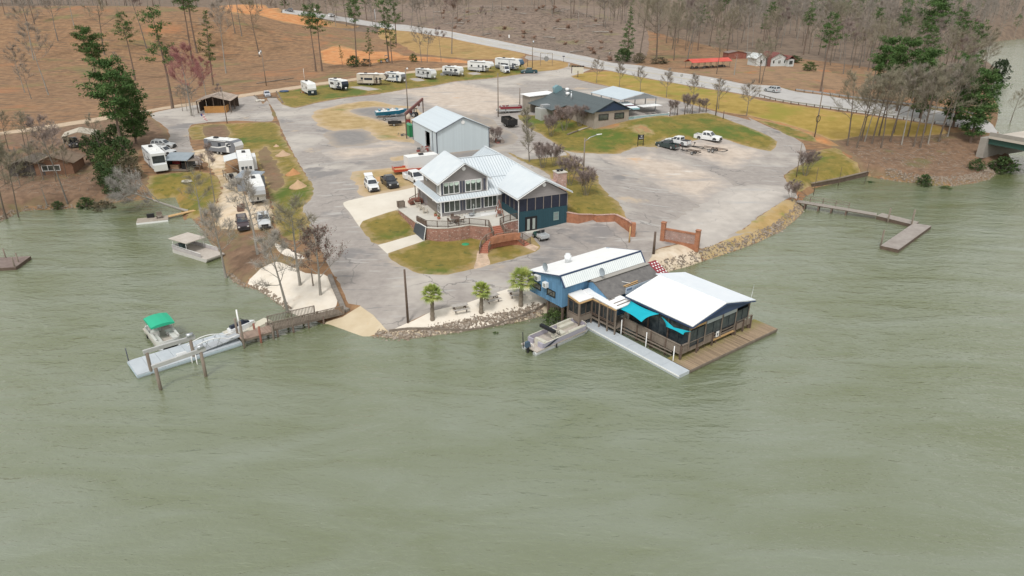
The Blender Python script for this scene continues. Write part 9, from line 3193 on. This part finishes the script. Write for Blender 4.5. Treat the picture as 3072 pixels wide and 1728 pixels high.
p = PG('A3', 2065,815)
t_ = thing('hanging_sign', 'round dark sign hanging in a thin post frame on the entrance island', 'sign', p, -4)
for x in (-2.3,2.3):
 MB().box(x - .09,-.09,-.3, x + .09,.09,4.6).build('post', BM['timber'], t_)
MB().bar((-2.3,0,4.6),(2.3,0,4.6),.12).build('beam', BM['timber'], t_)
MB().cyl((0,-.05,2.5),(0,.05,2.5),.95,16).build('disc', mat('sign_disc', [(.16,.17,.18),(.30,.30,.29)],2), t_)
for x in (-.5,.5):
 MB().bar((x, 0,3.3),(x, 0,4.6),.04).build('chain', BM['black'], t_)
t_, h = pole('road_sign', 'small road sign seen from behind at the near edge of the highway', 'sign', 'A4', (1418,1035),(1422,940),.05, BM['steel'])
MB().slab([(.5 * math.cos(k * .785 + .39),-.06, h + .1 + .5 * math.sin(k * .785 + .39)) for k in range(8)][::-1],.03).build('plate', BM['steel'], t_)
t_, h = pole('road_sign', 'white square sign high on the far verge near the dark pines', 'sign', 'A2', (1600,180),(1592,110),.06, BM['steel'])
MB().box(-.5,-.05, h - .9,.5,0, h + .3).build('plate', BM['white'], t_)
t_, h = pole('mailbox', 'mailbox on a post at the tip of the entrance island', 'mailbox', 'A3', (2278,768),(2272,735),.07, BM['timber_d'])
MB().box(-.4,-.2, h - .1,.5,.2, h + .3).build('box', BM['shutter'], t_)
o = MB().box(-.35,-.25,0,.35,.25,1.5).build('utility_cabinet', BM['white'], None, label='small white utility cabinet on the cleared land by the highway', cat='cabinet')
o.location = PG('A3', 1604,470)
# flag by the drive
p = PG('D5', 900,1448)
t_ = thing('garden_flag', 'small striped flag leaning on a pole at the lawn edge by the shelter drive', 'flag', p, 0)
MB().tube([(0,0,-.2),(-1.3,0,2.5)],.03,5).build('staff', BM['white'], t_)
for k in range(7):
 x0=-1.25+.06*k
 MB().slab([(x0 + .10 * k - .06 * k, -.02,2.4 - .20 * k),(x0 + .10 * k - .06 * k + .9,-.02 - .05,2.3 - .24 * k),(x0 + .1 * (k + 1) - .06 * k + .9,-.07,2.3 - .24 * (k + 1)),(x0 + .1 * (k + 1) - .06 * k, -.02,2.4 - .2 * (k + 1))][::-1],.015).build('stripe', mat('flag_red', (.42,.10,.12)) if k % 2 == 0 else BM['white'], t_)
MB().slab([(-1.25,-.05,2.42),(-.8,-.07,2.36),(-.68,-.07,1.75),(-1.12,-.05,1.80)][::-1],.012).build('canton', mat('flag_blue', (.06,.07,.22)), t_)
# log barriers
for fr, a_, b_, lab in [('A2', (842,1190),(890,1228), 'short log lying at the corner of the small lot'),('A2', (905,1222),(1115,1212), 'straight log barrier in front of the silver sedan'),('A2', (1115,1140),(1198,1282), 'curved log barrier at the left end of the camper lawn'),('A2', (870,1040),(1330,975), 'long low log line at the foot of the brown slope'),('B4', (930,605),(1065,565), 'pale squared log below the diner corner'),('B4', (800,655),(930,608), 'mossy log on the diner bank'),('C5', (1660,205),(1712,245), 'pale fallen log dipping into the cove'),('C3', (950,590),(1130,650), 'dark driftwood log at the beach water line'),('C4', (370,900),(420,906), 'small driftwood stick at the ramp foot')]:
 A_,B_=PG(fr,*a_),PG(fr,*b_)
 o = MB().tube([(0,0,0),((B_ - A_) * .5 + Vector((0,0,.08))),(B_ - A_)],[.2,.18,.15],7).build('log', BM['timber'] if 'pale' not in lab else mat('pale_log', (.38,.34,.28)), None, label=lab, cat='log')
 o.location=A_+Vector((0,0,.1))
o = MB().lathe([(0,0),(1.4,0),(1.45,.35),(1.35,.36),(1.3,.2),(0,.2)], n=16).build('paddling_pool', mat('pool_blue', (.05,.09,.17), rough=.5), None, label='round dark blue pool on the grass left of the first camper', cat='pool')
o.location = PG('A2', 1212,1140)
t_ = thing('rubble_heap', 'heap of pale rubble at the corner of the small lot', 'rubble', PG('A2', 915,1258))
for i in range(12):
 MB().blob((rj.uniform(-1.2,1.2), rj.uniform(-.8,.8),.2),(.4,.35,.3), rj, 6,4).build('stone', BM['concrete'], t_)
o = MB().lathe([(0,-.9),(.35,-.8),(.4,0),(.2,.5),(0,.6)], n=8).build('bird_box', BM['white'], None, label='white round bird box on the forked bare tree of the slope', cat='bird box')
p = PG('A2', 905,705)
o.location=(p.x+.4,p.y-.5,p.z+1.6)
# ------------------------------------------------------------------ shore stones
rkm = mat('shore_stone', [(.10,.075,.055),(.24,.19,.145),(.40,.335,.27)],3.5,5,.95)
rkm2 = mat('pale_stone', [(.22,.18,.145),(.40,.345,.29)],3.5,5,.95)
rks=[]
for v in range(8):
 mb=MB().blob((0,0,0),(1,.8,.62),random.Random(v),6,4,.28)
 rks.append(mb.mesh('rock', rkm if v % 2 else rkm2))
banks = [o_ for o_ in COL.objects if o_.name.startswith('sandy_bank')]
bgr = [o_ for o_ in COL.objects if o_.name.startswith('bank_grass')]
rq=random.Random(66)
def along(pts_,d0,d1):
 "random spot near a shoreline polyline, between d0 and d1 metres inland"
 L_=[math.dist(pts_[i],pts_[i+1]) for i in range(len(pts_)-1)]
 t_=rq.uniform(0,sum(L_))
 i=0
 while t_>L_[i] and i<len(L_)-1:
  t_-=L_[i]
  i+=1
 a_,b_=Vector(pts_[i]),Vector(pts_[i+1])
 d=(b_-a_).normalized()
 p=a_+d*t_+Vector((-d.y,d.x))*rq.uniform(d0,d1)
 return p
palmshore = [W0('C4', *q) for q in [(740,1000),(900,1015),(1060,1022),(1300,990),(1600,945),(1900,893),(2200,845),(2400,795),(2500,765)]]
eastshore = [W0('C2', *q) for q in [(1300,440),(1420,408),(1560,372),(1700,322),(1950,242),(2200,152),(2466,22)]] + [W0('C5', *q) for q in [(330,690),(450,620),(550,540),(620,470),(635,425)]]
pointshore = [W0('C5', *q) for q in [(1300,168),(1500,197),(1750,227),(1950,232),(2150,207),(2280,172),(2340,122),(2400,85)]]
covesh = [W0('B1', *q) for q in [(0,1320),(130,1260),(240,1200),(400,1185),(700,1175),(900,1160),(1100,1130),(1280,1110)]]
beachsh = [W0('C3', *q) for q in [(830,490),(950,590),(1100,620),(1250,720),(1340,800)]]
for sh_,n,par,d1 in ((palmshore,170,banks[0],1.3),(eastshore,125,bgr[0],1.3)):
 for i in range(n):
  p=along(sh_,-.25,d1)
  o_ = bpy.data.objects.new('rock', rks[rq.randrange(8)])
  s=rq.uniform(.12,.30)
  o_.scale=(s,s,s)
  o_.rotation_euler=(0,0,rq.uniform(0,6.28))
  o_.location=(p.x,p.y,gz(p.x,p.y)+s*.15)
  COL.objects.link(o_)
  o_.parent=par
def pebbles(label, jobs, name='riprap'):
 V,F_=[],[]
 for sh_,n,d0,d1,s0,s1 in jobs:
  for i in range(n):
   p=along(sh_,d0,d1)
   s=rq.uniform(s0,s1)
   k=len(V)
   z=gz(p.x,p.y)
   a_=rq.uniform(0,6.28)
   for q in range(5):
    V.append((p.x+s*math.cos(a_+q*1.2566)*rq.uniform(.7,1.1),p.y+s*math.sin(a_+q*1.2566)*rq.uniform(.7,1.1),z-.05))
   V.append((p.x+rq.uniform(-.3,.3)*s,p.y+rq.uniform(-.3,.3)*s,z+s*rq.uniform(.5,.9)))
   F_+=[(k+q,k+(q+1) % 5,k+5) for q in range(5)]
 me=bpy.data.meshes.new(name)
 me.from_pydata(V,[],F_)
 me.materials.append(rkm)
 o_=bpy.data.objects.new(name,me)
 COL.objects.link(o_)
 tag(o_, label, 'stones', None, 'stuff')
pebbles('broken stones lining the shore', [(palmshore, 1700,-.3,1.5,.08,.2),(palmshore, 150,1.3,1.9,.05,.12),(eastshore, 1700,-.3,1.7,.08,.2),(pointshore, 900,-.4,2.5,.1,.35),(covesh, 350,-.2,1.0,.1,.3),(beachsh, 320,-.2,.9,.1,.3)])
# ------------------------------------------------------------------ what the loggers left
stm = mat('root_wood', [(.16,.09,.06),(.28,.19,.14)],1.5,5,.95)
stp=[]
for v in range(4):
 r_=random.Random(v+40)
 mb=MB().tube([(0,0,0),(.3,0,.9),(1.6,.2,1.1)],[.9,.5,.28],7)
 for k in range(16):
  a_=r_.uniform(0,6.28)
  mb.spike((0,0,.4),(-.5+1.5*math.cos(a_),1.5*math.sin(a_),.6+r_.uniform(-.5,1.6)),.14)
 stp.append(mb.mesh('stump', stm))
cl = [gxy('A3', 700,330), gxy('A3', 1420,470), gxy('A3', 2000,600), gxy('A3', 2560,690), gxy('A4', 560,760), gxy('A4', 560,300), gxy('A4', 100,120), gxy('A3', 1800,90), gxy('A3', 700,80)]
spots.clear()
fill(cl,70,5.0)
near_=sorted(spots,key=lambda q: q[1])
for i,(x,y) in enumerate(near_):
 o_ = bpy.data.objects.new('stump' if i % 2 == 0 else 'felled_log', stp[i % 4] if i % 2 == 0 else kind(('flog', i % 3), lambda: MB().tube([(-3,0,.3),(0,.1,.4),(3.4,0,.25)],[.24,.2,.1],6).mesh('felled_log', mat('grey_log_%d' % i, [(.24,.215,.19),(.38,.345,.31)],1.5))))
 o_.location=(x,y,gzf(x,y))
 o_.rotation_euler=(0,0,rq.uniform(0,6.28))
 s=rq.uniform(.7,1.4)
 o_.scale=(s,s,s)
 COL.objects.link(o_)
 if i % 2==0:
  tag(o_, 'uprooted stump with splayed roots on the cleared land', 'stump', 'stumps on the cleared land')
 else:
  tag(o_, 'grey felled log lying on the cleared land', 'log', 'felled logs on the cleared land')
mb=MB()
xs=[q[0] for q in cl]
ys=[q[1] for q in cl]
n=0
while n<2600:
 x,y=rq.uniform(min(xs),max(xs)),rq.uniform(min(ys),max(ys))
 if inside(cl,np.array([x]),np.array([y]))[0]:
  z=gzf(x,y)
  a_=rq.uniform(0,6.28)
  l_=rq.uniform(.8,3.5)
  mb.spike((x,y,z+.1),(x+l_*math.cos(a_),y+l_*math.sin(a_),z+rq.uniform(.1,.9)),rq.uniform(.05,.12))
  n+=1
mb.build('logging_slash', mat('slash_wood', [(.14,.11,.09),(.28,.24,.20)],.6), None, label='broken branches strewn over the cleared land', cat='brush', kind='stuff')
# leaf and twig litter under the trees of both banks
mb=MB()
for poly, n in (([gxy('B1', 0,1000), gxy('B1', 1000,1000), gxy('B1', 1500,950), gxy('B1', 1500,600), gxy('B1', 0,600)],500),([gxy('A5', 800,1430), gxy('C5', 1300,130), gxy('C5', 2150,170), gxy('C5', 2300,60), gxy('A5', 1800,1300)],700)):
 xs=[q[0] for q in poly]
 ys=[q[1] for q in poly]
 k=0
 g=0
 while k<n and g<20000:
  g+=1
  x,y=rq.uniform(min(xs),max(xs)),rq.uniform(min(ys),max(ys))
  if inside(poly,np.array([x]),np.array([y]))[0]:
   z=gzf(x,y)
   a_=rq.uniform(0,6.28)
   mb.spike((x,y,z+.03),(x+math.cos(a_)*rq.uniform(.3,1.6),y+math.sin(a_),z+rq.uniform(.05,.5)),.035)
   k+=1
mb.build('twig_litter', mat('litter_wood', [(.2,.16,.12),(.4,.36,.3)],.8), None, label='fallen twigs scattered under the bare trees', cat='litter', kind='stuff')
